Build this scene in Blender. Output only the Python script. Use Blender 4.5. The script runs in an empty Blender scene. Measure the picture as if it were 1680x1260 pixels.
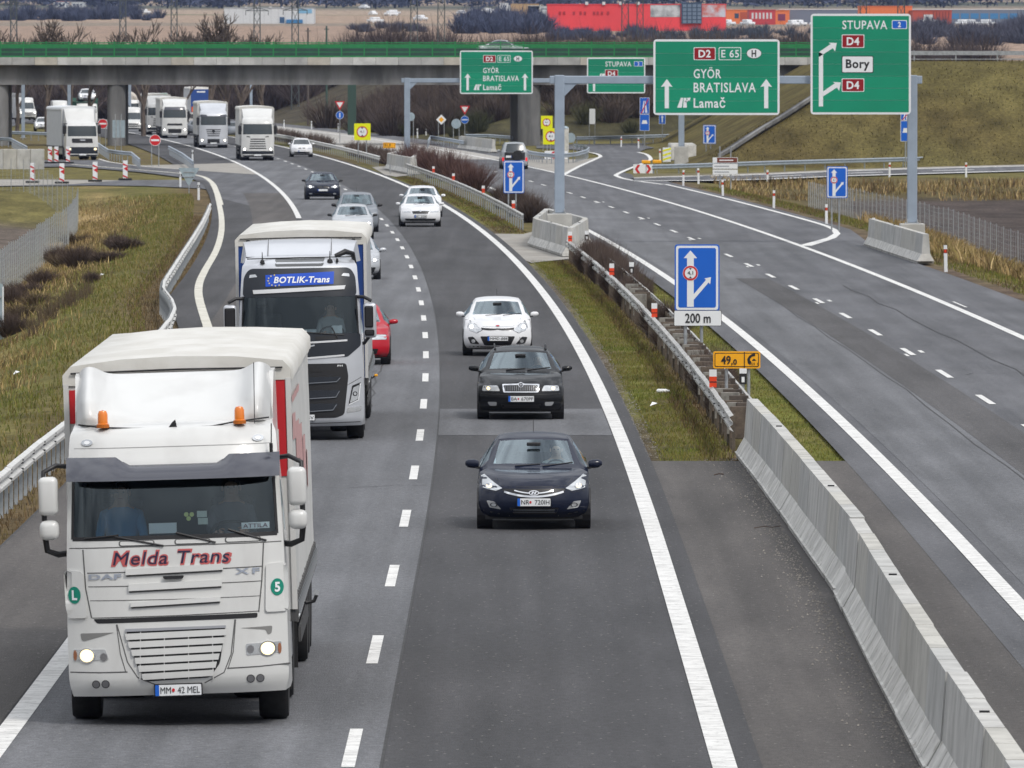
import bpy, bmesh, math, random
import numpy as np
from math import sin, cos, pi, radians as rad
from mathutils import Vector, Matrix, geometry
from mathutils.bvhtree import BVHTree

S = bpy.context.scene
COL = S.collection
RND = random.Random(11)
NPR = np.random.RandomState(5)

# ------------------------------------------------------------------ camera
F = 16400.0            # focal length in pixels of the 1680 px wide photograph
HC = 7.4               # eye height above the carriageway
PITCH = math.atan(530 / F)
cam_d = bpy.data.cameras.new('camera')
cam = bpy.data.objects.new('camera', cam_d)
COL.objects.link(cam)
cam.location = (0, 0, HC)
cam.rotation_euler = (pi / 2 - PITCH, 0, 0)
cam_d.sensor_width = 36
cam_d.lens = 36 * F / 1680
cam_d.clip_start = 1
cam_d.clip_end = 30000
cam_d.dof.use_dof = True
cam_d.dof.focus_distance = 150
cam_d.dof.aperture_fstop = 18
S.camera = cam

# ------------------------------------------------------------------ light
SUN_EL, SUN_AZ = rad(48), rad(35)      # azimuth measured from straight behind the camera towards the right
w = bpy.data.worlds.new('World')
S.world = w
w.use_nodes = True
nt = w.node_tree
nt.nodes.clear()
out = nt.nodes.new('ShaderNodeOutputWorld')
bg = nt.nodes.new('ShaderNodeBackground')
sky = nt.nodes.new('ShaderNodeTexSky')
sky.sky_type = 'NISHITA'
sky.sun_disc = False
sky.sun_elevation = SUN_EL
sky.sun_rotation = pi - SUN_AZ
sky.air_density = 1.0
sky.dust_density = 3.0
hsv = nt.nodes.new('ShaderNodeHueSaturation')
hsv.inputs['Saturation'].default_value = 0.45
tc = nt.nodes.new('ShaderNodeTexCoord')
mp = nt.nodes.new('ShaderNodeMapping')
mp.inputs['Scale'].default_value = (1.7, 1.7, 2.0)
cl = nt.nodes.new('ShaderNodeTexNoise')
cl.inputs['Scale'].default_value = 3.4
cl.inputs['Detail'].default_value = 7
cl.inputs['Roughness'].default_value = 0.55
rp_ = nt.nodes.new('ShaderNodeValToRGB')
rp_.color_ramp.elements[0].position = 0.40
rp_.color_ramp.elements[0].color = (0.0, 0.0, 0.0, 1)
rp_.color_ramp.elements[1].position = 0.60
rp_.color_ramp.elements[1].color = (1, 1, 1, 1)
mix = nt.nodes.new('ShaderNodeMixRGB')
mix.inputs['Color2'].default_value = (11.0, 11.3, 11.8, 1)      # bright overcast cloud
mfac = nt.nodes.new('ShaderNodeMath')
mfac.operation = 'MULTIPLY_ADD'
mfac.inputs[1].default_value = 0.80
mfac.inputs[2].default_value = 0.2
L = nt.links.new
L(tc.outputs['Generated'], mp.inputs['Vector'])
L(mp.outputs['Vector'], cl.inputs['Vector'])
L(cl.outputs['Fac'], rp_.inputs['Fac'])
L(rp_.outputs['Color'], mfac.inputs[0])
L(sky.outputs['Color'], hsv.inputs['Color'])
L(hsv.outputs['Color'], mix.inputs['Color1'])
L(mfac.outputs[0], mix.inputs['Fac'])
# an overcast sky is about three times darker at the horizon than overhead
sx = nt.nodes.new('ShaderNodeSeparateXYZ')
L(tc.outputs['Generated'], sx.inputs[0])
hr = nt.nodes.new('ShaderNodeMapRange')
hr.inputs[1].default_value = 0.0; hr.inputs[2].default_value = 0.75
hr.inputs[3].default_value = 0.27; hr.inputs[4].default_value = 1.0
L(sx.outputs[2], hr.inputs[0])
hm_ = nt.nodes.new('ShaderNodeMixRGB'); hm_.blend_type = 'MULTIPLY'; hm_.inputs['Fac'].default_value = 1
L(mix.outputs['Color'], hm_.inputs['Color1']); L(hr.outputs[0], hm_.inputs['Color2'])
L(hm_.outputs['Color'], bg.inputs['Color'])
bg.inputs['Strength'].default_value = 0.125
L(bg.outputs['Background'], out.inputs['Surface'])

sun_d = bpy.data.lights.new('sun', 'SUN')
sun_d.energy = 1.5
sun_d.angle = rad(12)
sun_d.color = (1.0, 0.95, 0.88)
sun = bpy.data.objects.new('sun', sun_d)
COL.objects.link(sun)
sdir = Vector((sin(SUN_AZ) * cos(SUN_EL), -cos(SUN_AZ) * cos(SUN_EL), sin(SUN_EL)))
sun.rotation_euler = (-sdir).to_track_quat('-Z', 'Y').to_euler()
sun.location = (0, 0, 60)

vs = S.view_settings
vs.view_transform = 'Standard'
vs.look = 'None'
vs.exposure = 0.14
vs.gamma = 1.0
vs.use_curve_mapping = False
S.cycles.max_bounces = 6
S.cycles.diffuse_bounces = 2
S.cycles.glossy_bounces = 3
S.cycles.transmission_bounces = 4
S.cycles.transparent_max_bounces = 10
S.cycles.volume_bounces = 0
S.cycles.use_denoising = True
S.cycles.sample_clamp_indirect = 6

# ------------------------------------------------------------------ places
def C(y):                                # the road's lane line: straight, then bending gently left
    return -1.72 - max(0.0, y - 150) ** 2 / 23000.0
def dC(y):
    return -max(0.0, y - 150) / 11500.0
def P(off, y, z=0.0):                    # a point `off` metres right of that line
    return Vector((C(y) + off, y, z))
_fw = Vector((0, cos(PITCH), -sin(PITCH)))
_up = Vector((0, sin(PITCH), cos(PITCH)))
def ray(px, py):
    return _fw + Vector(((px - 840) / F, 0, 0)) - _up * ((py - 630) / F)
def G(px, py, z=0.0):                    # surveyed ground point
    r = ray(px, py)
    return Vector((0, 0, HC)) + r * ((z - HC) / r.z)
def A(px, py, y):                        # surveyed point at a known distance
    r = ray(px, py)
    return Vector((0, 0, HC)) + r * (y / r.y)

# ------------------------------------------------------------------ object helpers
def finish(o, label=None, cat=None, group=None, kind=None):
    if label: o['label'] = label
    if cat: o['category'] = cat
    if group: o['group'] = group
    if kind: o['kind'] = kind
    return o
def thing(name, label, cat, loc=(0, 0, 0), rz=0.0, group=None):
    o = bpy.data.objects.new(name, None)
    o.empty_display_size = 0.3
    COL.objects.link(o)
    o.location = loc
    o.rotation_euler = (0, 0, rz)
    return finish(o, label, cat, group)
def link(name, me, parent=None, loc=None, rot=None, **kw):
    o = bpy.data.objects.new(name, me)
    COL.objects.link(o)
    if parent is not None: o.parent = parent
    if loc is not None: o.location = loc
    if rot is not None: o.rotation_euler = rot
    return finish(o, **kw)
def kids(o):
    return [c for c in bpy.data.objects if c.parent == o]
def dup(o, label=None, parent=None, loc=None, rz=None, cm=None):
    """a copy of a thing with copies of its parts and sub-parts"""
    if cm is None:
        cm = {}
        for c in bpy.data.objects:
            if c.parent is not None: cm.setdefault(c.parent.name, []).append(c)
    n = o.copy()
    COL.objects.link(n)
    if parent is not None: n.parent = parent
    if label: n['label'] = label
    if loc is not None: n.location = loc
    if rz is not None: n.rotation_euler = (0, 0, rz)
    for c in cm.get(o.name, []): dup(c, None, n, cm=cm)
    return n

class MB:
    """collects shapes and links them as ONE mesh object"""
    def __init__(s): s.v, s.f = [], []
    def add(s, vs, fs, M=None):
        b = len(s.v)
        s.v += [tuple(M @ Vector(p)) if M is not None else tuple(p) for p in vs]
        s.f += [tuple(i + b for i in f) for f in fs]
        return s
    def box(s, x0, x1, y0, y1, z0, z1, M=None):
        return s.add([(x0, y0, z0), (x1, y0, z0), (x1, y1, z0), (x0, y1, z0), (x0, y0, z1), (x1, y0, z1), (x1, y1, z1), (x0, y1, z1)],
                     [(0, 3, 2, 1), (4, 5, 6, 7), (0, 1, 5, 4), (1, 2, 6, 5), (2, 3, 7, 6), (3, 0, 4, 7)], M)
    def rbox(s, x0, x1, y0, y1, z0, z1, b=0.02, seg=2, M=None):
        bm = bmesh.new()
        bmesh.ops.create_cube(bm, size=1)
        for v in bm.verts:
            v.co = Vector((x0 + (v.co.x + .5) * (x1 - x0), y0 + (v.co.y + .5) * (y1 - y0), z0 + (v.co.z + .5) * (z1 - z0)))
        bmesh.ops.bevel(bm, geom=list(bm.edges), offset=b, segments=seg, affect='EDGES', profile=0.5)
        bm.verts.index_update()
        s.add([v.co.copy() for v in bm.verts], [[v.index for v in f.verts] for f in bm.faces], M)
        bm.free()
        return s
    def cyl(s, p0, p1, r0, r1=None, n=12, cap=True):
        return s.tube([p0, p1], [r0, r0 if r1 is None else r1], n, cap)
    def tube(s, pts, r, n=8, cap=True):
        pts = [Vector(p) for p in pts]
        rs = r if isinstance(r, (list, tuple)) else [r] * len(pts)
        vs, fs, nrm = [], [], None
        for i, p in enumerate(pts):
            t = (pts[min(i + 1, len(pts) - 1)] - pts[max(i - 1, 0)])
            t = t.normalized() if t.length > 1e-9 else Vector((0, 0, 1))
            if nrm is None:
                nrm = t.cross(Vector((0, 0, 1)) if abs(t.z) < .9 else Vector((1, 0, 0))).normalized()
            else:
                nrm = (nrm - t * nrm.dot(t)).normalized()
            bn = t.cross(nrm)
            vs += [p + (nrm * cos(2 * pi * k / n) + bn * sin(2 * pi * k / n)) * rs[i] for k in range(n)]
        for i in range(len(pts) - 1):
            for k in range(n):
                fs.append((i * n + k, i * n + (k + 1) % n, (i + 1) * n + (k + 1) % n, (i + 1) * n + k))
        if cap:
            fs.append(tuple(range(n))[::-1])
            fs.append(tuple((len(pts) - 1) * n + k for k in range(n)))
        return s.add(vs, fs)
    def prism(s, poly, ext):
        n = len(poly)
        a = [Vector(p) for p in poly]
        e = Vector(ext)
        nn = Vector((0, 0, 0))
        for i in range(n): nn += (a[i] - a[0]).cross(a[(i + 1) % n] - a[0])
        if nn.dot(e) > 0: a = a[::-1]
        return s.add(a + [p + e for p in a], [tuple(range(n)), tuple(range(2 * n - 1, n - 1, -1))] +
                     [(i, i + n, (i + 1) % n + n, (i + 1) % n) for i in range(n)])
    def grid(s, rows, closed=False):
        m = len(rows[0])
        fs = []
        for i in range(len(rows) - 1):
            for k in range(m if closed else m - 1):
                fs.append((i * m + k, i * m + (k + 1) % m, (i + 1) * m + (k + 1) % m, (i + 1) * m + k))
        return s.add([p for r in rows for p in r], fs)
    def sweep(s, path, prof, closed=False, cap=True):
        """profile points (n, z): n to the right of the path, z up"""
        path = [Vector(p) for p in path]
        rows = []
        for i, p in enumerate(path):
            a = path[max(i - 1, 0)]
            b = path[min(i + 1, len(path) - 1)]
            t = Vector((b.x - a.x, b.y - a.y, 0)).normalized()
            nr = Vector((t.y, -t.x, 0))
            rows.append([p + nr * q[0] + Vector((0, 0, q[1])) for q in prof])
        b0 = len(s.v)
        s.grid(rows, closed)
        if cap and closed:
            m = len(prof)
            s.f.append(tuple(b0 + k for k in range(m)))
            s.f.append(tuple(b0 + (len(path) - 1) * m + k for k in range(m))[::-1])
        return s
    def lathe(s, prof, n=24, axis='z', M=None):
        rows = []
        for r, h in prof:
            ring = []
            for k in range(n):
                a = 2 * pi * k / n
                ring.append({'z': (r * cos(a), r * sin(a), h), 'x': (h, r * cos(a), r * sin(a)), 'y': (r * cos(a), h, r * sin(a))}[axis])
            rows.append(ring)
        m = n
        fs = []
        for i in range(len(rows) - 1):
            for k in range(m):
                fs.append((i * m + k, i * m + (k + 1) % m, (i + 1) * m + (k + 1) % m, (i + 1) * m + k))
        fs.append(tuple(range(m)))
        fs.append(tuple((len(rows) - 1) * m + k for k in range(m))[::-1])
        return s.add([p for r in rows for p in r], fs, M)
    def mesh(s, name, mt, smooth=False, M=None, fix=True):
        me = bpy.data.meshes.new(name)
        me.from_pydata(s.v, [], s.f)
        if M is not None: me.transform(M)
        if fix:
            bm = bmesh.new()
            bm.from_mesh(me)
            bmesh.ops.recalc_face_normals(bm, faces=bm.faces)
            bm.to_mesh(me)
            bm.free()
        for m_ in (mt if isinstance(mt, (list, tuple)) else [mt]): me.materials.append(m_)
        if smooth:
            me.polygons.foreach_set('use_smooth', [True] * len(me.polygons))
            me.set_sharp_from_angle(angle=rad(38 if smooth is True else smooth))
        me.update()
        return me
    def build(s, name, mt, parent=None, smooth=False, M=None, fix=True, **kw):
        return link(name, s.mesh(name, mt, smooth, M, fix), parent, **kw)

# ------------------------------------------------------------------ materials
MATS = {}
def mat(name, col=(.5, .5, .5), rough=.6, metal=0.0, var=0.0, vs_=3.0, col2=None, bump=0.0, bs=30.0, coat=0.0, emit=0.0,
        alpha=1.0, spec=0.5, stretch=None, detail=5, speck=None, ecol=None, lo=.38, hi=.62, rnd=False):
    if name in MATS: return MATS[name]
    m = bpy.data.materials.new(name)
    m.use_nodes = True
    t = m.node_tree
    b = t.nodes['Principled BSDF']
    b.inputs['Base Color'].default_value = (*col, 1)
    b.inputs['Roughness'].default_value = rough
    b.inputs['Metallic'].default_value = metal
    b.inputs['Specular IOR Level'].default_value = spec
    if coat:
        b.inputs['Coat Weight'].default_value = coat
        b.inputs['Coat Roughness'].default_value = 0.04
    if emit:
        b.inputs['Emission Color'].default_value = (*(ecol or col), 1)
        b.inputs['Emission Strength'].default_value = emit
    if alpha < 1: b.inputs['Alpha'].default_value = alpha
    tcn = None
    def coords():
        nonlocal tcn
        if tcn is None:
            t0 = t.nodes.new('ShaderNodeTexCoord')
            mpn = t.nodes.new('ShaderNodeMapping')
            if stretch: mpn.inputs['Scale'].default_value = stretch
            t.links.new(t0.outputs['Object'], mpn.inputs['Vector'])
            tcn = mpn.outputs['Vector']
            if rnd:                                   # every copy gets its own piece of the grain
                oi = t.nodes.new('ShaderNodeObjectInfo')
                vm = t.nodes.new('ShaderNodeVectorMath')
                vm.operation = 'MULTIPLY_ADD'
                vm.inputs[1].default_value = (37, 53, 71)
                t.links.new(oi.outputs['Random'], vm.inputs[0])
                t.links.new(tcn, vm.inputs[2])
                tcn = vm.outputs['Vector']
        return tcn
    last = None
    if var or col2:
        n = t.nodes.new('ShaderNodeTexNoise')
        n.inputs['Scale'].default_value = vs_
        n.inputs['Detail'].default_value = detail
        n.inputs['Roughness'].default_value = .6
        t.links.new(coords(), n.inputs['Vector'])
        r = t.nodes.new('ShaderNodeValToRGB')
        c2 = col2 or tuple(min(1, c * (1 + var)) for c in col)
        c1 = col if col2 else tuple(c * (1 - var) for c in col)
        r.color_ramp.elements[0].color = (*c1, 1)
        r.color_ramp.elements[1].color = (*c2, 1)
        r.color_ramp.elements[0].position = lo
        r.color_ramp.elements[1].position = hi
        t.links.new(n.outputs['Fac'], r.inputs['Fac'])
        last = r.outputs['Color']
    if speck:                                     # (scale, threshold, colour)
        n = t.nodes.new('ShaderNodeTexNoise')
        n.inputs['Scale'].default_value = speck[0]
        n.inputs['Detail'].default_value = 3
        t.links.new(coords(), n.inputs['Vector'])
        r = t.nodes.new('ShaderNodeValToRGB')
        r.color_ramp.elements[0].position = speck[1]
        r.color_ramp.elements[1].position = speck[1] + .06
        t.links.new(n.outputs['Fac'], r.inputs['Fac'])
        x = t.nodes.new('ShaderNodeMixRGB')
        x.inputs['Color2'].default_value = (*speck[2], 1)
        if last: t.links.new(last, x.inputs['Color1'])
        else: x.inputs['Color1'].default_value = (*col, 1)
        t.links.new(r.outputs['Color'], x.inputs['Fac'])
        last = x.outputs['Color']
    if last: t.links.new(last, b.inputs['Base Color'])
    if bump:
        n = t.nodes.new('ShaderNodeTexNoise')
        n.inputs['Scale'].default_value = bs
        n.inputs['Detail'].default_value = 4
        t.links.new(coords(), n.inputs['Vector'])
        bn = t.nodes.new('ShaderNodeBump')
        bn.inputs['Strength'].default_value = bump
        bn.inputs['Distance'].default_value = .02
        t.links.new(n.outputs['Fac'], bn.inputs['Height'])
        t.links.new(bn.outputs['Normal'], b.inputs['Normal'])
    MATS[name] = m
    return m
def glass_mat(name, tint=(.55, .66, .68), refl=1.0):
    if name in MATS: return MATS[name]
    m = bpy.data.materials.new(name)
    m.use_nodes = True
    t = m.node_tree
    t.nodes.clear()
    o = t.nodes.new('ShaderNodeOutputMaterial')
    tr = t.nodes.new('ShaderNodeBsdfTransparent')
    tr.inputs['Color'].default_value = (*tint, 1)
    gl = t.nodes.new('ShaderNodeBsdfGlossy')
    gl.inputs['Roughness'].default_value = .02
    gl.inputs['Color'].default_value = (.80, .93, 1, 1)
    fr = t.nodes.new('ShaderNodeFresnel')
    fr.inputs['IOR'].default_value = 1.62
    mu = t.nodes.new('ShaderNodeMath')
    mu.operation = 'MULTIPLY'
    mu.inputs[1].default_value = refl
    mx = t.nodes.new('ShaderNodeMixShader')
    t.links.new(fr.outputs[0], mu.inputs[0])
    t.links.new(mu.outputs[0], mx.inputs['Fac'])
    t.links.new(tr.outputs[0], mx.inputs[1])
    t.links.new(gl.outputs[0], mx.inputs[2])
    t.links.new(mx.outputs[0], o.inputs['Surface'])
    MATS[name] = m
    return m

WHITE = mat('white_paint', (.78, .78, .76), .45)
BLACK = mat('black_plastic', (.012, .012, .014), .45)
RUBBER = mat('rubber', (.016, .016, .017), .8, var=.3, vs_=8)
STEEL = mat('galvanised_steel', (.46, .48, .50), .42, .75, var=.15, vs_=4)
GREY_STEEL = mat('grey_painted_steel', (.30, .36, .44), .45, .1, var=.06, vs_=1.5)
CONC = mat('concrete', (.46, .455, .43), .85, var=.16, vs_=1.2, bump=.25, bs=25, detail=8, speck=(14, .66, (.30, .28, .25)))
CONC2 = mat('bridge_concrete', (.165, .165, .165), .85, var=.38, vs_=.5, bump=.2, bs=6, stretch=(1, 1, .22), detail=9)
DARK = mat('dark_interior', (.018, .02, .022), .7)
CHROME = mat('chrome', (.72, .73, .75), .12, 1.0)
LAMP = mat('lamp_glass', (.62, .64, .66), .12, .6)
LIT = mat('lit_headlamp', (1, .96, .86), .3, emit=3.5)
LITY = mat('lit_warm_headlamp', (1, .78, .42), .3, emit=1.5)
RED = mat('sign_red', (.55, .012, .018), .4)
DKRED = mat('badge_red', (.27, .004, .010), .4)
GREEN = mat('sign_green', (.0, .245, .135), .42, var=.05, vs_=.5)
BLUE = mat('sign_blue', (.006, .115, .56), .4, var=.04, vs_=.8)
SWHITE = mat('sign_white', (.76, .78, .80), .45)
SBLACK = mat('sign_black', (.01, .01, .012), .5)
YEL = mat('sign_fluorescent_yellow', (.78, .80, .0), .45)
AMBER = mat('sign_amber', (.88, .40, .005), .45)
SBACK = mat('sign_back_grey', (.34, .42, .47), .5, .3, var=.1)
ORANGE = mat('orange_reflector', (.75, .06, .015), .35)

# ------------------------------------------------------------------ flat shapes
def fillet(pts, r, n=5):
    out_ = []
    m = len(pts)
    for i in range(m):
        p0, p, p1 = Vector(pts[i - 1]), Vector(pts[i]), Vector(pts[(i + 1) % m])
        a, b = (p0 - p), (p1 - p)
        k = min(r, a.length * .49, b.length * .49)
        A_, B_ = p + a.normalized() * k, p + b.normalized() * k
        for j in range(n + 1):
            t = j / n
            out_.append(tuple(A_ * (1 - t) ** 2 + p * 2 * t * (1 - t) + B_ * t * t))
    return out_
def rect(x0, x1, z0, z1, r=0.0):
    p = [(x0, z0), (x1, z0), (x1, z1), (x0, z1)]
    return fillet(p, r) if r else p
def disc(cx, cz, rx, rz=None, n=28):
    rz = rx if rz is None else rz
    return [(cx + rx * cos(2 * pi * k / n), cz + rz * sin(2 * pi * k / n)) for k in range(n)]
def mx(poly): return [(-x, z) for x, z in poly][::-1]
def plate(mb, poly, y, th=.004):
    """flat sheet facing -y"""
    return mb.prism([(x, y, z) for x, z in poly], (0, th, 0))
_TXT = {}
def text_geo(s, bold=.0, spacing=1.0):
    k = (s, bold, spacing)
    if k not in _TXT:
        cu = bpy.data.curves.new('t', 'FONT')
        cu.body = s
        cu.offset = bold
        cu.space_character = spacing
        cu.resolution_u = 3
        cu.fill_mode = 'FRONT'
        o = bpy.data.objects.new('t', cu)
        COL.objects.link(o)
        bpy.context.view_layer.update()
        me = bpy.data.meshes.new_from_object(o.evaluated_get(bpy.context.evaluated_depsgraph_get()))
        _TXT[k] = ([tuple(v.co) for v in me.vertices], [tuple(p.vertices) for p in me.polygons])
        bpy.data.objects.remove(o)
        bpy.data.meshes.remove(me)
        bpy.data.curves.remove(cu)
    return _TXT[k]
def text(mb, s, x0, x1, z0, z1, y, bold=.02, spacing=1.05, shear=0.0, ref=None):
    """letters fitted to a box in the x-z plane, facing -y"""
    v, f = text_geo(s, bold, spacing)
    rv = text_geo(ref, bold, spacing)[0] if ref else v
    a0, a1 = min(p[0] for p in v), max(p[0] for p in v)
    b0, b1 = min(p[1] for p in rv), max(p[1] for p in rv)
    q = []
    for p in v:
        zz = z0 + (p[1] - b0) / (b1 - b0) * (z1 - z0)
        q.append((x0 + (p[0] - a0) / (a1 - a0) * (x1 - x0) + shear * (zz - z0), y, zz))
    return mb.add(q, f)
# ------------------------------------------------------------------ terrain
def sstep(a, b, x):
    t = np.clip((x - a) / (b - a), 0, 1)
    return t * t * (3 - 2 * t)
def Cn(y): return -1.72 - np.maximum(0, y - 150) ** 2 / 23000.0
EL = ([40, 178, 270, 312, 600, 640], [-6.1, -6.1, -6.6, -7.9, -8.0, -8.6])       # left pavement edge
ER = ([40, 392, 440, 590, 610], [18.45, 18.6, 20.25, 20.4, 20.6])                 # right pavement edge
FARZ = ([1300, 1450, 1600, 2200, 3000, 4500, 7000, 9500], [0, 7, 10.6, 15.2, 22, 36, 67, 118])
def wob(x, y, s, seed):
    r = np.random.RandomState(seed)
    z = 0
    for k in range(5):
        a, ph, fq = r.rand() * 6.28, r.rand() * 6.28, s * (.6 + 1.6 * r.rand())
        z = z + np.sin((x * np.cos(a) + y * np.sin(a)) * fq + ph)
    return z / 5
def height(x, y):
    x = np.asarray(x, float); y = np.asarray(y, float)
    o = x - Cn(y)
    base = np.full(x.shape, -.07)
    el = np.interp(y, *EL); er = np.interp(y, *ER)
    nearl = 1 - sstep(530, 572, y)
    dl = (el - 1.6) - o
    base = base - nearl * (1.55 * sstep(0, 6.5, dl) - .55 * sstep(8, 13, dl)) + nearl * .12 * sstep(.5, 4, dl) * wob(x, y, .9, 3)
    nearr = 1 - sstep(575, 640, y)
    dr = o - (er + 1.2)
    base = base - nearr * 1.25 * sstep(0, 5.5, dr) + nearr * .08 * sstep(.5, 4, dr) * wob(x, y, .8, 4)
    # motorway embankment on the right, and the flyover's approach on it
    t = np.clip(np.minimum((x - 13.0) / 13.0, (y - 692) / 27.0), 0, 1)
    t = np.minimum(t, np.clip((925 - y) / 30, 0, 1))
    base = base + 7.45 * t + .15 * (t > 0) * (t < 1) * wob(x, y, .5, 8)
    # approach on the far left
    t2 = np.clip(np.minimum((-66 - x) / 14.0, (y - 850) / 20.0), 0, 1)
    t2 = np.minimum(t2, np.clip((925 - y) / 30, 0, 1))
    base = base + 7.45 * t2
    # scrubby bank behind the flyover on the right of the motorway
    t3 = np.minimum(sstep(21, 42, o), sstep(935, 990, y)) * (1 - sstep(1300, 1400, y))
    base = base + t3 * (5.4 + 1.2 * wob(x, y, .05, 9))
    # mound between slip road and motorway on the left
    t4 = np.exp(-((x + 42) / 4.0) ** 2 - ((y - 890) / 40.0) ** 2) * 0
    base = base + t4
    z = base + np.interp(y, *FARZ) + sstep(1500, 3000, y) * 1.2 * wob(x, y, .008, 6)
    return z
def Hz(x, y): return float(height(np.array([x]), np.array([y]))[0])

def ground_sheet():
    ys = np.concatenate([np.arange(40, 700, 2.5), np.arange(700, 1000, 4), np.arange(1000, 1500, 10), np.arange(1500, 3000, 40), np.arange(3000, 9600, 150)])
    ss = np.linspace(-1, 1, 201)
    ss = np.sign(ss) * np.abs(ss) ** 1.25
    Y, SS = np.meshgrid(ys, ss, indexing='ij')
    X = SS * (45 + .22 * Y + .00004 * Y * Y)
    X = X + np.clip(Cn(Y), -40, 0)
    Z = height(X, Y)
    ny, nx = X.shape
    co = np.stack([X, Y, Z], -1).reshape(-1, 3)
    me = bpy.data.meshes.new('ground')
    idx = np.arange(ny * nx).reshape(ny, nx)
    q = np.stack([idx[:-1, :-1], idx[:-1, 1:], idx[1:, 1:], idx[1:, :-1]], -1).reshape(-1, 4)
    me.vertices.add(len(co)); me.vertices.foreach_set('co', co.ravel())
    me.loops.add(q.size); me.loops.foreach_set('vertex_index', q.ravel())
    me.polygons.add(len(q)); me.polygons.foreach_set('loop_start', np.arange(len(q)) * 4)
    me.update(calc_edges=True)
    me.polygons.foreach_set('use_smooth', np.ones(len(q), bool))
    # what grows where
    O = X - Cn(Y)
    lawn = np.array([.135, .142, .030]); olive = np.array([.135, .118, .042]); dry = np.array([.31, .225, .105])
    soil = np.array([.085, .062, .045]); plough = np.array([.125, .102, .084]); brown = np.array([.12, .088, .046])
    col = np.zeros(X.shape + (3,)) + olive
    def put(mask, c):
        m = np.clip(mask, 0, 1)[..., None]
        col[:] = col * (1 - m) + np.array(c) * m
    n1, n2 = wob(X, Y, .25, 21), wob(X, Y, .09, 22)
    med = ((O > 4.0) & (O < 8.4) & (Y < 1000)).astype(float)
    put(med * (.75 + n1), lawn)
    put(med * sstep(4.6, 5.6, O) * (1 - sstep(6.9, 7.1, O)) * (.75 + .5 * n1), brown)
    put(med * (1 - sstep(4.3, 4.75, O)), soil * 1.1)
    el = np.interp(Y, *EL); er = np.interp(Y, *ER)
    dl = (el - 1.6) - O; dr = O - er
    nl = ((Y < 620) & (O < 0)).astype(float)
    put(nl * (1 - sstep(-.6, .5, dl)), brown)
    put(nl * sstep(.5, 1.5, dl) * (1 - sstep(3.5, 5.5, dl)) * (.8 + n1), (.115, .115, .032))
    put(nl * sstep(2.6, 4.4, dl) * (O > -15.3) * (.6 + 1.0 * n1 + .5 * n2), dry * 1.0)
    put(nl * (1 - sstep(-16.6, -15.4, O + .5 * n1)) * (1 - sstep(528, 545, Y)), plough)
    nr = ((Y < 640) & (O > 10)).astype(float)
    put(nr * (1 - sstep(.6, 1.6, dr)), soil * 1.35)
    put(nr * sstep(1.2, 2.0, dr) * (.45 + 1.3 * n1), dry * .8)
    put(nr * sstep(3, 6, dr) * sstep(470, 500, Y), (.115, .092, .040))
    put(nr * sstep(5.6, 6.4, dr) * sstep(18, 21, X + .01 * (Y - 500)) * (1 - sstep(594, 606, Y + 3 * n1)), (.070, .056, .050))
    emb = ((X > 12) & (Y > 690) & (Y < 930)).astype(float)
    put(emb * (.7 + .5 * n1), (.088, .068, .025))
    put(((Y > 930) & (Y < 1350) & (O > 18)) * (.8 + .3 * n2), (.055, .05, .026))
    put(((Y > 1180) & (Y < 1420)) * 1.0, (.07, .06, .042))
    put(((Y > 700) & (Y < 1000) & (O < -8)) * (.5 + .4 * n1), (.12, .09, .05))
    # far fields, in strips
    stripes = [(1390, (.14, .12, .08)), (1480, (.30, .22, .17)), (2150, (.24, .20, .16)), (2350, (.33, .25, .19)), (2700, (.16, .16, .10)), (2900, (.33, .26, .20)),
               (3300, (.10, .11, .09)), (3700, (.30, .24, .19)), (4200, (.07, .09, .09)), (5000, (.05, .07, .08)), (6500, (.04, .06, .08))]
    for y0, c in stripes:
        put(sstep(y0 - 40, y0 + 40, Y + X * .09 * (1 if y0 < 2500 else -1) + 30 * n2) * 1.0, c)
    at = me.color_attributes.new('ground_cover', 'FLOAT_COLOR', 'POINT')
    at.data.foreach_set('color', np.concatenate([col, np.ones(X.shape + (1,))], -1).reshape(-1).astype('f4'))
    m = bpy.data.materials.new('ground_cover')
    m.use_nodes = True
    t = m.node_tree
    b = t.nodes['Principled BSDF']
    b.inputs['Roughness'].default_value = .95
    b.inputs['Specular IOR Level'].default_value = .1
    a = t.nodes.new('ShaderNodeVertexColor'); a.layer_name = 'ground_cover'
    tcx = t.nodes.new('ShaderNodeTexCoord')
    prev = a.outputs['Color']
    for sc, lo, hi, st in ((.5, .62, 1.38, (1, .45, 1)), (5, .70, 1.3, (1, .5, 1)), (22, .65, 1.35, (1, 1, 1))):
        mpx = t.nodes.new('ShaderNodeMapping'); mpx.inputs['Scale'].default_value = st
        n = t.nodes.new('ShaderNodeTexNoise'); n.inputs['Scale'].default_value = sc; n.inputs['Detail'].default_value = 4
        r = t.nodes.new('ShaderNodeMapRange'); r.inputs[1].default_value = .3; r.inputs[2].default_value = .7
        r.inputs[3].default_value = lo; r.inputs[4].default_value = hi
        x = t.nodes.new('ShaderNodeMixRGB'); x.blend_type = 'MULTIPLY'; x.inputs['Fac'].default_value = 1
        t.links.new(tcx.outputs['Object'], mpx.inputs['Vector']); t.links.new(mpx.outputs['Vector'], n.inputs['Vector'])
        t.links.new(n.outputs['Fac'], r.inputs[0]); t.links.new(prev, x.inputs['Color1']); t.links.new(r.outputs[0], x.inputs['Color2'])
        prev = x.outputs['Color']
    t.links.new(prev, b.inputs['Base Color'])
    n = t.nodes.new('ShaderNodeTexNoise'); n.inputs['Scale'].default_value = 6; n.inputs['Detail'].default_value = 6
    t.links.new(tcx.outputs['Object'], n.inputs['Vector'])
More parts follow.
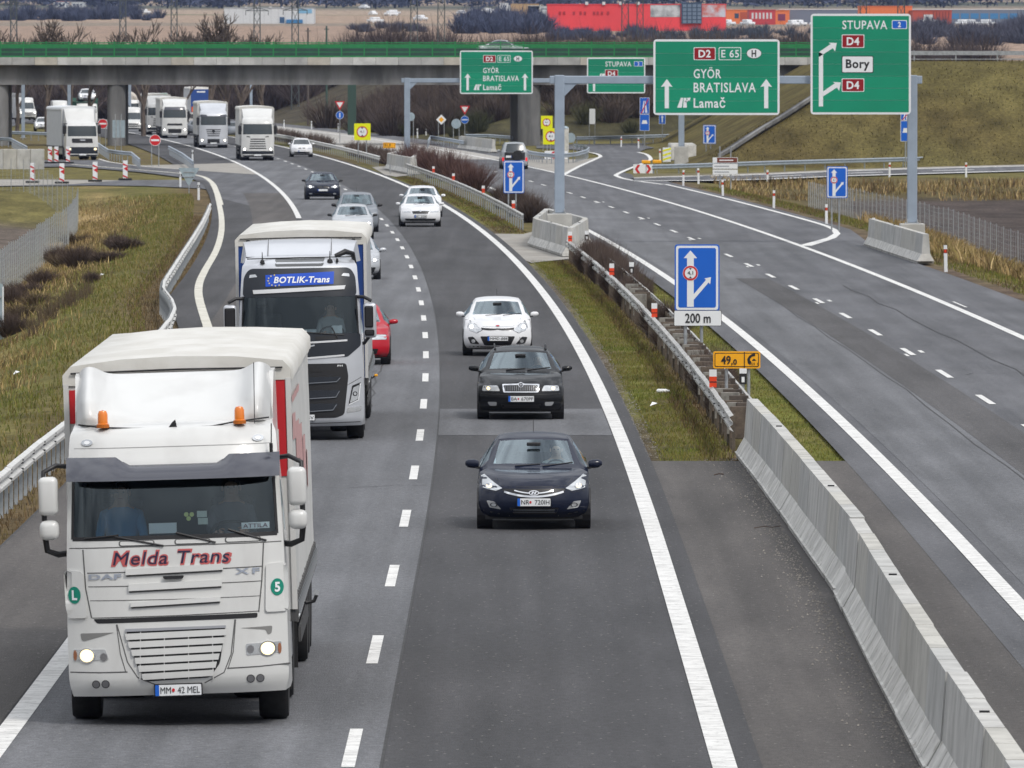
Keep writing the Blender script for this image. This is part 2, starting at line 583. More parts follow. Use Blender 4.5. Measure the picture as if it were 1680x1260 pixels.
    bn = t.nodes.new('ShaderNodeBump'); bn.inputs['Strength'].default_value = .5; bn.inputs['Distance'].default_value = .12
    t.links.new(n.outputs['Fac'], bn.inputs['Height']); t.links.new(bn.outputs['Normal'], b.inputs['Normal'])
    me.materials.append(m)
    link('ground', me, kind='structure')
ground_sheet()

# ------------------------------------------------------------------ carriageways
def asphalt(name, a, b, stretch=(1, .10, 1), speck=None, rough=.82):
    m = mat(name, a, rough, col2=b, vs_=.8, stretch=stretch, detail=9, bump=.5, bs=60, spec=.35, lo=.30, hi=.70)
    t = m.node_tree; bs_ = t.nodes['Principled BSDF']
    tcx = t.nodes.new('ShaderNodeTexCoord')
    src = bs_.inputs['Base Color'].links[0].from_socket
    for sc, lo, hi, st in ((48, .50, 1.55, (1, 1, 1)), (9, .80, 1.2, (1, .6, 1)), (1.7, .78, 1.22, (1, .012, 1)), (.22, .84, 1.16, (1, .3, 1))):      # chippings, blotches, tyre streaks, patches
        n = t.nodes.new('ShaderNodeTexNoise'); n.inputs['Scale'].default_value = sc; n.inputs['Detail'].default_value = 3
        r = t.nodes.new('ShaderNodeMapRange'); r.inputs[1].default_value = .28; r.inputs[2].default_value = .72
        r.inputs[3].default_value = lo; r.inputs[4].default_value = hi
        x = t.nodes.new('ShaderNodeMixRGB'); x.blend_type = 'MULTIPLY'; x.inputs['Fac'].default_value = 1
        mpx = t.nodes.new('ShaderNodeMapping'); mpx.inputs['Scale'].default_value = st
        t.links.new(tcx.outputs['Object'], mpx.inputs['Vector']); t.links.new(mpx.outputs['Vector'], n.inputs['Vector']); t.links.new(n.outputs['Fac'], r.inputs[0])
        t.links.new(src, x.inputs['Color1']); t.links.new(r.outputs[0], x.inputs['Color2'])
        src = x.outputs['Color']
    v = t.nodes.new('ShaderNodeTexVoronoi'); v.voronoi_dimensions = '2D'; v.inputs['Scale'].default_value = 1.7      # scattered pale chips
    t.links.new(tcx.outputs['Object'], v.inputs['Vector'])
    r = t.nodes.new('ShaderNodeMapRange'); r.inputs[1].default_value = .022; r.inputs[2].default_value = .034
    r.inputs[3].default_value = 1; r.inputs[4].default_value = 0
    x = t.nodes.new('ShaderNodeMixRGB'); x.inputs['Color2'].default_value = (.30, .29, .27, 1)
    t.links.new(v.outputs['Distance'], r.inputs[0]); t.links.new(r.outputs[0], x.inputs['Fac']); t.links.new(src, x.inputs['Color1'])
    t.links.new(x.outputs['Color'], bs_.inputs['Base Color'])
    return m
ASPH = asphalt('asphalt_dark', (.043, .043, .046), (.064, .063, .067))
ASPH_L = asphalt('asphalt_worn', (.098, .101, .109), (.140, .143, .153))
ASPH_R = asphalt('asphalt_grey', (.077, .079, .087), (.120, .122, .132))
ASPH_S = asphalt('asphalt_shoulder', (.062, .057, .055), (.098, .090, .085))
PALE = mat('pale_concrete_paving', (.25, .235, .21), .9, col2=(.36, .34, .31), vs_=.6, bump=.3, bs=20)
PAINT = mat('road_paint', (.44, .435, .42), .6, col2=(.76, .755, .735), vs_=2.6, stretch=(1, 1.6, 1), bump=.2, bs=14, detail=9, lo=.30, hi=.55, speck=(11, .63, (.26, .255, .25)))
YPAINT = mat('aged_road_paint', (.52, .50, .42), .6, col2=(.68, .66, .585), vs_=2.0, stretch=(1, .6, 1), bump=.2, bs=14)

def strip(name, ys, o0, o1, z, mt, parent=None, **kw):
    f = lambda v, y: v(y) if callable(v) else (float(np.interp(y, *v)) if isinstance(v, tuple) else v)
    b = MB()
    b.grid([[P(f(o0, y), y, z), P(f(o1, y), y, z)] for y in ys])
    return b.build(name, mt, parent, fix=False, **kw)
def pxpoly(name, pts, z, mt, parent=None, **kw):
    v = [G(px, py, z) for px, py in pts]
    tris = geometry.tessellate_polygon([v])
    b = MB().add(v, [tuple(t) for t in tris])
    me = b.mesh(name, mt)
    if me.polygons[0].normal.z < 0: me.flip_normals()
    return link(name, me, parent, **kw)
def pxline(name, pts, w, z, mt, parent=None, **kw):
    """a painted line of width w along surveyed points, smoothed"""
    g = [G(px, py, z) for px, py in pts]
    q = []
    for i in range(len(g) - 1):
        p0, p1, p2, p3 = g[max(i - 1, 0)], g[i], g[i + 1], g[min(i + 2, len(g) - 1)]
        for k in range(6):
            t = k / 6
            q.append(.5 * ((2 * p1) + (p2 - p0) * t + (2 * p0 - 5 * p1 + 4 * p2 - p3) * t * t + (3 * p1 - p0 - 3 * p2 + p3) * t ** 3))
    q.append(g[-1])
    b = MB().sweep(q, [(-w / 2, 0), (w / 2, 0)], cap=False)
    return b.build(name, mt, parent, fix=False, **kw)
YR = [40 + 6 * i for i in range(260)]
yr = lambda a, b, s=5: [a + (b - a) * i / max(1, int((b - a) / s)) for i in range(max(1, int((b - a) / s)) + 1)]

road_l = strip('left_carriageway', yr(40, 1600), EL, 4.35, 0, ASPH, kind='structure')
strip('slow_lane_surfacing', yr(40, 1600), -3.72, 0.33, .005, ASPH_L, road_l)
strip('asphalt_patch', yr(197.5, 212.5, 3), 0.36, 3.80, .005, ASPH_L, road_l)
strip('asphalt_patch', yr(40, 560), -6.05, -4.0, .005, ASPH_S, road_l)
strip('edge_line', yr(40, 1600), 3.82, 4.08, .011, PAINT, road_l)
strip('edge_line', yr(470, 1600), -3.97, -3.72, .011, PAINT, road_l)
def leftline(y): return float(sum(np.interp(y + q, [40, 140, 190, 235, 273, 313, 340, 372, 420, 474, 521, 607, 660], [-3.84, -3.84, -4.1, -5.0, -5.85, -7.05, -7.4, -7.3, -7.35, -7.5, -7.6, -7.45, -7.4]) for q in (-24, -16, -8, 0, 8, 16, 24)) / 7)
strip('edge_line', yr(40, 205), lambda y: leftline(y) - .13, lambda y: leftline(y) + .13, .011, PAINT, road_l)
strip('merge_lane_line', yr(205, 600), lambda y: leftline(y) - .13, lambda y: leftline(y) + .13, .0115, YPAINT, road_l)
k = 0
y = 16400 * 7.4 / 967 - 36 - 3
while y < 1100:
    strip('lane_dash', [y, y + 2, y + 4, y + 6], -.072, .072, .011, PAINT, road_l)
    y += 18.0
# narrow joint between the two lane surfacings
strip('lane_joint', yr(40, 700), .33, .36, .006, mat('bitumen_joint', (.03, .03, .03), .7, var=.4), road_l)

BIT = MATS['bitumen_joint']
def crack(o0, y0, o1, y1, w=.035, parent=None):
    r = random.Random(int(y0 * 7 + o0 * 31))
    n = 14
    pts = [P(o0 + (o1 - o0) * i / n + r.uniform(-.10, .10), y0 + (y1 - y0) * i / n + r.uniform(-.5, .5), .0085) for i in range(n + 1)]
    MB().sweep(pts, [(-w / 2, 0), (w / 2, 0)], cap=False).build('sealed_crack', BIT, parent, fix=False)
for a_ in ((-3.6, 172, .2, 174), (.5, 233, 3.7, 231), (-3.5, 236, .1, 239), (-1.2, 206, -1.0, 262), (.5, 300, 3.7, 303), (-3.6, 330, .1, 327), (2.6, 243, 2.5, 284)): crack(*a_, parent=road_l)
road_r = strip('right_carriageway', yr(40, 1600), 7.95, ER, 0, ASPH_R, kind='structure')
ASPH_T = asphalt('asphalt_tracked', (.060, .058, .059), (.085, .082, .084))
strip('overtaking_lane_surfacing', yr(40, 1600), 8.95, 12.0, .005, ASPH_L, road_r)
strip('wheel_track', yr(40, 340), 10.9, 12.0, .009, ASPH_T, road_r)
strip('edge_line', yr(40, 1600), 8.48, 8.74, .011, PAINT, road_r)
strip('edge_line', yr(40, 1300), 15.86, 16.1, .011, PAINT, road_r)
y = 16400 * 7.4 / 556 - 90 - 3
k = 0
while y < 900:
    strip('lane_dash', [y, y + 2, y + 4, y + 6], 12.19, 12.34, .011, PAINT, road_r)
    if y < 560 and k % 3 == 1:                      # old markings that were shifted show beside the new ones
        strip('old_lane_dash', [y + 2, y + 4], 12.55, 12.66, .012, PAINT, road_r)
        strip('old_lane_dash', [y - 1, y + 1], 12.05, 12.13, .012, PAINT, road_r)
    y += 18.0; k += 1
FARPALE = mat('far_concrete_paving', (.33, .315, .29), .9, col2=(.42, .405, .38), vs_=.3)
strip('concrete_surfacing', yr(752, 1300), 8.0, 17.5, .0085, FARPALE, road_r)
for y0, n_ in ((254, 16), (232, 9), (300, 7)):
    strip('old_edge_line', yr(y0, y0 + n_, 2), 16.30, 16.38, .012, PAINT, road_r)
for a_ in ((10.75, 150, 10.85, 300), (14.1, 215, 14.0, 330), (8.9, 268, 15.7, 271), (8.9, 330, 15.7, 334), (12.6, 236, 15.7, 238)): crack(*a_, parent=road_r)
strip('merge_lane_line', yr(455, 600), 19.6, 19.84, .011, PAINT, road_r)
cv = [(455, 19.72), (447, 19.66), (438, 19.45), (428, 19.0), (418, 18.2), (410, 17.3), (404, 16.6), (400, 16.15)]
MB().grid([[P(o - w_, y, .0112), P(o + w_, y, .0112)] for (y, o), w_ in zip(cv, (.12, .12, .13, .15, .19, .24, .27, .28))]).build('merge_lane_line', PAINT, road_r, fix=False)
# central reservation: asphalt crossing in front, paving round the gantry posts
strip('median_crossing', yr(40, 185), 4.35, 7.95, -.004, ASPH_S, kind='structure')
pxpoly('median_paving', [(775, 383), (858, 384), (905, 372), (960, 372), (1010, 408), (1040, 440), (1015, 436), (930, 425), (872, 431), (842, 420)], -.03, PALE, kind='structure')
pxpoly('median_paving', [(610, 274), (640, 272), (700, 284), (650, 290), (632, 287)], -.03, PALE, kind='structure')

# slip road on the left: ramp, its pale gore and the closed side road
ramp_l = pxpoly('left_slip_road', [(352, 310), (336, 296), (300, 291), (228, 282), (117, 273), (60, 274), (60, 263), (110, 262), (162, 262), (183, 267), (239, 274), (310, 279), (430, 287), (470, 318), (420, 340), (360, 325)], .003, ASPH_R, kind='structure')
pxpoly('gore_paving', [(205, 270.5), (240, 271), (386, 267.5), (424, 286.5), (310, 279), (240, 274)], .008, PALE, ramp_l)
pxline('edge_line', [(117, 269.5), (228, 278.5), (292, 284), (330, 289), (348, 300), (356, 316), (362, 336)], .3, .013, YPAINT, ramp_l)
pxline('edge_line', [(162, 260.5), (183, 266), (239, 273), (310, 277.5)], .22, .013, PAINT, ramp_l)
side = pxpoly('closed_side_road', [(-60, 294), (60, 294), (200, 295.5), (290, 295), (336, 299), (348, 312), (330, 309), (240, 305), (150, 304), (-60, 306)], -.02, ASPH_R, kind='structure')
pxpoly('side_road_paving', [(-60, 294.4), (60, 294.4), (197, 296), (120, 302), (0, 305), (-60, 305.5)], -.012, PALE, side)

# slip roads on the right
ramp_r = pxpoly('right_slip_road', [(924, 288.5), (983, 257.5), (986, 253.5), (972, 249), (940, 245), (880, 243), (880, 237), (1000, 236), (1120, 233), (1245, 227), (1245, 232), (1130, 237.5), (1060, 244), (1047, 250), (1062, 256), (1068, 262), (1034, 276), (1011, 287), (1024, 294), (1090, 303), (1110, 310), (1100, 340), (1000, 308)], .003, ASPH_R, kind='structure')
pxpoly('gore_paving', [(820, 262), (872, 262), (962, 261), (983, 257.5), (924, 287.2), (872, 273)], .007, PALE, ramp_r)
pxline('edge_line', [(924, 287), (950, 273), (980, 259.5), (985, 256), (978, 252), (958, 248)], .3, .012, PAINT, ramp_r)
pxline('edge_line', [(1047, 249.5), (1060, 253), (1067, 259), (1064, 264), (1034, 276), (1012, 286), (1014, 289.5), (1024, 293), (1050, 297.5), (1088, 302.5)], .3, .012, PAINT, ramp_r)
# local road on the right, banked in its bend
ll = [(1040, 297.5), (1088, 297), (1180, 296.5), (1260, 294.5), (1380, 289.5), (1530, 285), (1680, 281), (1900, 275)]
ul = [291, 289, 286.5, 283.8, 278.5, 274, 270.2, 264]
near, far = [], []
for (px, py), pu in zip(ll, ul):
    n_ = G(px, py, .01); f_ = A(px, pu, n_.y + 7.5)
    near.append(n_); far.append(f_)
lr = MB().grid([near, far]).build('local_road', ASPH_R, None, fix=False, kind='structure')
def bank(t0, t1, name, mt, dz):
    r0 = [a.lerp(b, t0) + Vector((0, 0, dz)) for a, b in zip(near, far)]
    r1 = [a.lerp(b, t1) + Vector((0, 0, dz)) for a, b in zip(near, far)]
    MB().grid([r0, r1]).build(name, mt, lr, fix=False)
bank(.02, .10, 'edge_line', PAINT, .008)
bank(.82, 1.0, 'verge_strip', PALE, .006)
bank(.76, .82, 'edge_line', PAINT, .010)
for i in range(3, 7):
    a0, a1 = near[i].lerp(far[i], .42), near[i].lerp(far[i], .47)
    b0, b1 = near[i].lerp(near[i + 1], .45).lerp(far[i].lerp(far[i + 1], .45), .42), near[i].lerp(near[i + 1], .45).lerp(far[i].lerp(far[i + 1], .45), .47)
    MB().add([a0 + Vector((0, 0, .01)), b0 + Vector((0, 0, .01)), b1 + Vector((0, 0, .01)), a1 + Vector((0, 0, .01))], [(0, 1, 2, 3)]).build('lane_dash', PAINT, lr)
MB().grid([[Vector((p.x, p.y - .3, p.z - .02)) for p in far], [Vector((p.x, p.y + 12, .25)) for p in far]]).build('verge', mat('verge_grass', (.12, .10, .04), .95, var=.4, vs_=2), lr, fix=False)
# under and beyond the flyover
MB().grid([[(-90, y_, .004), (-52 - (y_ - 980) * .03, y_, .004)] for y_ in yr(960, 1380, 30)]).build('link_road', ASPH_R, None, fix=False, kind='structure')
# ------------------------------------------------------------------ flyover
def flyover():
    YB = 880.0
    root = thing('flyover_bridge', 'concrete road flyover with green railing crossing the whole motorway', 'bridge', (0, YB, 0))
    x0, x1 = -74.0, 30.0
    z_s, z_d, z_f = 5.30, 7.05, 7.72          # soffit, underside of edge, top of edge
    MB().box(x0, x1, .9, 10.1, z_s + .12, z_d - .02).build('deck_girder', CONC2, root)
    MB().box(x0, x1, .75, 10.25, z_s, z_s + .12).build('girder_flange', CONC2, root)
    MB().box(x0, x1, .1, 10.9, z_d, 7.45).build('deck_slab', CONC2, root)
    tones = [mat('edge_panel_%s' % n, c, .8, var=.14, vs_=.8, bump=.15, bs=10, rnd=True) for n, c in (('pale', (.50, .50, .485)), ('warm', (.47, .44, .38)), ('dark', (.36, .36, .35)), ('mid', (.44, .44, .425)))]
    mesh = {}
    i, x = 0, x0
    while x < x1 - .1:
        tn = tones[(i * 7 + i // 3) % 4]
        if tn.name not in mesh:
            mesh[tn.name] = MB().rbox(.012, 1.988, -.14, .08, 7.04, z_f, .015, 1).mesh('edge_panel', tn)
        link('edge_panel', mesh[tn.name], root, (x, 0, 0))
        x += 2.0; i += 1
    gp = mat('green_railing_paint', (.012, .19, .055), .5, var=.2, vs_=1)
    gs = mat('dull_green_noise_panel', (.020, .062, .046), .5, var=.15, vs_=.7)
    post = MB().box(-.05, .05, -.06, .06, 7.72, 9.12).mesh('railing_post', gp)
    slat = MB().rbox(.05, 1.95, -.02, .02, 0, .30, .012, 1).mesh('railing_panel', gs)
    slat2 = MB().rbox(.05, 1.95, -.03, .03, 0, .09, .012, 1).mesh('railing_rail', gp)
    x = x0 + 1
    while x < x1 - 1:
        link('railing_post', post, root, (x, .15, 0))
        for zz in (7.86, 8.22): link('railing_panel', slat, root, (x, .15, zz))
        for zz in (7.73, 8.58, 8.72, 8.95): link('railing_rail', slat2, root, (x, .15, zz))
        x += 2.0
    MB().box(x0, x1, 10.6, 10.72, 7.5, 8.9).build('far_railing', gp, root)
    # piers: pairs of round-ended columns
    for px, w in ((190, 1.62), (868, 2.0), (-8, 2.2)):
        c = A(px, 200, YB).x
        for dy in (1.6, 7.6):
            pts = []
            for k in range(24):
                a = 2 * pi * k / 24
                pts.append((c + w / 2 * cos(a) * 1.0 + (.55 if dy > 5 and px > 500 else 0) * -1.2, dy + .8 * sin(a), -.5))
            MB().prism(pts, (0, 0, z_s + .52)).build('pier', CONC2, root, smooth=True)
    MB().box(x1 - 3.2, x1, 0, 11, -.2, z_s + .1).build('abutment', CONC2, root)
    MB().box(x0, x0 + 6, 0, 11, -.2, z_s + .1).build('abutment', CONC2, root)
flyover()
# the road on top of the right-hand embankment keeps a plain rail
def approach():
    b = MB()
    pth = [(26 + i * 4, 721, Hz(26 + i * 4, 722) if False else 7.35) for i in range(14)]
    t = thing('embankment_guardrail', 'grey steel rail along the top of the grassy flyover embankment', 'guardrail', (26, 721, 7.4))
    for z0, z1 in ((.10, .16), (.42, .72)):
        MB().box(0, 90, -.03, .03, z0, z1).build('rail_beam', STEEL, t)
    pm = MB().box(-.05, .05, .03, .10, -.2, .75).mesh('post', STEEL)
    for i in range(30): link('post', pm, t, (i * 3, 0, 0))
approach()
# dark drainage stair down the flank of the embankment
def drain():
    t = thing('embankment_drain', 'dark slabbed drain running down the flank of the grassy embankment', 'drain', (14, 702, 0))
    m = mat('dark_drain_slabs', (.055, .055, .06), .9, var=.3, vs_=1.5)
    q0 = Vector((14, 702, 0))
    def pt(x, dy, dz):
        y_ = 692 + 27 * (x - 13) / 13 + dy
        return Vector((x, y_, Hz(x, y_) + dz)) - q0
    for i in range(26):
        x = 14.6 + i * .44
        q = MB()
        for lo, hi in ((.05, .16),):
            ring = [pt(x, .6, hi), pt(x + .41, .6, hi), pt(x + .41, 9, hi), pt(x, 9, hi)]
            q.prism(ring, (0, 0, -.3))
        q.build('drain_slab', m, t)
    MB().sweep([pt(14.4 + i * .44, .2, .02) for i in range(27)], [(-.1, 0), (-.1, .24), (.1, .24), (.1, 0)], closed=True).build('drain_kerb', CONC2, t)
drain()

# ------------------------------------------------------------------ guard rails
WB = [(0, .44), (.075, .475), (.08, .53), (.012, .575), (.012, .615), (.08, .66), (.075, .715), (0, .75)]
WBT = WB + [(x - .004, z) for x, z in WB[::-1]]
DULLRAIL = mat('dull_weathered_rail', (.36, .36, .345), .6, .3, col2=(.56, .555, .535), vs_=4, bump=.1, bs=20, rnd=True)
RAILM = mat('weathered_galvanised_rail', (.62, .62, .60), .5, .35, col2=(.76, .755, .73), vs_=5, bump=.1, bs=20)
POSTM = mat('galvanised_post', (.34, .37, .40), .5, .5, var=.2, vs_=3)
def guardrail(label, path, side, seg=4.0, post=2.0, group=None, single=False, mt=None, posts=True, name='guardrail', dz=0.0, pmt=None):
    """path: ground points; side +1 = corrugation faces right of the path"""
    path = [Vector(p) for p in path]
    d = [0]
    for a, b in zip(path, path[1:]): d.append(d[-1] + (b - a).length)
    def at(s):
        i = min(max(int(np.searchsorted(d, s)) - 1, 0), len(path) - 2)
        t = (s - d[i]) / (d[i + 1] - d[i])
        return path[i].lerp(path[i + 1], t)
    root = thing(name, label, 'guardrail', path[0], 0, group)
    o = path[0]
    mt = mt or RAILM
    prof = [(x * side, z + dz) for x, z in WBT]
    if single:
        n = max(2, int(d[-1] / 3))
        MB().sweep([at(d[-1] * i / n) - o for i in range(n + 1)], prof, closed=True).build('rail_beam', mt, root, smooth=30)
    else:
        n = int(d[-1] / seg)
        bolts = MB()
        for k in range(n):
            s0, s1 = k * seg, (k + 1) * seg + .25
            lap = .006 * (k % 2)
            pts = [at(s0 + (s1 - s0) * i / 3) - o for i in range(4)]
            jit = RND.uniform(-.006, .006)
            pp = [((x + lap) * side, z + dz + jit) for x, z in WBT]
            MB().sweep(pts, pp, closed=True).build('rail_beam', mt, root, smooth=30)
            if k < 70:
                t = (pts[1] - pts[0]).normalized(); nr = Vector((t.y, -t.x, 0))
                for zz in (.50, .545, .645, .695):
                    c = pts[0] + nr * (.07 * side) + Vector((0, 0, zz + dz))
                    bolts.box(-.02, .02, -.09, .09, -.012, .012, Matrix.Translation(c))
        if bolts.v: bolts.build('splice_bolts', SBLACK, root, kind='stuff')
    if posts:
        pm = MB().box(-.03, .03, -.05, .05, -.3, .70 + dz).mesh('rail_post', pmt or POSTM)
        n = min(int(d[-1] / post), 290)
        for k in range(n):
            p = at(k * post + .3)
            a, b = at(k * post), at(min(k * post + 1, d[-1]))
            t = (b - a).normalized(); nr = Vector((t.y, -t.x, 0))
            link('rail_post', pm, root, p - o - nr * (.05 * side), (0, 0, math.atan2(t.y, t.x) - pi / 2))
    return root, at, d[-1]

GL = [(0, 774), (55, 728), (110, 686), (170, 632), (222, 580), (255, 548), (278, 520), (285, 503), (280, 489), (266, 471), (268, 459), (300, 410), (316, 386), (331, 362), (340, 344), (344, 333)]
glp = [G(px, py, .75) for px, py in GL]
d0 = glp[0]
glp = [Vector((d0.x - .05, 100, 0))] + [Vector((p.x, p.y, 0)) for p in glp]
guardrail('long white steel guardrail along the grass verge left of the trucks', glp, 1, post=1.7)
mr = [P(5.95, y) for y in yr(188, 372, 3)]
guardrail('corrugated steel guardrail on the oncoming side of the grassy median', mr[::-1], 1, post=2.0, group='median guardrails', mt=DULLRAIL, pmt=mat('rusty_post', (.11, .09, .07), .8, var=.3, vs_=5))
mr2 = [P(6.5, y) for y in yr(191, 372, 3)]
guardrail('steel guardrail in the median on the side of the empty carriageway', mr2, 1, post=2.0, group='median guardrails', mt=DULLRAIL, pmt=mat('rusty_post', (.11, .09, .07), .8, var=.3, vs_=5))
guardrail('median guardrail running behind the gantry barrier past the bare red bushes', [P(5.75, y) for y in yr(432, 650, 4)][::-1], 1, post=4.0, group='median guardrails', mt=DULLRAIL)
guardrail('far median guardrail beside the distant white car and trucks', [P(5.6, y) for y in yr(698, 1080, 6)][::-1], 1, single=True, post=4, group='median guardrails')
# plates spacing the two median rails
sp = thing('median_rail_spacers', 'row of brown and grey spacer plates between the two median guardrails', 'spacers', P(6.2, 190))
spm = [MB().rbox(-.19, .19, -.03, .03, .18, .80, .01, 1).mesh('spacer_plate', mat('spacer_%s' % n, c, .85, var=.3, vs_=6)) for n, c in (('brown', (.105, .082, .064)), ('grey', (.21, .20, .18)), ('umber', (.075, .06, .05)))]
o_ = P(6.2, 190)
for i in range(150):
    y_ = 191 + i * 1.2
    if y_ > 296 or 258 < y_ < 284: continue
    link('spacer_plate', spm[(i * 5 + i // 4) % 3], sp, P(6.22 + .07 * ((i % 2) * 2 - 1), y_) - o_ + Vector((0, 0, RND.uniform(-.05, .05))), (0, 0, RND.uniform(-.25, .25)))
# right-hand slip roads
FARRAIL = mat('grey_blue_rail', (.40, .46, .53), .45, .4, var=.1)
def pxrail(label, pts, z=.75, side=1, **kw):
    q = [G(px, py, z) for px, py in pts]
    return guardrail(label, [Vector((p.x, p.y, 0)) for p in q], side, single=True, mt=FARRAIL, **kw)
pxrail('grey steel guardrail along the local road below the grassy embankment', [(1069, 270), (1100, 269.5), (1260, 264), (1500, 257.5), (1700, 252), (1900, 246)], side=1, post=4)
pxrail('grey guardrail along the back slip road beneath the flyover', [(945, 224), (1000, 223), (1100, 220), (1180, 216), (1250, 211)], side=1, post=4)
pxrail('short steel guardrail wrapping round the nose of the left gore island', [(862, 247), (885, 251), (915, 253.5), (945, 251), (962, 246), (966, 242), (958, 237.5), (940, 236)], z=.7, side=1, post=3)
pxrail('short sloping guardrail in front of the bushes near the blue arrow sign', [(702, 231), (706, 223), (740, 228), (762, 232)], z=.7, side=1, post=4)
pxrail('steel guardrail on the far edge behind the concrete barrier blocks', [(764, 221), (800, 221), (842, 224)], z=.7, side=1, post=4)
pxrail('curved steel guardrail at the foot of the flyover pier near the slip road', [(160, 236), (178, 248), (200, 251), (216, 252), (230, 264)], z=.6, side=1, post=3)
pxrail('straight guardrail along the gore between slip road and truck lane', [(277, 240), (300, 252), (318, 265)], z=.7, side=1, post=3)
pxrail('grey guardrail on the brown bank at the far left', [(-20, 215), (40, 216.5), (78, 218)], z=.7, side=1, post=4)
pxrail('sloping end of guardrail behind the pale barrier at far left', [(-20, 225), (18, 227), (45, 241)], z=.7, side=1, post=4)

# ------------------------------------------------------------------ concrete safety barriers
NJ = [(-.33, .0), (-.33, .09), (-.30, .10), (-.155, .36), (-.10, 1.08), (.10, 1.08), (.155, .36), (.30, .10), (.33, .09), (.33, .0)]
CTONE = [mat('barrier_concrete_%s' % n, c, .85, var=.15, vs_=1.6, bump=.25, bs=30, detail=8, stretch=(1, 1, .7), rnd=True, speck=(7, .68, (.30, .29, .26))) for n, c in (('pale', (.47, .465, .445)), ('mid', (.43, .43, .415)), ('warm', (.455, .445, .41)))]
FOOT = mat('barrier_foot', (.57, .56, .53), .85, var=.18, vs_=2.2, bump=.25, bs=25, stretch=(1, .6, 1), rnd=True, speck=(6, .64, (.36, .34, .30)))
def elem_mesh(L_, tone, prof=NJ, step=0):
    b = MB()
    body = [q for q in prof if q[1] > .3]
    # wall above, sloped foot below: separate tone for the foot, notches under it
    for i in range(2): b.sweep([(0, (.035 if i == 0 else L_ / 2 + .02), 0), (0, (L_ / 2 - .02 if i == 0 else L_ - .035), 0)], body, closed=True)
    me = b.mesh('wall_panel', tone)
    f = MB()
    foot = [q for q in prof if q[1] <= .37]
    k = 3
    for i in range(k):
        f.sweep([(0, +.03 + L_ * i / k, 0), (0, L_ * (i + 1) / k - .03, 0)], [(x, max(z, .07)) for x, z in foot if z > .05], closed=True)
    n = int(L_ / .35)
    for i in range(n):
        f.box(-.31, .31, i * .35 + .02, i * .35 + .20, 0, .075)
    return me, f.mesh('foot', FOOT)
def barrier(label, path, L_=4.2, group=None, jog=None):
    path = [Vector(p) for p in path]
    d = [0]
    for a, b in zip(path, path[1:]): d.append(d[-1] + (b - a).length)
    def at(s):
        i = min(max(int(np.searchsorted(d, s)) - 1, 0), len(path) - 2)
        return path[i].lerp(path[i + 1], (s - d[i]) / (d[i + 1] - d[i]))
    n = max(1, round(d[-1] / L_)); l = d[-1] / n
    root = thing('concrete_barrier', label, 'barrier', path[0], 0, group)
    ms = [elem_mesh(l, t) for t in CTONE]
    bolt = MB().box(-.05, .05, -.03, .03, 0, .02).mesh('lifting_eye', SBLACK)
    for k in range(n):
        a, b = at(k * l), at((k + 1) * l)
        t = b - a
        rz = math.atan2(t.y, t.x) - pi / 2
        m = ms[(k * 2 + k // 3) % 3]
        q = link('wall_panel', m[0], root, a - path[0] + Vector((RND.uniform(-.008, .008), 0, RND.uniform(-.003, .003))), (0, RND.uniform(-.003, .003), rz))
        link('foot', m[1], q)
        if k % 6 == 3: link('lifting_eye', bolt, q, (0, l * .5, 1.08))
    return root
barrier('long row of grey concrete barrier panels dividing the carriageways', [(4.5, 187, 0), (4.62, 172, 0), (4.70, 158, 0), (4.785, 138.4, 0)], group='median barrier rows')
barrier('nearest row of concrete barrier panels running out of the bottom corner', [(4.765, 138.0, 0), (4.66, 120, 0), (4.60, 104, 0), (4.56, 86, 0)], group='median barrier rows')
def enclosure(front, left, back, right, lab):
    for nm, pth in (('left', (front, left, back)), ('right', (front, right, back))):
        barrier(lab % nm, [Vector((*p, 0)) for p in pth], 3.6, 'barriers round the gantry posts')
enclosure((2.22, 379), (.92, 402), (1.5, 428), (3.0, 402), 'concrete barrier on the %s-hand side of the nearer gantry post')
enclosure((-6.55, 655), (-8.5, 684), (-8.1, 700), (-6.5, 690), 'concrete barrier on the %s-hand side of the farther gantry post')
barrier('short concrete barrier in front of the right gantry post by the fence', [(14.42, 401, 0), (15.12, 365, 0)], 4.5)
def pxbar(label, a, b, L_=4):
    p, q = G(*a), G(*b)
    barrier(label, [p, q], L_)
pxbar('row of concrete barrier blocks beside the dark car going away', (756, 244), (810, 251))
for px in (1110, 1133):
    t = thing('concrete_block', 'pale concrete block %s of the far gantry foot' % ('left' if px < 1120 else 'right'), 'block', G(px, 263), 0, 'blocks at the far gantry foot')
    MB().rbox(-.42, .42, 0, 14, 0, 1.15, .04).build('block_body', FOOT, t)
    MB().box(-.36, .36, .5, 13.5, 1.15, 1.19).build('block_cap', CONC, t)
def panels():
    a = G(-40, 276)
    t = thing('concrete_panel_wall', 'low pale concrete wall panels at far left beside the box truck', 'wall', a)
    for i in range(5):
        MB().rbox(i * .95, i * .95 + .93, 0, .3, -.1, 1.32, .02, 1).build('wall_panel', CTONE[i % 3], t)
panels()

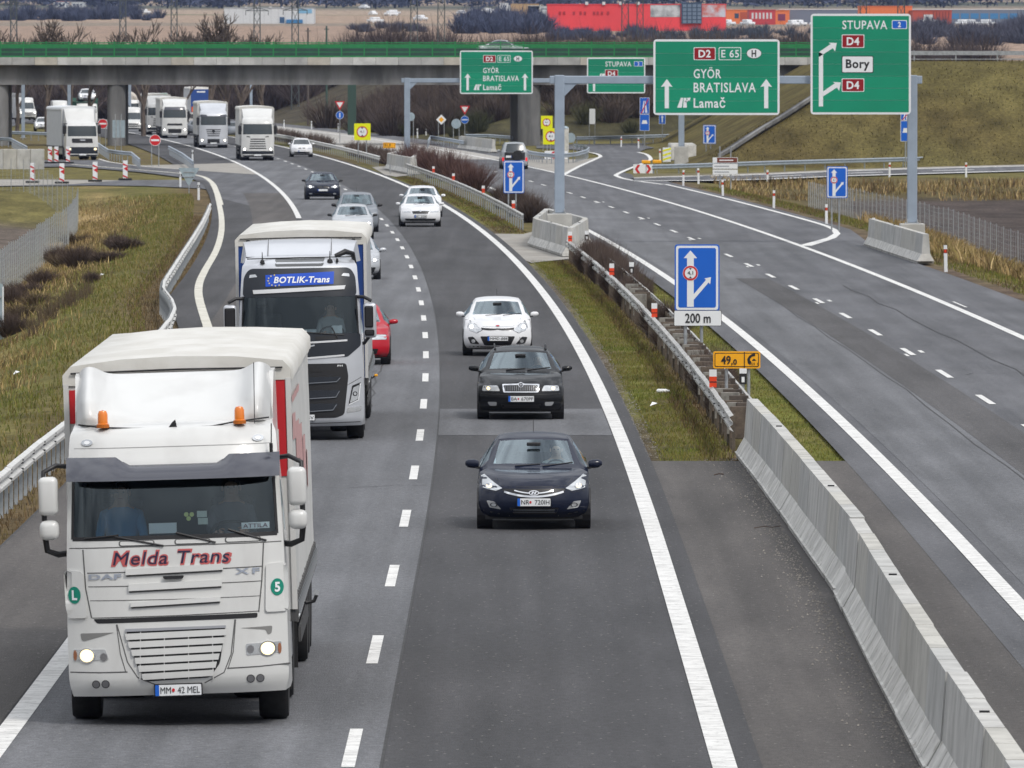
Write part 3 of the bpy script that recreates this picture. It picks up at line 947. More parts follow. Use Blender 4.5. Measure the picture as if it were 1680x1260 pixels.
# ------------------------------------------------------------------ wire fences
WIRE = mat('fence_wire', (.42, .46, .50), .5, .5)
def fence(label, path, h=1.9, post=3.0, wire=1.0):
    path = [Vector(p) for p in path]
    o = path[0]
    root = thing('wire_fence', label, 'fence', o)
    d = [0]
    for a, b in zip(path, path[1:]): d.append(d[-1] + (b - a).length)
    def at(s):
        i = min(max(int(np.searchsorted(d, s)) - 1, 0), len(path) - 2)
        p = path[i].lerp(path[i + 1], min(1, (s - d[i]) / (d[i + 1] - d[i])))
        return Vector((p.x, p.y, Hz(p.x, p.y)))
    pm = MB().cyl((0, 0, -.3), (0, 0, h + .08), .024, n=6).mesh('fence_post', STEEL)
    n = int(d[-1] / post)
    for k in range(min(n + 1, 290)): link('fence_post', pm, root, at(k * post) - o)
    b = MB()
    m = int(d[-1] / wire)
    for k in range(m):
        p = at(k * wire) - o
        b.box(p.x - .004, p.x + .004, p.y - .004, p.y + .004, p.z, p.z + h)
    b.build('wire_mesh', WIRE, root, kind='stuff')
    b = MB()
    for zz in np.arange(.1, h + .01, .2):
        b.tube([at(s) - o + Vector((0, 0, zz)) for s in np.arange(0, d[-1], post)], .003, 3, False)
    b.build('line_wire', WIRE, root, kind='stuff')
    return root
def gz(px, py, z):
    p = G(px, py, z)
    return p
fl = [gz(-40, 510, -1.0), gz(8, 467, -1.0), gz(50, 434, -1.0), gz(80, 411, -1.0), gz(110, 393, -1.0), gz(126, 366, -.9), gz(128, 350, -.8)]
fence('tall grey wire fence along the ploughed field on the left', fl)
fence('wire fence returning along the far end of the ploughed field', [gz(128, 350, -.8), gz(90, 344, -.8), gz(44, 336, -.8), gz(-60, 330, -.8)], 1.8)
fr = [gz(1318, 342, -1.0), gz(1390, 374, -1.1), gz(1470, 398, -1.2), gz(1560, 424, -1.25), gz(1620, 440, -1.25), gz(1760, 470, -1.25)]
fence('wire fence beside the dark field behind the right gantry post', [Vector((p.x + .3, p.y, 0)) for p in fr], 1.7)
# ------------------------------------------------------------------ signs
GREENS = [GREEN, mat('sign_green_faded', (.0, .225, .125), .45, var=.06, vs_=.4), mat('sign_green_fresh', (.0, .262, .142), .40, var=.06, vs_=.4)]
class Board:
    """a sign board: pixel coordinates of its face, measured from its top left corner, turned to metres"""
    def __init__(s, root, x0, y0, x1, y1, d, name='board'):
        s.d, s.k, s.root = d, d / F, root
        tl = A(x0, y0, d)
        s.o = Vector((tl.x, d, tl.z)) - Vector(root.location)
        s.x0, s.y0 = x0, y0
        s.w, s.h = (x1 - x0) * s.k, (y1 - y0) * s.k
    def c(s, px, py): return (s.o.x + (px - s.x0) * s.k, s.o.z - (py - s.y0) * s.k)
    def base(s, mt, border=None, r=.12, bw=.07, th=.06, outer=None):
        y = s.o.y
        X0, Z1 = s.o.x, s.o.z
        X1, Z0 = X0 + s.w, Z1 - s.h
        o1 = rect(X0, X1, Z0, Z1, r)
        plate(MB(), o1, y, th).build('board', outer or border or mt, s.root)
        if border is not None:
            i = bw
            if outer is not None:
                plate(MB(), rect(X0 + .03, X1 - .03, Z0 + .03, Z1 - .03, r * .9), y - .004, .004).build('border', border, s.root)
                i += .03
            if mt is GREEN:                            # the face is made of aluminium planks
                n = max(3, int(s.h / .5))
                for k in range(n):
                    a, b = Z0 + i + (s.h - 2 * i) * k / n, Z0 + i + (s.h - 2 * i) * (k + 1) / n
                    plate(MB(), rect(X0 + i, X1 - i, a + .004, b - .004), y - .008, .004).build('sign_plank', GREENS[(k * 2 + k // 2) % 3], s.root)
            else: plate(MB(), rect(X0 + i, X1 - i, Z0 + i, Z1 - i, r * .7), y - .008, .004).build('face', mt, s.root)
        rb = MB()
        for t in (.25, .75): rb.box(X0 + .05, X1 - .05, y + th, y + th + .04, Z0 + t * s.h - .03, Z0 + t * s.h + .03)
        rb.build('back_rail', STEEL, s.root)
    def poly(s, name, pts, mt, lift=.012, mirror=False):
        return plate(MB(), [s.c(*p) for p in pts][::-1], s.o.y - lift, .003).build(name, mt, s.root)
    def text(s, st, x0, y0, x1, y1, mt, lift=.013, bold=.02, name='lettering', spacing=1.1, ref=None):
        a, b = s.c(x0, y1), s.c(x1, y0)
        mb = MB()
        text(mb, st, a[0], b[0], a[1], b[1], s.o.y - lift, bold, spacing, ref=ref)
        return mb.build(name, mt, s.root, fix=False)
    def badge(s, st, x0, y0, x1, y1, mt, tm, frame=None, r=.05, tb=(.2, .2, .8, .8), name='route_badge', bold=.03):
        a, b = s.c(x0, y1), s.c(x1, y0)
        if frame is not None:
            plate(MB(), rect(a[0], b[0], a[1], b[1], r), s.o.y - .011, .003).build(name + '_frame', frame, s.root)
            i = .028
        else: i = 0
        plate(MB(), rect(a[0] + i, b[0] - i, a[1] + i, b[1] - i, r), s.o.y - .014, .003).build(name, mt, s.root)
        if st:
            w_, h_ = x1 - x0, y1 - y0
            s.text(st, x0 + w_ * tb[0], y0 + h_ * tb[1], x0 + w_ * tb[2], y0 + h_ * tb[3], tm, .018, bold)
def up_arrow(b, cx, y0, y1, hw=9.5, sw=4, hh=19, mt=SWHITE, notch=3):
    b.poly('arrow', [(cx, y0), (cx + hw, y0 + hh), (cx + sw, y0 + hh - notch), (cx + sw, y1), (cx - sw, y1), (cx - sw, y0 + hh - notch), (cx - hw, y0 + hh)], mt)

def sign_d2(root, x0, y0, x1, y1, d, ke, near):
    """the two-lane direction sign, drawn on the near board and repeated on the far one"""
    b = Board(root, x0, y0, x1, y1, d)
    b.base(GREEN, SWHITE, r=.16, bw=.085)
    f = lambda px, py: (x0 + (px - 1072) * ke, y0 + (py - 64) * ke)
    T = lambda st, ax, ay, bx, by, mt, **kw: b.text(st, *f(ax, ay), *f(bx, by), mt, **kw)
    b.badge('D2', *f(1138, 77), *f(1174, 98), DKRED, SWHITE, SWHITE, tb=(.22, .2, .78, .8))
    b.badge('E 65', *f(1179, 77), *f(1216, 98), GREEN, SWHITE, SWHITE, tb=(.12, .2, .9, .8), bold=.012)
    c = b.c(*f(1237, 87)); k = b.k * ke
    plate(MB(), disc(c[0], c[1], 12.5 * k, 8.6 * k), b.o.y - .012, .003).build('country_oval_rim', SBLACK, root)
    plate(MB(), disc(c[0], c[1], 11.8 * k, 7.9 * k), b.o.y - .015, .003).build('country_oval', SWHITE, root)
    T('H', 1233, 81.5, 1240.5, 93, SBLACK, lift=.019, bold=.03)
    T('GY\u00d6R', 1138, 109.5, 1183, 128, SWHITE, bold=.012)
    T('BRATISLAVA', 1138, 135, 1240, 151, SWHITE, bold=.012)
    T('Lama\u010d', 1138, 159, 1190, 176.5, SWHITE, bold=.018)
    for cx in (1094, 1257):
        p = f(cx, 129); q = f(cx, 177)
        up_arrow(b, p[0], p[1], q[1], 9.5 * ke, 3.4 * ke, 13 * ke, notch=1)
    for pl in ([(1111, 176), (1117, 160), (1121, 160), (1118.5, 176)], [(1120.5, 176), (1122, 160), (1126, 160), (1127, 176)], [(1123.5, 166), (1128, 163), (1127, 160), (1133, 159.5), (1131.5, 165), (1129.5, 164), (1126, 168)]):
        b.poly('exit_symbol', [f(*p) for p in pl], SWHITE)
    return b
def diag_arrow(b, f, x, y, mt=SWHITE):
    """branch leaving a vertical stem at (x, y) towards the upper right"""
    b.poly('arrow', [f(x, y), f(x + 19.5, y - 13.4), f(x + 15.8, y - 15.6), f(x + 29.4, y - 15.0), f(x + 26.4, y - 1.0), f(x + 23.0, y - 6.6), f(x, y + 8)], mt)
def sign_stupava(root, x0, y0, x1, y1, d, ke, full=True):
    b = Board(root, x0, y0, x1, y1, d)
    b.base(GREEN, SWHITE, r=.16, bw=.085)
    f = lambda px, py: (x0 + (px - 1330) * ke, y0 + (py - 23) * ke)
    b.text('STUPAVA', *f(1382, 34), *f(1455.5, 48.5), SWHITE, bold=.012)
    b.badge('2', *f(1463, 33.5), *f(1488, 48), BLUE, SWHITE, SWHITE, tb=(.40, .2, .6, .8))
    def bd(st, ax, ay, bx, by, m1, m2): b.badge(st, *f(ax, ay), *f(bx, by), m1, m2, SWHITE if m1 is DKRED else SBLACK, tb=(.22, .2, .78, .8) if st == 'D4' else (.13, .2, .88, .88))
    bd('D4', 1381, 57, 1418, 79, DKRED, SWHITE)
    if full:
        bd('Bory', 1381, 92, 1433, 120, SWHITE, SBLACK)
        bd('D4', 1381, 129, 1418, 151, DKRED, SWHITE)
        b.poly('arrow', [f(1343.5, 175), f(1350.5, 175), f(1350.5, 89), f(1343.5, 86)], SWHITE)
        diag_arrow(b, f, 1343.5, 86)
        diag_arrow(b, f, 1350.3, 150.5)
    else:
        for pl in ([(1362, 84), (1368, 68), (1372, 68), (1369, 84)], [(1371, 84), (1373, 68), (1381, 68), (1379, 84)]): b.poly('exit_symbol', [f(*p) for p in pl], SWHITE)
        b.poly('arrow', [f(1347, 118), f(1353, 118), f(1353, 95), f(1347, 95)], SWHITE)
    return b
GREYST = GREY_STEEL
def gantry(label, d, xl, xr, ybeam, pw, zfoot_l, zfoot_r, hb):
    L0 = A(xl, 300, d).x; R0 = A(xr, 300, d).x
    zb = A(840, ybeam, d).z
    t = thing('sign_gantry', label, 'gantry', (L0, d, 0))
    for x, zf, nm in ((0, zfoot_l, 'l'), (R0 - L0, zfoot_r, 'r')):
        MB().rbox(x - pw / 2, x + pw / 2, .12, .12 + pw, zf, zb + hb * .6, .03).build('gantry_post', GREYST, t)
        MB().box(x - pw * .7, x + pw * .7, .12 - pw * .2, .12 + pw * 1.2, zf - .04, zf).build('base_plate', STEEL, t)
        MB().rbox(x - .5, x + .5, -.3, 1.0, -.3, zf - .04, .03).build('concrete_plinth', CONC, t)
        for bx in (-.5, .5):
            MB().cyl((x + bx * pw, .06, zf), (x + bx * pw, .06, zf + .14), .03, n=6).build('anchor_bolt', STEEL, t)
    MB().rbox(-pw, R0 - L0 + pw, .16, .16 + hb * 1.1, zb - hb / 2, zb + hb / 2, .03).build('gantry_beam', GREYST, t)
    for x in (0, R0 - L0):
        s_ = 1 if x == 0 else -1
        MB().prism([(x + s_ * pw / 2, .2, zb - hb / 2), (x + s_ * (pw / 2 + .5), .2, zb - hb / 2), (x + s_ * pw / 2, .2, zb - hb / 2 - .5)], (0, .1, 0)).build('gusset', GREYST, t)
    return t
g1 = gantry('large grey steel gantry standing across the empty carriageway, the nearer of two', 405.0, 918, 1497, 131, .40, 1.25, .85, .32)
g2 = gantry('farther grey steel gantry standing just before the flyover', 722.0, 668, 1118, 132, .42, 1.0, 1.25, .30)
def hung(label, d, cx, y0):
    p = A(cx, y0, d - .15)
    return thing('direction_sign', label, 'road sign', (p.x, d - .15, p.z))
s_ = hung('big green sign reading GY\u00d6R BRATISLAVA with two white arrows, the larger', 405.0, 1175, 126)
sign_d2(s_, 1072, 64.5, 1279, 188.5, 404.85, 1.0, True)
s_ = hung('tall green sign reading STUPAVA with two D4 badges and a white panel', 405.0, 1412, 105)
sign_stupava(s_, 1330, 22.5, 1494.5, 187.5, 404.85, 1.0)
s_ = hung('smaller distant green sign reading GY\u00d6R BRATISLAVA in front of the flyover', 722.0, 814, 119)
sign_d2(s_, 754.5, 83, 874, 154, 721.85, .577, False)
s_ = hung('distant green STUPAVA sign with one D4 badge, partly behind the near beam', 722.0, 1010, 124)
sign_stupava(s_, 963, 94.5, 1058.5, 153, 721.85, .58, False)
# a third gantry far behind the flyover
g3 = gantry('distant gantry beyond the flyover carrying a green sign above the trucks', 1180.0, 213, 412, 120, .32, .3, .3, .3)
s_ = hung('distant green sign with a red badge above the white trucks', 1180.0, 252, 156)
b_ = Board(s_, 231, 152.5, 275, 168, 1179.85)
b_.base(GREEN, SWHITE, r=.1, bw=.07)
b_.poly('route_badge', [(240, 154.5), (246, 154.5), (246, 158), (240, 158)], DKRED)
for i, (a, c) in enumerate(((249, 254), (256, 260))): b_.poly('lettering', [(a, 155), (c, 155), (c, 158), (a, 158)], SWHITE)

def posts(root, xs, ztop, r=.04, y=.10, zb=-.3, mt=None):
    for x in xs: MB().cyl((x, y, zb), (x, y, ztop), r, n=10).build('sign_post', mt or STEEL, root)
def lane_sign(label, x0, y0, x1, y1, d, zg=0.0, plate200=False, post=True, name='lane_sign'):
    """blue lane-split sign with a height-limit roundel"""
    cx = (x0 + x1) / 2
    p = A(cx, y1, d)
    t = thing(name, label, 'road sign', (p.x, d, zg))
    b = Board(t, x0, y0, x1, y1, d)
    W, H_ = x1 - x0, y1 - y0
    b.base(BLUE, SWHITE, r=.07, bw=W * b.k * .05, outer=BLUE)
    f = lambda u, v: (x0 + u * W, y0 + v * H_)
    b.poly('arrow', [f(.35, .09), f(.50, .205), f(.425, .205), f(.425, .74), f(.425, .935), f(.275, .935), f(.275, .205), f(.20, .205)], SWHITE)
    b.poly('branch_arrow', [f(.425, .745), f(.70, .53), f(.66, .51), f(.81, .49), f(.79, .60), f(.755, .57), f(.425, .83)], SWHITE)
    c = b.c(*f(.35, .43)); r = W * b.k * .172
    plate(MB(), disc(c[0], c[1], r), b.o.y - .016, .003).build('height_limit_rim', SWHITE, t)
    plate(MB(), disc(c[0], c[1], r * .96), b.o.y - .019, .003).build('height_limit_ring', RED, t)
    plate(MB(), disc(c[0], c[1], r * .72), b.o.y - .022, .003).build('height_limit_disc', SWHITE, t)
    m = MB()
    for s in (1, -1):
        m.prism([(c[0] - r * .2, b.o.y - .026, c[1] + s * r * .66), (c[0] + r * .2, b.o.y - .026, c[1] + s * r * .66), (c[0], b.o.y - .026, c[1] + s * r * .42)], (0, .002, 0))
    text(m, '4,1', c[0] - r * .38, c[0] + r * .36, c[1] - r * .28, c[1] + r * .26, b.o.y - .026, .03)
    m.build('height_limit_marks', SBLACK, t)
    zt = b.o.z
    if plate200:
        b2 = Board(t, 1105.5, 509, 1184, 535, d)
        b2.base(SWHITE, SBLACK, r=.04, bw=.012)
        b2.text('200 m', 1124, 514, 1166, 530, SBLACK, .02, .015, spacing=1.0)
    if post: posts(t, (-.26 * W * b.k, .10 * W * b.k), zt - .05)
    return t
lane_sign('large blue lane sign with a 4,1 roundel above a 200 m plate', 1107, 401, 1180.5, 510.5, 233, 0, True)
lane_sign('blue lane sign behind the guardrail in front of the dark car', 826, 263.5, 860, 317, 470)
lane_sign('blue lane sign with roundel on two posts at the right verge by the fence', 1356.5, 273, 1390.5, 325, 436, -.3)
lane_sign('small blue lane sign on the local road below the far gantry', 1153.5, 205, 1174.5, 236, 742)
def small_sign(name, label, px, py, d, zg=0.0, cat='road sign', two=False, ztop=None, r=.035):
    p = A(px, py, d)
    t = thing(name, label, cat, (p.x, d, zg))
    posts(t, (-.25, .25) if two else (0,), (ztop if ztop is not None else p.z - zg) , r)
    return t
# 49,0 emergency phone plate
t = small_sign('distance_plate', 'amber plate reading 49,0 with a telephone symbol over the median rail', 1209, 577, 203, two=False, ztop=1.0)
bpy.data.objects.remove([o for o in kids(t)][0])
posts(t, (-.21, .24), 1.2, .035)
b_ = Board(t, 1170, 576.5, 1247.5, 604.5, 203)
b_.base(AMBER, SBLACK, r=.04, bw=.016, outer=AMBER)
b_.text('49', 1183, 583.5, 1199, 598, SBLACK, .02, .02, spacing=1.0)
b_.text(',', 1199.8, 595, 1202, 600, SBLACK, .02, .02)
b_.text('0', 1203, 589, 1209, 598.5, SBLACK, .02, .03)
b_.poly('divider', [(1220.5, 577.5), (1222, 577.5), (1222, 603.5), (1220.5, 603.5)], SBLACK, .014)
b_.poly('telephone_symbol', [(1227, 596), (1226, 589), (1229, 584), (1234, 580.5), (1239, 580), (1239, 584), (1234, 585), (1231, 588), (1230.5, 591), (1233, 594), (1231, 599)], SBLACK, .014)
b_.poly('telephone_symbol', [(1233, 592), (1237, 588), (1241, 592)], SBLACK, .014)
b_.text('D2  P', 1233, 595, 1244.5, 599, SBLACK, .02, .02)
# amber plate farther away
t = small_sign('distance_plate', 'distant blank-looking amber plate beside the far gantry barrier', 640, 240, 660, ztop=.6)
b_ = Board(t, 628.5, 234, 649, 243, 660); b_.base(AMBER, SBLACK, r=.03, bw=.02, outer=AMBER)
b_.text('51,0', 631, 236, 641, 241, SBLACK, .02, .02)
# fluorescent yellow height limit boards
for lab, x0, y0, x1, y1, d in (('fluorescent yellow height limit board standing behind the median hedge', 581, 202.5, 608, 230, 735), ('lower fluorescent yellow height limit board of the pair by the pier', 891, 210.5, 917, 237, 775), ('upper fluorescent yellow height limit board of the pair by the pier', 887.5, 190, 906.5, 211.5, 830)):
    p = A((x0 + x1) / 2, y1, d)
    t = thing('height_limit_sign', lab, 'road sign', (p.x, d, 0), 0, 'yellow height limit signs')
    b_ = Board(t, x0, y0, x1, y1, d); b_.base(YEL, None, r=.05)
    c = b_.c((x0 + x1) / 2 - .2, (y0 + y1) / 2); r = (x1 - x0) * b_.k * .34
    plate(MB(), disc(c[0], c[1], r), b_.o.y - .012, .003).build('red_ring', RED, t)
    plate(MB(), disc(c[0], c[1], r * .82), b_.o.y - .015, .003).build('white_disc', SWHITE, t)
    m = MB()
    for s in (1, -1): m.prism([(c[0] - r * .25, b_.o.y - .018, c[1] + s * r * .8), (c[0] + r * .25, b_.o.y - .018, c[1] + s * r * .8), (c[0], b_.o.y - .018, c[1] + s * r * .5)], (0, .002, 0))
    text(m, '4,1', c[0] - r * .4, c[0] + r * .3, c[1] - r * .25, c[1] + r * .25, b_.o.y - .018, .02)
    m.build('height_marks', SBLACK, t)
    posts(t, (-.3, .3), b_.o.z - .1)
def roundel(t, px, py, d, r, rim, face, off=0.0):
    c = A(px, py, d) - Vector(t.location)
    plate(MB(), disc(c.x, c.z, r), c.y - .01 - off, .02).build('disc_rim', rim, t)
    plate(MB(), disc(c.x, c.z, r * .92), c.y - .016 - off, .003).build('disc_face', face, t)
    return c
def triangle(t, px, py, d, w, rim, face):
    c = A(px, py, d) - Vector(t.location)
    h = w * .9
    plate(MB(), fillet([(c.x - w / 2, c.z + h / 2), (c.x, c.z - h / 2), (c.x + w / 2, c.z + h / 2)], .05), c.y - .012, .02).build('triangle_rim', rim, t)
    k = .64
    plate(MB(), [(c.x - w / 2 * k, c.z + h / 2 - .10), (c.x, c.z - h / 2 + .22), (c.x + w / 2 * k, c.z + h / 2 - .10)], c.y - .017, .003).build('triangle_face', face, t)
# no entry signs
for px, py, d, r, lab in ((254.5, 230, 700, .40, 'red no entry disc on two posts beside the truck lane'), (168.5, 203, 860, .42, 'red no entry disc partly behind the left flyover pier')):
    t = small_sign('no_entry_sign', lab, px, py, d, two=True, ztop=A(px, py, d).z)
    c = roundel(t, px, py, d, r, SWHITE, RED)
    plate(MB(), rect(c.x - r * .72, c.x + r * .72, c.z - r * .16, c.z + r * .16), c.y - .021, .003).build('white_bar', SWHITE, t)
# give way triangle seen from behind
t = small_sign('give_way_sign', 'back of a grey triangular sign at the left slip road mouth', 310, 290, 560, -.2, ztop=A(310, 280, 560).z + .2)
c = A(310, 290.5, 560) - Vector(t.location)
w_ = 35 * 560 / F
plate(MB(), fillet([(c.x - w_ / 2, c.z + w_ * .43), (c.x, c.z - w_ * .43), (c.x + w_ / 2, c.z + w_ * .43)], .06), c.y - .02, .02).build('triangle_back', SBACK, t)
for zz in (.25, -.02): MB().box(c.x - .3, c.x + .3, c.y - .05, c.y - .02, c.z + zz, c.z + zz + .05).build('back_rail', STEEL, t)
# big grey sign back at the left frame edge
t = small_sign('motorway_sign', 'grey back of a large sign cut by the left picture edge', -12, 560, 300, -1.0, ztop=A(-12, 480, 300).z + 1.0)
c0, c1 = A(-60, 663, 300) - Vector(t.location), A(5.5, 465, 300) - Vector(t.location)
plate(MB(), rect(c0.x, c1.x, c0.z, c1.z, .1), -.03, .03).build('sign_back', SBACK, t)
plate(MB(), rect(c1.x - .03, c1.x + .012, c0.z + .1, c1.z - .1), -.04, .05).build('edge_trim', SWHITE, t)
for py in (487, 577): 
    zz = A(0, py, 300).z - t.location.z
    MB().box(c0.x, c1.x - .05, -.08, -.03, zz - .03, zz + .03).build('back_rail', STEEL, t)
# grey sheet in front of the left pier
t = small_sign('rectangular_sign', 'pale grey back of a rectangular sign in front of the left pier', 194, 200, 830, two=True, ztop=3.0)
c0, c1 = A(184.5, 226, 830) - Vector(t.location), A(205, 197, 830) - Vector(t.location)
plate(MB(), rect(c0.x, c1.x, c0.z, c1.z, .04), -.03, .03).build('sheet', SBACK, t)
for fx in (.3, .62): MB().box(c0.x + (c1.x - c0.x) * fx - .03, c0.x + (c1.x - c0.x) * fx + .03, -.06, -.03, c0.z, c1.z).build('back_rail', STEEL, t)
# small signs at the junction
for px, lab in ((557.5, 'give way triangle over a blue disc at the edge of the scrub'), (762.5, 'give way triangle over a blue disc behind the concrete blocks')):
    py = 173.5 if px < 600 else 181
    d = 905
    t = small_sign('give_way_sign', lab, px, py, d, ztop=A(px, py, d).z)
    triangle(t, px, py, d, .92, RED, SWHITE)
    c = roundel(t, px, py + 15.5, d, .36, SWHITE, BLUE)
    if px < 600: plate(MB(), rect(c.x - .05, c.x + .05, c.z - .2, c.z + .2), c.y - .021, .003).build('arrow', SWHITE, t)
    else: plate(MB(), rect(c.x - .25, c.x + .25, c.z - .05, c.z + .05), c.y - .021, .003).build('arrow', SWHITE, t)
t = small_sign('priority_sign', 'yellow and white diamond priority sign on two posts before the scrub', 724, 196, 880, two=True, ztop=A(724, 196, 880).z)
c = A(724, 196.3, 880) - Vector(t.location)
for r, m_, o_ in ((.46, SBLACK, 0), (.45, SWHITE, .004), (.24, AMBER, .008)): plate(MB(), fillet([(c.x, c.z + r), (c.x - r, c.z), (c.x, c.z - r), (c.x + r, c.z)], .04), c.y - .012 - o_, .006).build('diamond', m_, t)
for px, py, d, r, lab in ((748.5, 203, 870, .42, 'round grey sign back left of the blue disc'), (673.5, 191.5, 880, .38, 'round grey sign back beside the far gantry post'), (936, 226, 800, .40, 'round grey sign back beside the pale pillar at the pier')):
    t = small_sign('round_sign', lab, px, py, d, two=True, ztop=A(px, py, d).z)
    roundel(t, px, py, d, r, SBACK, SBACK)
t = small_sign('blank_sign', 'narrow white blank sign on two posts before the green bank', 971.5, 190, 900, two=True, ztop=A(971, 190, 900).z)
b_ = Board(t, 967, 178.5, 976.5, 203.5, 900); b_.base(SWHITE, None, r=.05)
t = small_sign('pillar', 'pale concrete control pillar beside the yellow signs', 928, 236, 800, ztop=.2, cat='pillar')
MB().rbox(-.25, .25, -.2, .2, -.1, 2.0, .03).build('pillar_body', FOOT, t)
MB().lathe([(.26, 2.0), (.22, 2.12), (.02, 2.2)], 12).build('pillar_cap', SBACK, t)
# motorway begin/end boards
def mw(label, x0, y0, x1, y1, d, split, bus=True):
    p = A((x0 + x1) / 2, y1, d)
    t = thing('motorway_sign', label, 'road sign', (p.x, d, 0))
    b = Board(t, x0, y0, x1, split - .6, d); b.base(BLUE, SWHITE, r=.05, bw=.03)
    W, H_ = x1 - x0, split - y0
    f = lambda u, v: (x0 + u * W, y0 + v * H_)
    for pl in ([(.22, .9), (.40, .2), (.47, .2), (.42, .9)], [(.58, .9), (.53, .2), (.60, .2), (.78, .9)]): b.poly('road_symbol', [f(*q) for q in pl], SWHITE)
    b.poly('red_stroke', [f(.12, .92), f(.84, .06), f(.90, .12), f(.20, .97)], RED, .016)
    b2 = Board(t, x0, split, x1, y1, d); b2.base(BLUE, SWHITE, r=.05, bw=.03)
    H2 = y1 - split
    b2.poly('car_symbol', [(x0 + .2 * W, split + .58 * H2), (x0 + .3 * W, split + .36 * H2), (x0 + .7 * W, split + .36 * H2), (x0 + .8 * W, split + .58 * H2)], SWHITE)
    posts(t, (0,), b.o.z - .2, .05)
    return t
mw('blue motorway end board above a blue car board behind the slip road', 1049.5, 160, 1065.5, 214.5, 840, 187.5)
mw('blue end of motorway board half hidden by the right gantry post', 1477.5, 182, 1494, 232, 690, 198)
t = small_sign('blue_sign', 'small distant blue sign under the big green board', 1087, 200, 900, ztop=A(1087, 200, 900).z)
b_ = Board(t, 1081, 187, 1092, 203.5, 900); b_.base(BLUE, SWHITE, r=.04, bw=.03)
b_.poly('arrow', [(1085.5, 201), (1085.5, 193), (1084, 193), (1086.5, 189), (1089, 193), (1087.5, 193), (1087.5, 201)], SWHITE)
# chevron boards
def chevron(label, x0, y0, x1, y1, d, double):
    p = A((x0 + x1) / 2, y1, d)
    t = thing('chevron_board', label, 'road sign', (p.x, d, 0))
    b = Board(t, x0, y0, x1, y1, d); b.base(SWHITE, None, r=.03)
    W, H_ = x1 - x0, y1 - y0
    f = lambda u, v: (x0 + u * W, y0 + v * H_)
    if double:
        b.poly('chevron', [f(.08, .5), f(.22, .06), f(.36, .06), f(.22, .5), f(.36, .94), f(.22, .94)], RED)
        b.poly('chevron', [f(.92, .5), f(.78, .94), f(.64, .94), f(.78, .5), f(.64, .06), f(.78, .06)], RED)
    else:
        b.poly('chevron', [f(.22, .5), f(.36, .06), f(.46, .06), f(.34, .5), f(.46, .94), f(.36, .94)], RED)
        b.poly('chevron', [f(.70, .5), f(.78, .3), f(.86, .5), f(.78, .7)], RED)
    posts(t, (-.5, .5), b.o.z - .1)
chevron('white board with two red chevrons facing apart on the slip road nose', 1039, 269.5, 1071, 285, 665, True)
chevron('white board with a red left chevron behind the near gantry post', 893.5, 247.5, 931.5, 261, 745, False)
# destination signs, brown over white
t = thing('destination_sign', 'brown and white local destination boards on thin posts by the slip road', 'road sign', (A(1190, 288, 585).x, 585, 0))
for i, (y0, y1, m_) in enumerate(((258, 267.5, None), (268.5, 277, SWHITE), (278, 286.5, SWHITE))):
    b_ = Board(t, 1169, y0, 1210.5, y1, 585)
    if m_ is None:
        b_.base(SWHITE, SBLACK, r=.02, bw=.008)
        b_.poly('brown_panel', [(1176.5, y0 + .8), (1209.5, y0 + .8), (1209.5, y1 - .8), (1176.5, y1 - .8)], mat('sign_brown', (.16, .035, .018), .5))
        b_.text('Hotel  mesto', 1179, y0 + 2.6, 1202, y1 - 2.8, SWHITE, .018) if False else b_.poly('lettering', [(1180, y0 + 4), (1203, y0 + 4), (1203, y1 - 3.6), (1180, y1 - 3.6)], SWHITE, .016)
    else:
        b_.base(m_, SBLACK, r=.02, bw=.008)
        b_.poly('lettering', [(1172, y0 + 3.4), (1196, y0 + 3.4), (1196, y1 - 3.4), (1172, y1 - 3.4)], mat('faded_ink', (.30, .32, .36), .6), .014)
posts(t, (-.32, .32), 2.4)

# ------------------------------------------------------------------ delineators and beacons
def delineator_mesh():
    b = MB().prism(fillet([(-.06, -.05), (.06, -.05), (.06, .05), (-.06, .05)], .02, 2) and [(x, y, 0) for x, y in fillet([(-.06, -.05), (.06, -.05), (.06, .05), (-.06, .05)], .02, 2)], (0, 0, 1.0))
    return b
dl_red = mat('delineator_band_red', (.24, .03, .012), .5)
def proto_post(kind):
    t = thing('marker_post', 'x', 'marker post', (0, 0, -100), 0, 'white roadside marker posts')
    delineator_mesh().build('post_body', SWHITE, t)
    MB().box(-.064, .064, -.056, .056, .72, .86).build('band', dl_red if kind == 'r' else SBLACK, t)
    MB().box(-.03, .03, -.062, -.056, .745, .835).build('reflector', ORANGE if kind == 'r' else SWHITE, t)
    return t
DP = []
def put_posts(kind, spots):
    pr = None
    for px, py, lab in spots:
        p = G(px, py, 0)
        z = Hz(p.x, p.y)
        if kind == 'low' : pass
        if pr is None: pr = proto_post(kind); t = pr; t['label'] = lab
        else: t = dup(pr, lab)
        t.location = (p.x, p.y, max(z, -.3) - .05)
        t.rotation_euler = (0, RND.uniform(-.03, .03), RND.uniform(-.2, .2))
put_posts('r', [(1552, 443, 'marker post right beside the end of the short concrete barrier'), (1433, 392, 'marker post at the far end of the short concrete barrier'), (1356, 367, 'marker post in front of the blue sign by the fence'),
                (1269.5, 341, 'marker post on the brown verge left of the blue sign'), (1186, 321, 'marker post below the brown and white destination boards'), (1121, 303, 'marker post at the tip of the verge where the slip roads part'),
                (1146, 299, 'marker post between the verge tip and the destination boards'), (1259, 296, 'marker post on the local road right of the destination boards'), (1459, 289, 'marker post on the local road left of the gantry post'),
                (1585, 289, 'marker post on the local road right of the gantry post'), (1083, 264, 'marker post beside the yellow striped block'), (1047.5, 243, 'marker post by the back slip road under the blue boards'),
                (1019, 241, 'marker post by the back slip road left of the blue boards')])
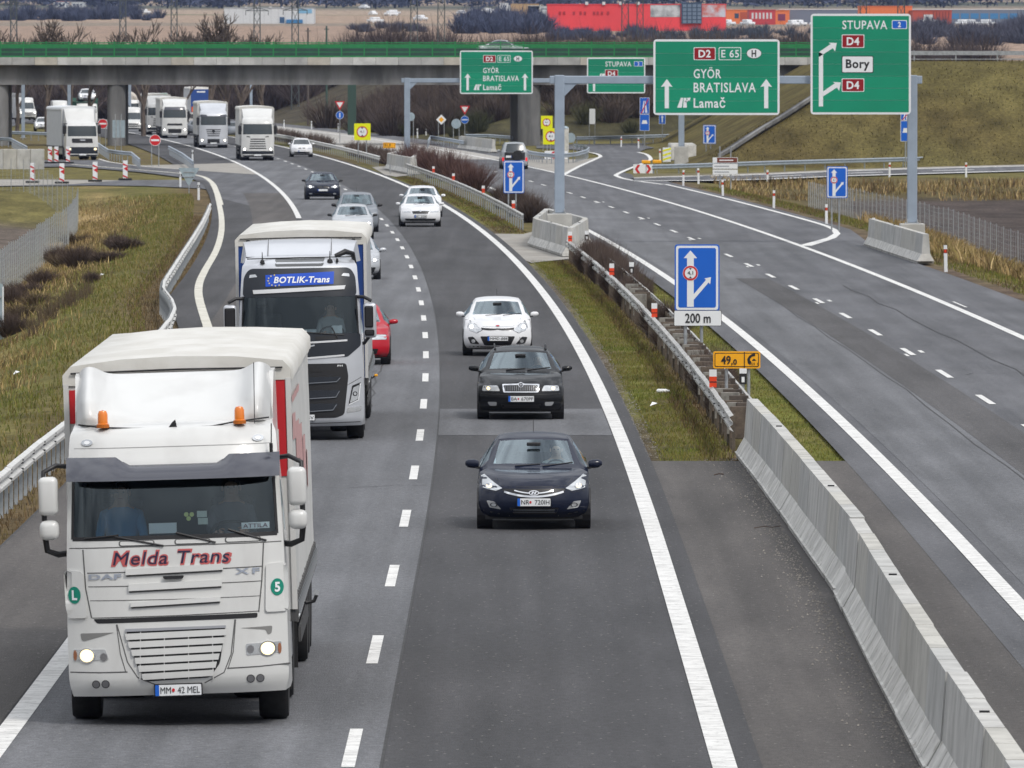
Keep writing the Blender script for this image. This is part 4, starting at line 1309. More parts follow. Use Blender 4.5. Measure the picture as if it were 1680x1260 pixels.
put_posts('b', [(326, 326, 'marker post with black band at the left slip road mouth'), (296, 306, 'marker post just left of the grey triangle back'), (316, 266, 'marker post at the end of the gore guardrail by the trucks'),
                (466, 210, 'marker post at the scrub edge right of the middle truck'), (511, 212, 'marker post at the scrub edge above the white car'), (555, 216, 'marker post under the left give way sign'),
                (646, 222, 'marker post left of the far gantry post'), (685, 226, 'marker post just right of the far gantry post'), (699, 224, 'marker post left of the priority diamond'), (715, 224, 'marker post below the priority diamond'),
                (762, 222, 'marker post under the second give way sign'), (816, 222, 'marker post left of the right flyover pier'), (841, 224, 'marker post touching the right flyover pier')])
def rail_marker(px, py, off, red, lab, y):
    p = P(off, y)
    t = thing('rail_marker', lab, 'marker post', (p.x, y, .74), 0, 'markers on the median rails')
    plate(MB(), rect(-.075, .075, .22, .36), -.03, .05).build('marker_plate', SWHITE, t)
    MB().box(-.03, .03, .02, .05, -.3, .3).build('marker_bracket', STEEL, t)
    plate(MB(), rect(-.075, .075, .0, .22), -.03, .05).build('marker_body', ORANGE if red else SBLACK, t)
    if red: plate(MB(), rect(-.075, .075, .10, .12), -.035, .004).build('marker_gap', SBLACK, t)
    else: plate(MB(), rect(-.03, .03, .04, .15), -.035, .004).build('reflector', SWHITE, t)
for px, y, nm in ((1000, 311, 'by the second bare bush'), (1067, 260, 'left of the big blue sign'), (1160, 204, 'left of the amber 49,0 plate'), (945, 369, 'by the near gantry barrier')):
    rail_marker(px, 0, 5.95, True, 'red and white marker on the median rail %s' % nm, y)
    rail_marker(px, 0, 6.62, False, 'black and white marker on the right median rail %s' % nm, y + 2)
for y, nm in ((452, 'under the distant blue lane sign'), (505, 'between two bare red bushes'), (560, 'left of the bare red bushes'), (598, 'next to the far gantry barrier')):
    rail_marker(0, 0, 5.75, True, 'small red and white marker on the median rail %s' % nm, y)
def beacon():
    t = thing('beacon_board', 'x', 'beacon', (0, 0, -100), 0, 'red and white beacon boards')
    plate(MB(), rect(-.145, .145, .12, 1.22, .02), 0, .035).build('board', SWHITE, t)
    for i in range(3):
        z = .2 + i * .36
        plate(MB(), [(.145, z), (-.145, z + .14), (-.145, z + .02), (.145, z - .08)] if i != 1 else [(.145, z - .02), (-.10, z + .16), (.145, z + .30)], -.006, .004).build('red_stripe', RED, t)
    MB().rbox(-.42, .42, -.3, .3, 0, .12, .03, 1).build('rubber_foot', RUBBER, t)
    return t
bc = None
for px, py, lab in ((53.5, 300, 'beacon board standing at the far left of the closed side road'), (101.5, 301, 'second beacon board along the closed side road'), (156, 298, 'third beacon board along the closed side road'), (205.5, 295.5, 'rightmost beacon board of the closed side road'),
                    (111.5, 268, 'beacon board in front of the box truck'), (92.5, 268, 'beacon board at the rear wheels of the box truck'), (82, 268, 'beacon board just left of the box truck wheels')):
    if bc is None: bc = beacon(); t = bc; t['label'] = lab
    else: t = dup(bc, lab)
    t.location = G(px, py, 0.0)
for px, y, lab in ((38, 960, 'grey lamp post under the flyover, leftmost of three'), (113.5, 965, 'grey lamp post between the car transporter and the white vans')):
    p = A(px, 190, y)
    t = thing('gantry_post', lab, 'post', (p.x, y, 0), 0, 'grey posts beyond the flyover')
    MB().rbox(-.16, .16, -.16, .16, 0, 7.2, .03).build('post_shaft', GREY_STEEL, t)
    MB().box(-.3, .3, -.3, .3, 0, .05).build('base_plate', STEEL, t)
    MB().rbox(-.18, 9.0, -.14, .14, 6.7, 7.0, .03).build('post_arm', GREY_STEEL, t)
# yellow and white striped blocks on the island
t = thing('striped_block', 'yellow and white striped concrete block on the slip road island', 'block', G(1094, 266))
MB().rbox(-.3, .3, 0, .8, 0, 1.05, .03).build('block_body', SWHITE, t)
for i in range(3): plate(MB(), [(-.3, .1 + i * .32), (.3, .28 + i * .32), (.3, .42 + i * .32), (-.3, .24 + i * .32)], -.006, .005).build('yellow_stripe', YEL, t)
for px, py, lab in ((1060, 266, 'low amber warning block on the slip road nose'), (1078, 265.5, 'second low amber block on the slip road nose')):
    t = thing('amber_block', lab, 'block', G(px, py, .9), 0, 'amber blocks on the nose')
    MB().rbox(-.28, .28, 0, .5, -.1, .12, .05).build('block_body', AMBER, t)
    MB().cyl((0, .2, -.9), (0, .2, -.1), .03, n=6).build('block_stem', STEEL, t)
# ------------------------------------------------------------------ vehicle building
def cr(keys, sub):
    """smooth interpolation of key rows; returns rows and the index of each key"""
    K = np.array(keys, float)
    rows, idx = [], []
    n = len(K)
    for i in range(n - 1):
        p0, p1, p2, p3 = K[max(i - 1, 0)], K[i], K[i + 1], K[min(i + 2, n - 1)]
        m1, m2 = (p2 - p0) / 2, (p3 - p1) / 2
        # keep it monotone so corners do not ring
        d = p2 - p1
        m1 = np.where(m1 * d <= 0, 0, np.sign(m1) * np.minimum(np.abs(m1), 2.2 * np.abs(d)))
        m2 = np.where(m2 * d <= 0, 0, np.sign(m2) * np.minimum(np.abs(m2), 2.2 * np.abs(d)))
        idx.append(len(rows))
        for k in range(sub):
            t = k / sub
            rows.append((2 * t ** 3 - 3 * t * t + 1) * p1 + (t ** 3 - 2 * t * t + t) * m1 + (-2 * t ** 3 + 3 * t * t) * p2 + (t ** 3 - t * t) * m2)
    idx.append(len(rows))
    rows.append(K[-1])
    return rows, idx
def wrap(rows, us):
    g = []
    for y, z, w, dy, dz, p in rows:
        g.append([Vector((w * u, y + dy * abs(u) ** p, z - dz * abs(u) ** p)) for u in us])
    return g
def shell(keys, lead, tail, side, sub=4, nu=40, nr=None):
    """skin wrapped over the front, top and back, plus side walls.
    side(E, k, m) gives the k-th of m points going down from the roof edge point E"""
    rows, idx = cr(keys, sub)
    us = [-1 + 2 * i / nu for i in range(nu + 1)]
    g = wrap(rows, us)
    a, b = idx[lead], idx[tail]
    m = a
    faces, tags, verts = [], [], []
    ids = {}
    def vid(p):
        k = (round(p[0], 4), round(p[1], 4), round(p[2], 4))
        if k not in ids:
            ids[k] = len(verts); verts.append(tuple(p))
        return ids[k]
    for i in range(len(g) - 1):
        for j in range(nu):
            f = [vid(g[i][j]), vid(g[i][j + 1]), vid(g[i + 1][j + 1]), vid(g[i + 1][j])]
            faces.append(f); tags.append(('top', i, abs(us[j] + us[j + 1]) / 2, us[j]))
    for s in (0, nu):
        cols = []
        for c in range(a, b + 1):
            E = g[c][s]
            if c == a: col = [g[a - k][s] for k in range(m + 1)]
            elif c == b: col = [g[b + int(round(k * (len(g) - 1 - b) / m))][s] for k in range(m + 1)]
            else: col = [E] + [side(E, k, m) for k in range(1, m + 1)]
            cols.append(col)
        for ci in range(len(cols) - 1):
            for k in range(m):
                f = [vid(cols[ci][k]), vid(cols[ci][k + 1]), vid(cols[ci + 1][k + 1]), vid(cols[ci + 1][k])]
                if len(set(f)) < 3: continue
                faces.append(list(dict.fromkeys(f)))
                tags.append(('side', ci + a, k, sum(verts[q][1] for q in f) / 4))
    return verts, faces, tags, idx, m
def sub_mesh(name, verts, faces, mt, smooth=True, off=0.0):
    used = sorted({i for f in faces for i in f})
    mp_ = {o: n for n, o in enumerate(used)}
    me = bpy.data.meshes.new(name)
    me.from_pydata([verts[i] for i in used], [], [[mp_[i] for i in f] for f in faces])
    bm = bmesh.new(); bm.from_mesh(me)
    bmesh.ops.recalc_face_normals(bm, faces=bm.faces)
    bm.to_mesh(me); bm.free()
    me.materials.append(mt)
    if smooth:
        me.polygons.foreach_set('use_smooth', [True] * len(me.polygons))
        me.set_sharp_from_angle(angle=rad(45))
    return me
class Skin:
    """lays lamps, grilles, plates and trim on a vehicle's skin, from outlines in front view"""
    def __init__(s, verts, faces, root, roll=0.0):
        s.b = BVHTree.FromPolygons([Vector(v) for v in verts], faces)
        s.root = root
        s.back = False
    def y(s, x, z):
        d = -1 if s.back else 1
        h = s.b.ray_cast(Vector((x, -30 * d, z)), Vector((0, d, 0)))
        if h[0] is None:
            q = s.b.find_nearest(Vector((x, .2, z)))
            return q[0].y
        return h[0].y
    def patch(s, name, poly, mt, off=.006, th=.03, grid=.06, parent=None, smooth=True, flat=False, **kw):
        pts = [Vector(p) for p in poly]
        n = len(pts)
        x0, x1 = min(p.x for p in pts), max(p.x for p in pts)
        z0, z1 = min(p.y for p in pts), max(p.y for p in pts)
        # refine the outline
        rim = []
        for i in range(n):
            a, b = pts[i], pts[(i + 1) % n]
            k = max(1, int((b - a).length / grid))
            rim += [a.lerp(b, j / k) for j in range(k)]
        area = sum(rim[i].x * rim[(i + 1) % len(rim)].y - rim[(i + 1) % len(rim)].x * rim[i].y for i in range(len(rim)))
        if area < 0: rim = rim[::-1]
        ins = []
        def inside(q):
            c = False
            for i in range(len(rim)):
                a, b = rim[i], rim[(i + 1) % len(rim)]
                if (a.y > q.y) != (b.y > q.y) and q.x < (b.x - a.x) * (q.y - a.y) / (b.y - a.y) + a.x: c = not c
            return c
        gx = x0 + grid * .5
        while gx < x1:
            gy = z0 + grid * .5
            while gy < z1:
                q = Vector((gx, gy))
                if inside(q) and min((q - r).length for r in rim) > grid * .35: ins.append(q)
                gy += grid
            gx += grid
        m = len(rim)
        r_ = geometry.delaunay_2d_cdt(rim + ins, [], [list(range(m))], 1, 1e-6)
        vv, ff = r_[0], [list(f) for f in r_[2]]
        d = -1 if s.back else 1
        ys = [s.y(v.x, v.y) for v in vv]
        if flat: ys = [min(ys) if d > 0 else max(ys)] * len(ys)
        V = [(v.x, y_ - off * d, v.y) for v, y_ in zip(vv, ys)]
        # rim going into the skin
        cnt = {}
        for f in ff:
            for i in range(len(f)):
                e = (f[i], f[(i + 1) % len(f)])
                if (e[1], e[0]) in cnt: del cnt[(e[1], e[0])]
                else: cnt[e] = 1
        back = {}
        for a, b in cnt:
            for q in (a, b):
                if q not in back:
                    back[q] = len(V); V.append((V[q][0], V[q][1] + th * d, V[q][2]))
        F2 = ff + [[b, a, back[a], back[b]] for a, b in cnt]
        me = bpy.data.meshes.new(name)
        me.from_pydata(V, [], F2)
        bm = bmesh.new(); bm.from_mesh(me); bmesh.ops.recalc_face_normals(bm, faces=bm.faces); bm.to_mesh(me); bm.free()
        me.materials.append(mt)
        if smooth:
            me.polygons.foreach_set('use_smooth', [True] * len(me.polygons))
            me.set_sharp_from_angle(angle=rad(35))
        return link(name, me, parent or s.root, **kw)
    def both(s, name, poly, mt, **kw):
        return [s.patch(name, poly, mt, **kw), s.patch(name, mx(poly), mt, **kw)]
    def seam(s, pts, w=.012, mt=None, name='panel_gap', both=False, off=.003):
        """a thin dark line along front-view points"""
        q = [Vector(p) for p in pts]
        L_, R_ = [], []
        for i, p in enumerate(q):
            t = (q[min(i + 1, len(q) - 1)] - q[max(i - 1, 0)]).normalized()
            nn = Vector((-t.y, t.x)) * w / 2
            L_.append(tuple(p + nn)); R_.append(tuple(p - nn))
        poly = L_ + R_[::-1]
        s.patch(name, poly, mt or SBLACK, off=off, th=.01, grid=.09)
        if both: s.patch(name, mx(poly), mt or SBLACK, off=off, th=.01, grid=.09)
    def text(s, st, x0, x1, z0, z1, mt, off=.012, bold=.02, spacing=1.05, shear=0, name='lettering', parent=None, ref=None):
        m = MB(); text(m, st, x0, x1, z0, z1, 0, bold, spacing, shear, ref)
        d = -1 if s.back else 1
        if s.back: m.v = [(x1 + x0 - x, y, z) for x, y, z in m.v]
        m.v = [(x, s.y(x, z) - off * d, z) for x, y, z in m.v]
        return m.build(name, mt, parent or s.root, fix=False)
def number_plate(sk, x0, x1, z0, z1, st, band=True, heart=None, yb=None):
    d = -1 if sk.back else 1
    ys = [sk.y(x, z) for x in (x0, (x0 + x1) / 2, x1) for z in (z0, z1)]
    y = (min(ys) - .025) if d > 0 else (max(ys) + .025)
    fr = plate(MB(), rect(x0 - .012, x1 + .012, z0 - .012, z1 + .012, .015), y if d > 0 else y - .06, .06).build('number_plate', SBLACK, sk.root)
    plate(MB(), rect(x0, x1, z0, z1, .012), y - .004 * d - (.003 if d < 0 else 0), .003).build('plate_face', SWHITE, fr)
    bw = (x1 - x0) * .085
    if band:
        plate(MB(), rect(x0, x0 + bw, z0, z1, .008), y - .007 * d - (.003 if d < 0 else 0), .003).build('blue_band', BLUE, fr)
    if st:
        m = MB(); text(m, st, x0 + bw * 1.35, x1 - bw * .35, z0 + (z1 - z0) * .2, z0 + (z1 - z0) * .8, y - .011 * d, .0, 1.0)
        if d < 0: m.v = [(x0 + x1 - x, yy, z) for x, yy, z in m.v]
        m.build('plate_lettering', SBLACK, fr, fix=False)
    if heart is not None:
        cx = x0 + (x1 - x0) * heart; cz = (z0 + z1) / 2; r = (z1 - z0) * .17
        plate(MB(), disc(cx, cz, r * .8, r), y - .012 * d, .003).build('plate_emblem', RED if heart > 0 else SBLACK, fr)
    return fr
RIM = mat('alloy_rim', (.32, .33, .35), .3, .8)
DKTYRE = RUBBER
_WH = {}
def wheel_mesh(r, w):
    k = (r, w)
    if k not in _WH:
        t = MB().lathe([(r * .62, -w / 2), (r * .93, -w / 2), (r, -w * .36), (r, w * .36), (r * .93, w / 2), (r * .62, w / 2)], 28, 'x').mesh('wheel', RUBBER, True)
        q = MB().lathe([(r * .62, -w * .38), (r * .60, w * .40), (r * .54, w * .42), (r * .52, w * .30), (.03, w * .26)], 24, 'x')
        for i in range(5):
            a = 2 * pi * i / 5
            q.prism([(w * .36, cos(a + da) * rr * r, sin(a + da) * rr * r) for rr, da in ((.10, -.5), (.54, -.16), (.54, .16), (.10, .5))], (.02, 0, 0))
        _WH[k] = (t, q.mesh('rim', RIM, True))
    return _WH[k]
def add_wheels(root, r, w, xs, ys, steer=0.0):
    t, q = wheel_mesh(r, w)
    for y in ys:
        for s in (-1, 1):
            o = link('wheel', t, root, (s * xs, y, r), (0, 0, 0 if s > 0 else pi))
            link('rim', q, o)
def mirror(root, x, y, z, s, mt, w=.20, h=.13, arm=True, name='door_mirror'):
    """housing, base and glass of a car's outside mirror; s = side"""
    b = MB()
    vs, fs = [], []
    prof = [(0, .35, .5), (.05, .75, .9), (.35, 1, 1), (.75, .92, .98), (.95, .6, .75), (1.0, .3, .4)]
    rows = []
    for t, hh, dd in prof:
        ring = []
        for k in range(14):
            a = 2 * pi * k / 14
            ring.append((x + s * (t * w), y - .05 * dd * 1.3 * cos(a) + .03 + t * .03, z + .5 * h * hh * sin(a) + .01 * t))
        rows.append(ring)
    b.grid(rows, closed=True)
    b.f.append(tuple(range(14))); b.f.append(tuple(range(len(b.v) - 14, len(b.v))))
    o = b.build(name, mt, root, smooth=60)
    q = MB().prism([(x - s * .10, y - .0, z - h * .75), (x + s * .07, y + .0, z - h * .45), (x + s * .05, y, z - h * .2), (x - s * .10, y, z - h * .45)], (0, .06, 0))
    q.build('mirror_arm', BLACK, o)
    MB().box(x + s * .02, x + s * (w * .92), y + .062, y + .066, z - h * .38, z + h * .38).build('mirror_glass', CHROME, o)

CARGLASS = glass_mat('windscreen_glass', (.60, .72, .74), 2.2)
FARGLASS = mat('dark_far_glass', (.03, .04, .045), .22, spec=.7)
SIDEGLASS = glass_mat('side_glass', (.30, .36, .37), 1.0)
SEAT = mat('seat_fabric', (.06, .062, .07), .9)
SKINM = mat('skin', (.50, .30, .22), .6)
def car(name, label, y, off, spec, paint, front, yaw=0.0, near=True, group=None, dz=0.0, away=False):
    W, H, L_, hz = spec['W'], spec['H'], spec['L'], spec['hz']
    cz, cy, ty, rw, pw = spec['cz'], spec['cy'], spec['ty'], spec['rw'], spec['pw']
    nose = spec.get('nose', .42); kind = spec.get('kind', 'hatch'); q = spec.get('q', 2.8)
    x = off if spec.get('absx') else C(y) + off
    root = thing(name, label, 'car', (x, y, dz), math.atan2(-dC(y), 1) * 1.0 + yaw + (pi if away else 0), group)
    keys = [(.16, .20, W - .09, nose * .9, 0, q), (.04, .29, W - .035, nose, 0, q), (0, .45, W - .015, nose + .02, 0, q),
            (.05, hz - .11, W - .02, nose + .08, 0, q), (.15, hz, W - .045, nose + .13, .03, q - .2),
            (.38, hz + .50 * (cz - hz), W - .04, .44, .05, 2.8), (.72, hz + .84 * (cz - hz), W - .04, .22, .055, 3.2), (cy, cz, W - .045, .02, .05, 3.5),
            (cy + .05, cz + .012, pw, .16, .015, 2.2), (ty, H - .105, rw + .035, .14, .035, 2.2), (ty + .13, H - .06, rw, .08, .04, 2.4), (ty + .75, H, rw, 0, .05, 2.6)]
    if kind == 'hatch': keys += [(L_ - .85, H - .05, rw - .02, 0, .045, 2.6), (L_ - .66, H - .11, rw - .03, -.05, .03, 2.4), (L_ - .22, cz + .07, pw - .04, -.12, 0, 2.4)]
    elif kind == 'wagon': keys += [(L_ - .75, H - .03, rw - .02, 0, .045, 2.6), (L_ - .48, H - .10, rw - .03, -.05, .03, 2.4), (L_ - .20, cz + .05, pw - .04, -.14, 0, 2.4)]
    else: keys += [(L_ - 1.75, H - .05, rw - .02, 0, .045, 2.6), (L_ - 1.55, H - .10, rw - .03, -.05, .03, 2.4), (L_ - .78, cz + .09, pw - .06, -.10, 0, 2.4), (L_ - .36, cz + .06, W - .10, -.08, .03, 3)]
    tail = len(keys)
    keys += [(L_ - .10, cz - .04, W - .07, -.26, 0, 3), (L_ - .03, .72, W - .04, -.32, 0, 3), (L_, .50, W - .02, -.34, 0, 3), (L_ - .02, .33, W - .03, -.33, 0, 3), (L_ - .12, .22, W - .08, -.30, 0, 3)]
    sub = 5 if near else 3
    def side(E, k, m):
        s_ = 1 if E.x > 0 else -1
        t = k / m
        zb = min(cz - .02 + .03 * max(0, (E.y - cy)), E.z - .012)
        xb = W - .035 - .02 * max(0, (E.y - L_ * .6) / L_)
        gh = E.z - zb > .06
        if t <= .25:
            u = t / .25
            if gh:
                xx = abs(E.x) + (xb - abs(E.x)) * (u ** .85)
                return Vector((s_ * xx, E.y, E.z + (zb - E.z) * u))
            return Vector((s_ * (abs(E.x) + .012 * u), E.y, E.z - .05 * u))
        u = (t - .25) / .75
        z0 = zb if gh else E.z - .05
        x0 = xb if gh else abs(E.x) + .012
        z = z0 + (.21 - z0) * u
        xx = x0 + (W - x0) * min(1, u / .35) ** .6 if u < .35 else W - .07 * ((u - .35) / .65) ** 2.2
        return Vector((s_ * xx, E.y, z))
    verts, faces, tags, idx, m = shell(keys, 4, tail, side, sub, 44 if near else 24)
    ug = .90
    def cls(t):
        if t[0] == 'top':
            if idx[8] + (1 if near else 0) <= t[1] < idx[9] and t[2] < ug: return 'windscreen'
            r0, r1 = (13, 14)
            if idx[r0] <= t[1] < idx[r1] - (1 if near else 0) and t[2] < .86: return 'rear_window'
            return 'body'
        q_ = m // 4
        if t[2] < q_ and t[2] >= (1 if near else 0) and idx[8] < t[1] < idx[14]:
            yy = t[3]
            if cy + .52 < yy < cy + 1.42 or cy + 1.52 < yy < L_ - 1.05: return 'side_window'
        return 'body'
    part = {}
    for f, t in zip(faces, tags): part.setdefault(cls(t), []).append(f)
    link('body', sub_mesh('body', verts, part['body'], paint), root)
    gm = CARGLASS if near else FARGLASS
    if 'windscreen' in part: link('windscreen', sub_mesh('windscreen', verts, part['windscreen'], gm), root)
    if 'rear_window' in part: link('rear_window', sub_mesh('rear_window', verts, part['rear_window'], gm), root)
    for s_ in (-1, 1):
        for fore in (True, False):
            ff = [f for f in part.get('side_window', []) if verts[f[0]][0] * s_ > 0 and (sum(verts[i][1] for i in f) / 4 < cy + 1.47) == fore]
            if ff: link('side_window', sub_mesh('side_window', verts, ff, SIDEGLASS if near else FARGLASS), root)
    sk = Skin(verts, faces, root)
    # underbody, arches, wheels
    MB().box(-W + .12, W - .12, .45, L_ - .4, .16, .30).build('underbody', BLACK, root)
    wr = spec.get('wr', .32); fx = spec.get('fa', .84); rx_ = L_ - spec.get('ra', .80)
    for yy in (fx, rx_):
        for s in (-1, 1):
            b = MB().lathe([(wr + .05, -.0), (wr + .05, .24), (.05, .24)], 24, 'x', Matrix.Translation((s * (W - .235) - (.0 if s > 0 else 0), yy, wr)) @ Matrix.Scale(s, 4, (1, 0, 0)))
            b.build('wheel_arch', BLACK, root)
    add_wheels(root, wr, .205, W - .092, (fx, rx_))
    # mirrors, wipers, aerial
    mc = spec.get('mc', paint)
    for s in (-1, 1): mirror(root, s * (W - .02), cy + .42, cz + .055, s, mc, spec.get('mw', .20), spec.get('mh', .14))
    if near:
        MB().box(-W + .2, W - .2, cy + .15, cy + .75, cz - .14, cz - .03).build('dashboard', DARK, root)
        MB().box(-W + .08, W - .08, .9, L_ - .45, .3, .34).build('floor', DARK, root)
        for s in (-1, 1):
            st = MB().rbox(s * .36 - .24, s * .36 + .24, cy + 1.15, cy + 1.28, .5, cz + .12, .06)
            st.rbox(s * .36 - .24, s * .36 + .24, cy + .7, cy + 1.2, .42, .56, .05)
            o = st.build('seat', SEAT, root)
            MB().rbox(s * .36 - .12, s * .36 + .12, cy + 1.2, cy + 1.28, cz + .15, cz + .33, .04).build('head_rest', SEAT, o)
        MB().rbox(-W + .2, W - .2, cy + 1.95, cy + 2.1, .45, cz + .05, .06).build('rear_seat', SEAT, root)
        ring = [(.36 + .18 * cos(a), cy + .62 + .06 * sin(a), cz - .06 + .17 * sin(a)) for a in [2 * pi * i / 20 for i in range(21)]]
        MB().tube(ring, .014, 6, False).build('steering_wheel', BLACK, root)
        MB().rbox(-.11, .11, cy + .55, cy + .58, H - .20, H - .14, .015).build('rear_view_mirror', BLACK, root)
        for a_, b_ in (((-.30, .02), (.10, .05)), ((.14, .02), (pw - .12, .07))):
            p = [Vector((a_[0] + (b_[0] - a_[0]) * i / 6, 0, cz + .018 + a_[1] + (b_[1] - a_[1]) * i / 6)) for i in range(7)]
            for v in p: v.y = sk.y(v.x, v.z) - .012
            MB().tube(p, .009, 5).build('wiper', SBLACK, root)
        if spec.get('aerial', True):
            ay = ty + (1.3 if kind != 'sedan' else 1.1)
            MB().cyl((0, ay, H - .05), (0, ay + .08, H + .17), .006, n=5).build('aerial', SBLACK, root)
    front(sk, root, spec)
    return root, sk
def seated(name, label, loc, scale, shirt, facing=0.0, hair=(.03, .022, .016), wheel=True, lean=0.0):
    """a seated person: one continuous body, arms forward to the wheel"""
    v = [(0, 0, 0), (0, .02, .22), (0, .03, .42), (0, .02, .54), (0, .0, .62), (0, -.02, .74), (0, -.03, .84),
         (.19, .02, .50), (.25, -.10, .28), (.18, -.34, .26), (.15, -.42, .28), (-.19, .02, .50), (-.25, -.10, .28), (-.18, -.34, .24) , (-.15, -.42, .27),
         (.10, -.2, .0), (.12, -.48, .02), (.12, -.52, -.38), (-.10, -.2, .0), (-.12, -.48, .02), (-.12, -.52, -.38)]
    e = [(0, 1), (1, 2), (2, 3), (3, 4), (4, 5), (5, 6), (3, 7), (7, 8), (8, 9), (9, 10), (3, 11), (11, 12), (12, 13), (13, 14), (0, 15), (15, 16), (16, 17), (0, 18), (18, 19), (19, 20)]
    r = [.16, .155, .17, .12, .06, .098, .075, .075, .052, .036, .042, .075, .052, .036, .042, .10, .075, .05, .10, .075, .05]
    if not wheel: v[9], v[10], v[13], v[14] = (.2, -.25, .12), (.14, -.32, .08), (-.2, -.25, .12), (-.14, -.32, .08)
    me = bpy.data.meshes.new('person')
    me.from_pydata(v, e, [])
    o = bpy.data.objects.new('tmp', me); COL.objects.link(o)
    o.modifiers.new('s', 'SKIN')
    for i, sv in enumerate(me.skin_vertices[0].data):
        sv.radius = (r[i] * (1.25 if i < 4 else 1), r[i] * (.8 if i in (1, 2, 3) else 1)); sv.use_root = (i == 0)
    sb = o.modifiers.new('b', 'SUBSURF'); sb.levels = 2; sb.render_levels = 2
    dg = bpy.context.evaluated_depsgraph_get()
    m2 = bpy.data.meshes.new_from_object(o.evaluated_get(dg))
    bpy.data.objects.remove(o)
    m2.materials.append(mat('shirt_%s' % name, shirt, .9)); m2.materials.append(SKINM)
    for p in m2.polygons:
        c = p.center
        p.use_smooth = True
        p.material_index = 1 if (c.z > .58 or (c.y < -.33 and abs(c.x) < .24 and c.z > .1)) else 0
    t = link('person', m2, None, loc, (0, lean, facing), label=label, cat='person')
    t.scale = (scale,) * 3
    hm = mat('hair', hair, .8)
    MB().lathe([(.001, .855), (.055, .84), (.094, .79), (.104, .745), (.098, .715)], 16, 'z', Matrix.Translation((0, .022, .02))).build('hair', hm, t, smooth=60)
    f = MB()
    for s in (-1, 1):
        f.lathe([(.001, -.004), (.012, 0), (.001, .004)], 8, 'y', Matrix.Translation((s * .035, -.108, .765)))
    f.build('eyes', SBLACK, t, kind='stuff')
    MB().prism([(-.014, -.11, .72), (.014, -.11, .72), (0, -.112, .765)], (0, -.018, 0)).build('nose', SKINM, t)
    MB().box(-.024, .024, -.108, -.10, .693, .70).build('mouth', mat('lips', (.35, .13, .11), .6), t)
    for s in (-1, 1): MB().rbox(s * .10 - .012, s * .10 + .012, -.04, .01, .72, .78, .008, 1).build('ear', SKINM, t)
    for s in (-1, 1):
        for k in range(4):
            base = Vector(v[10] if s > 0 else v[14]) + Vector((s * .0, -.02, .02 - k * .018))
            MB().tube([base, base + Vector((-s * .02, -.045, .004)), base + Vector((-s * .05, -.05, -.005)), base + Vector((-s * .062, -.028, -.008))], [.011, .010, .009, .007], 6).build('finger', SKINM, t)
        b0 = Vector(v[10] if s > 0 else v[14]) + Vector((-s * .02, .0, .03))
        MB().tube([b0, b0 + Vector((-s * .03, -.03, .015)), b0 + Vector((-s * .05, -.05, .01))], [.013, .011, .008], 6).build('thumb', SKINM, t)
    return t
# ------------------------------------------------------------------ passenger cars
def paint(name, c, metal=0.0, rough=.25): return mat(name, c, .5, metal, coat=.55, var=.05, vs_=1.5, spec=.12)
P_NAVY = paint('navy_black_paint', (.005, .009, .026))
P_BLACK = paint('black_paint', (.006, .007, .009))
P_WHITE = paint('white_car_paint', (.72, .73, .75))
P_RED = paint('red_car_paint', (.42, .008, .02))
P_SILVER = paint('silver_paint', (.52, .54, .57), .45, .3)
P_GREY = paint('grey_paint', (.24, .26, .29), .4, .3)
def lamp(sk, poly, lit=None, glow=None, hous=True):
    """headlamp pair: dark housing, clear lens, lit bulb"""
    for pl, s in ((poly, -1), (mx(poly), 1)):
        cx = sum(p[0] for p in pl) / len(pl); cz = sum(p[1] for p in pl) / len(pl)
        big = [(cx + (x - cx) * 1.06, cz + (z - cz) * 1.08) for x, z in pl]
        h = sk.patch('headlight', big, SBLACK, off=.003, th=.04)
        sk.patch('lens', pl, LAMP, off=.009, th=.03, parent=h)
        if glow:
            gx, gz_, r = glow
            gx = gx if s < 0 else -gx
            sk.patch('bulb_reflector', disc(gx, gz_, r * 1.5, n=18), CHROME, off=.012, th=.01, parent=h, grid=.04)
            sk.patch('bulb', disc(gx, gz_, r, n=16), lit or LAMP, off=.017, th=.01, parent=h, grid=.04)
def ringpatch(sk, name, cx, cz, rx, rz, w, mt, off=.02, parent=None):
    n = 24
    o = [(cx + rx * cos(2 * pi * k / n), cz + rz * sin(2 * pi * k / n)) for k in range(n + 1)]
    sk.seam(o, w, mt, name, off=off)
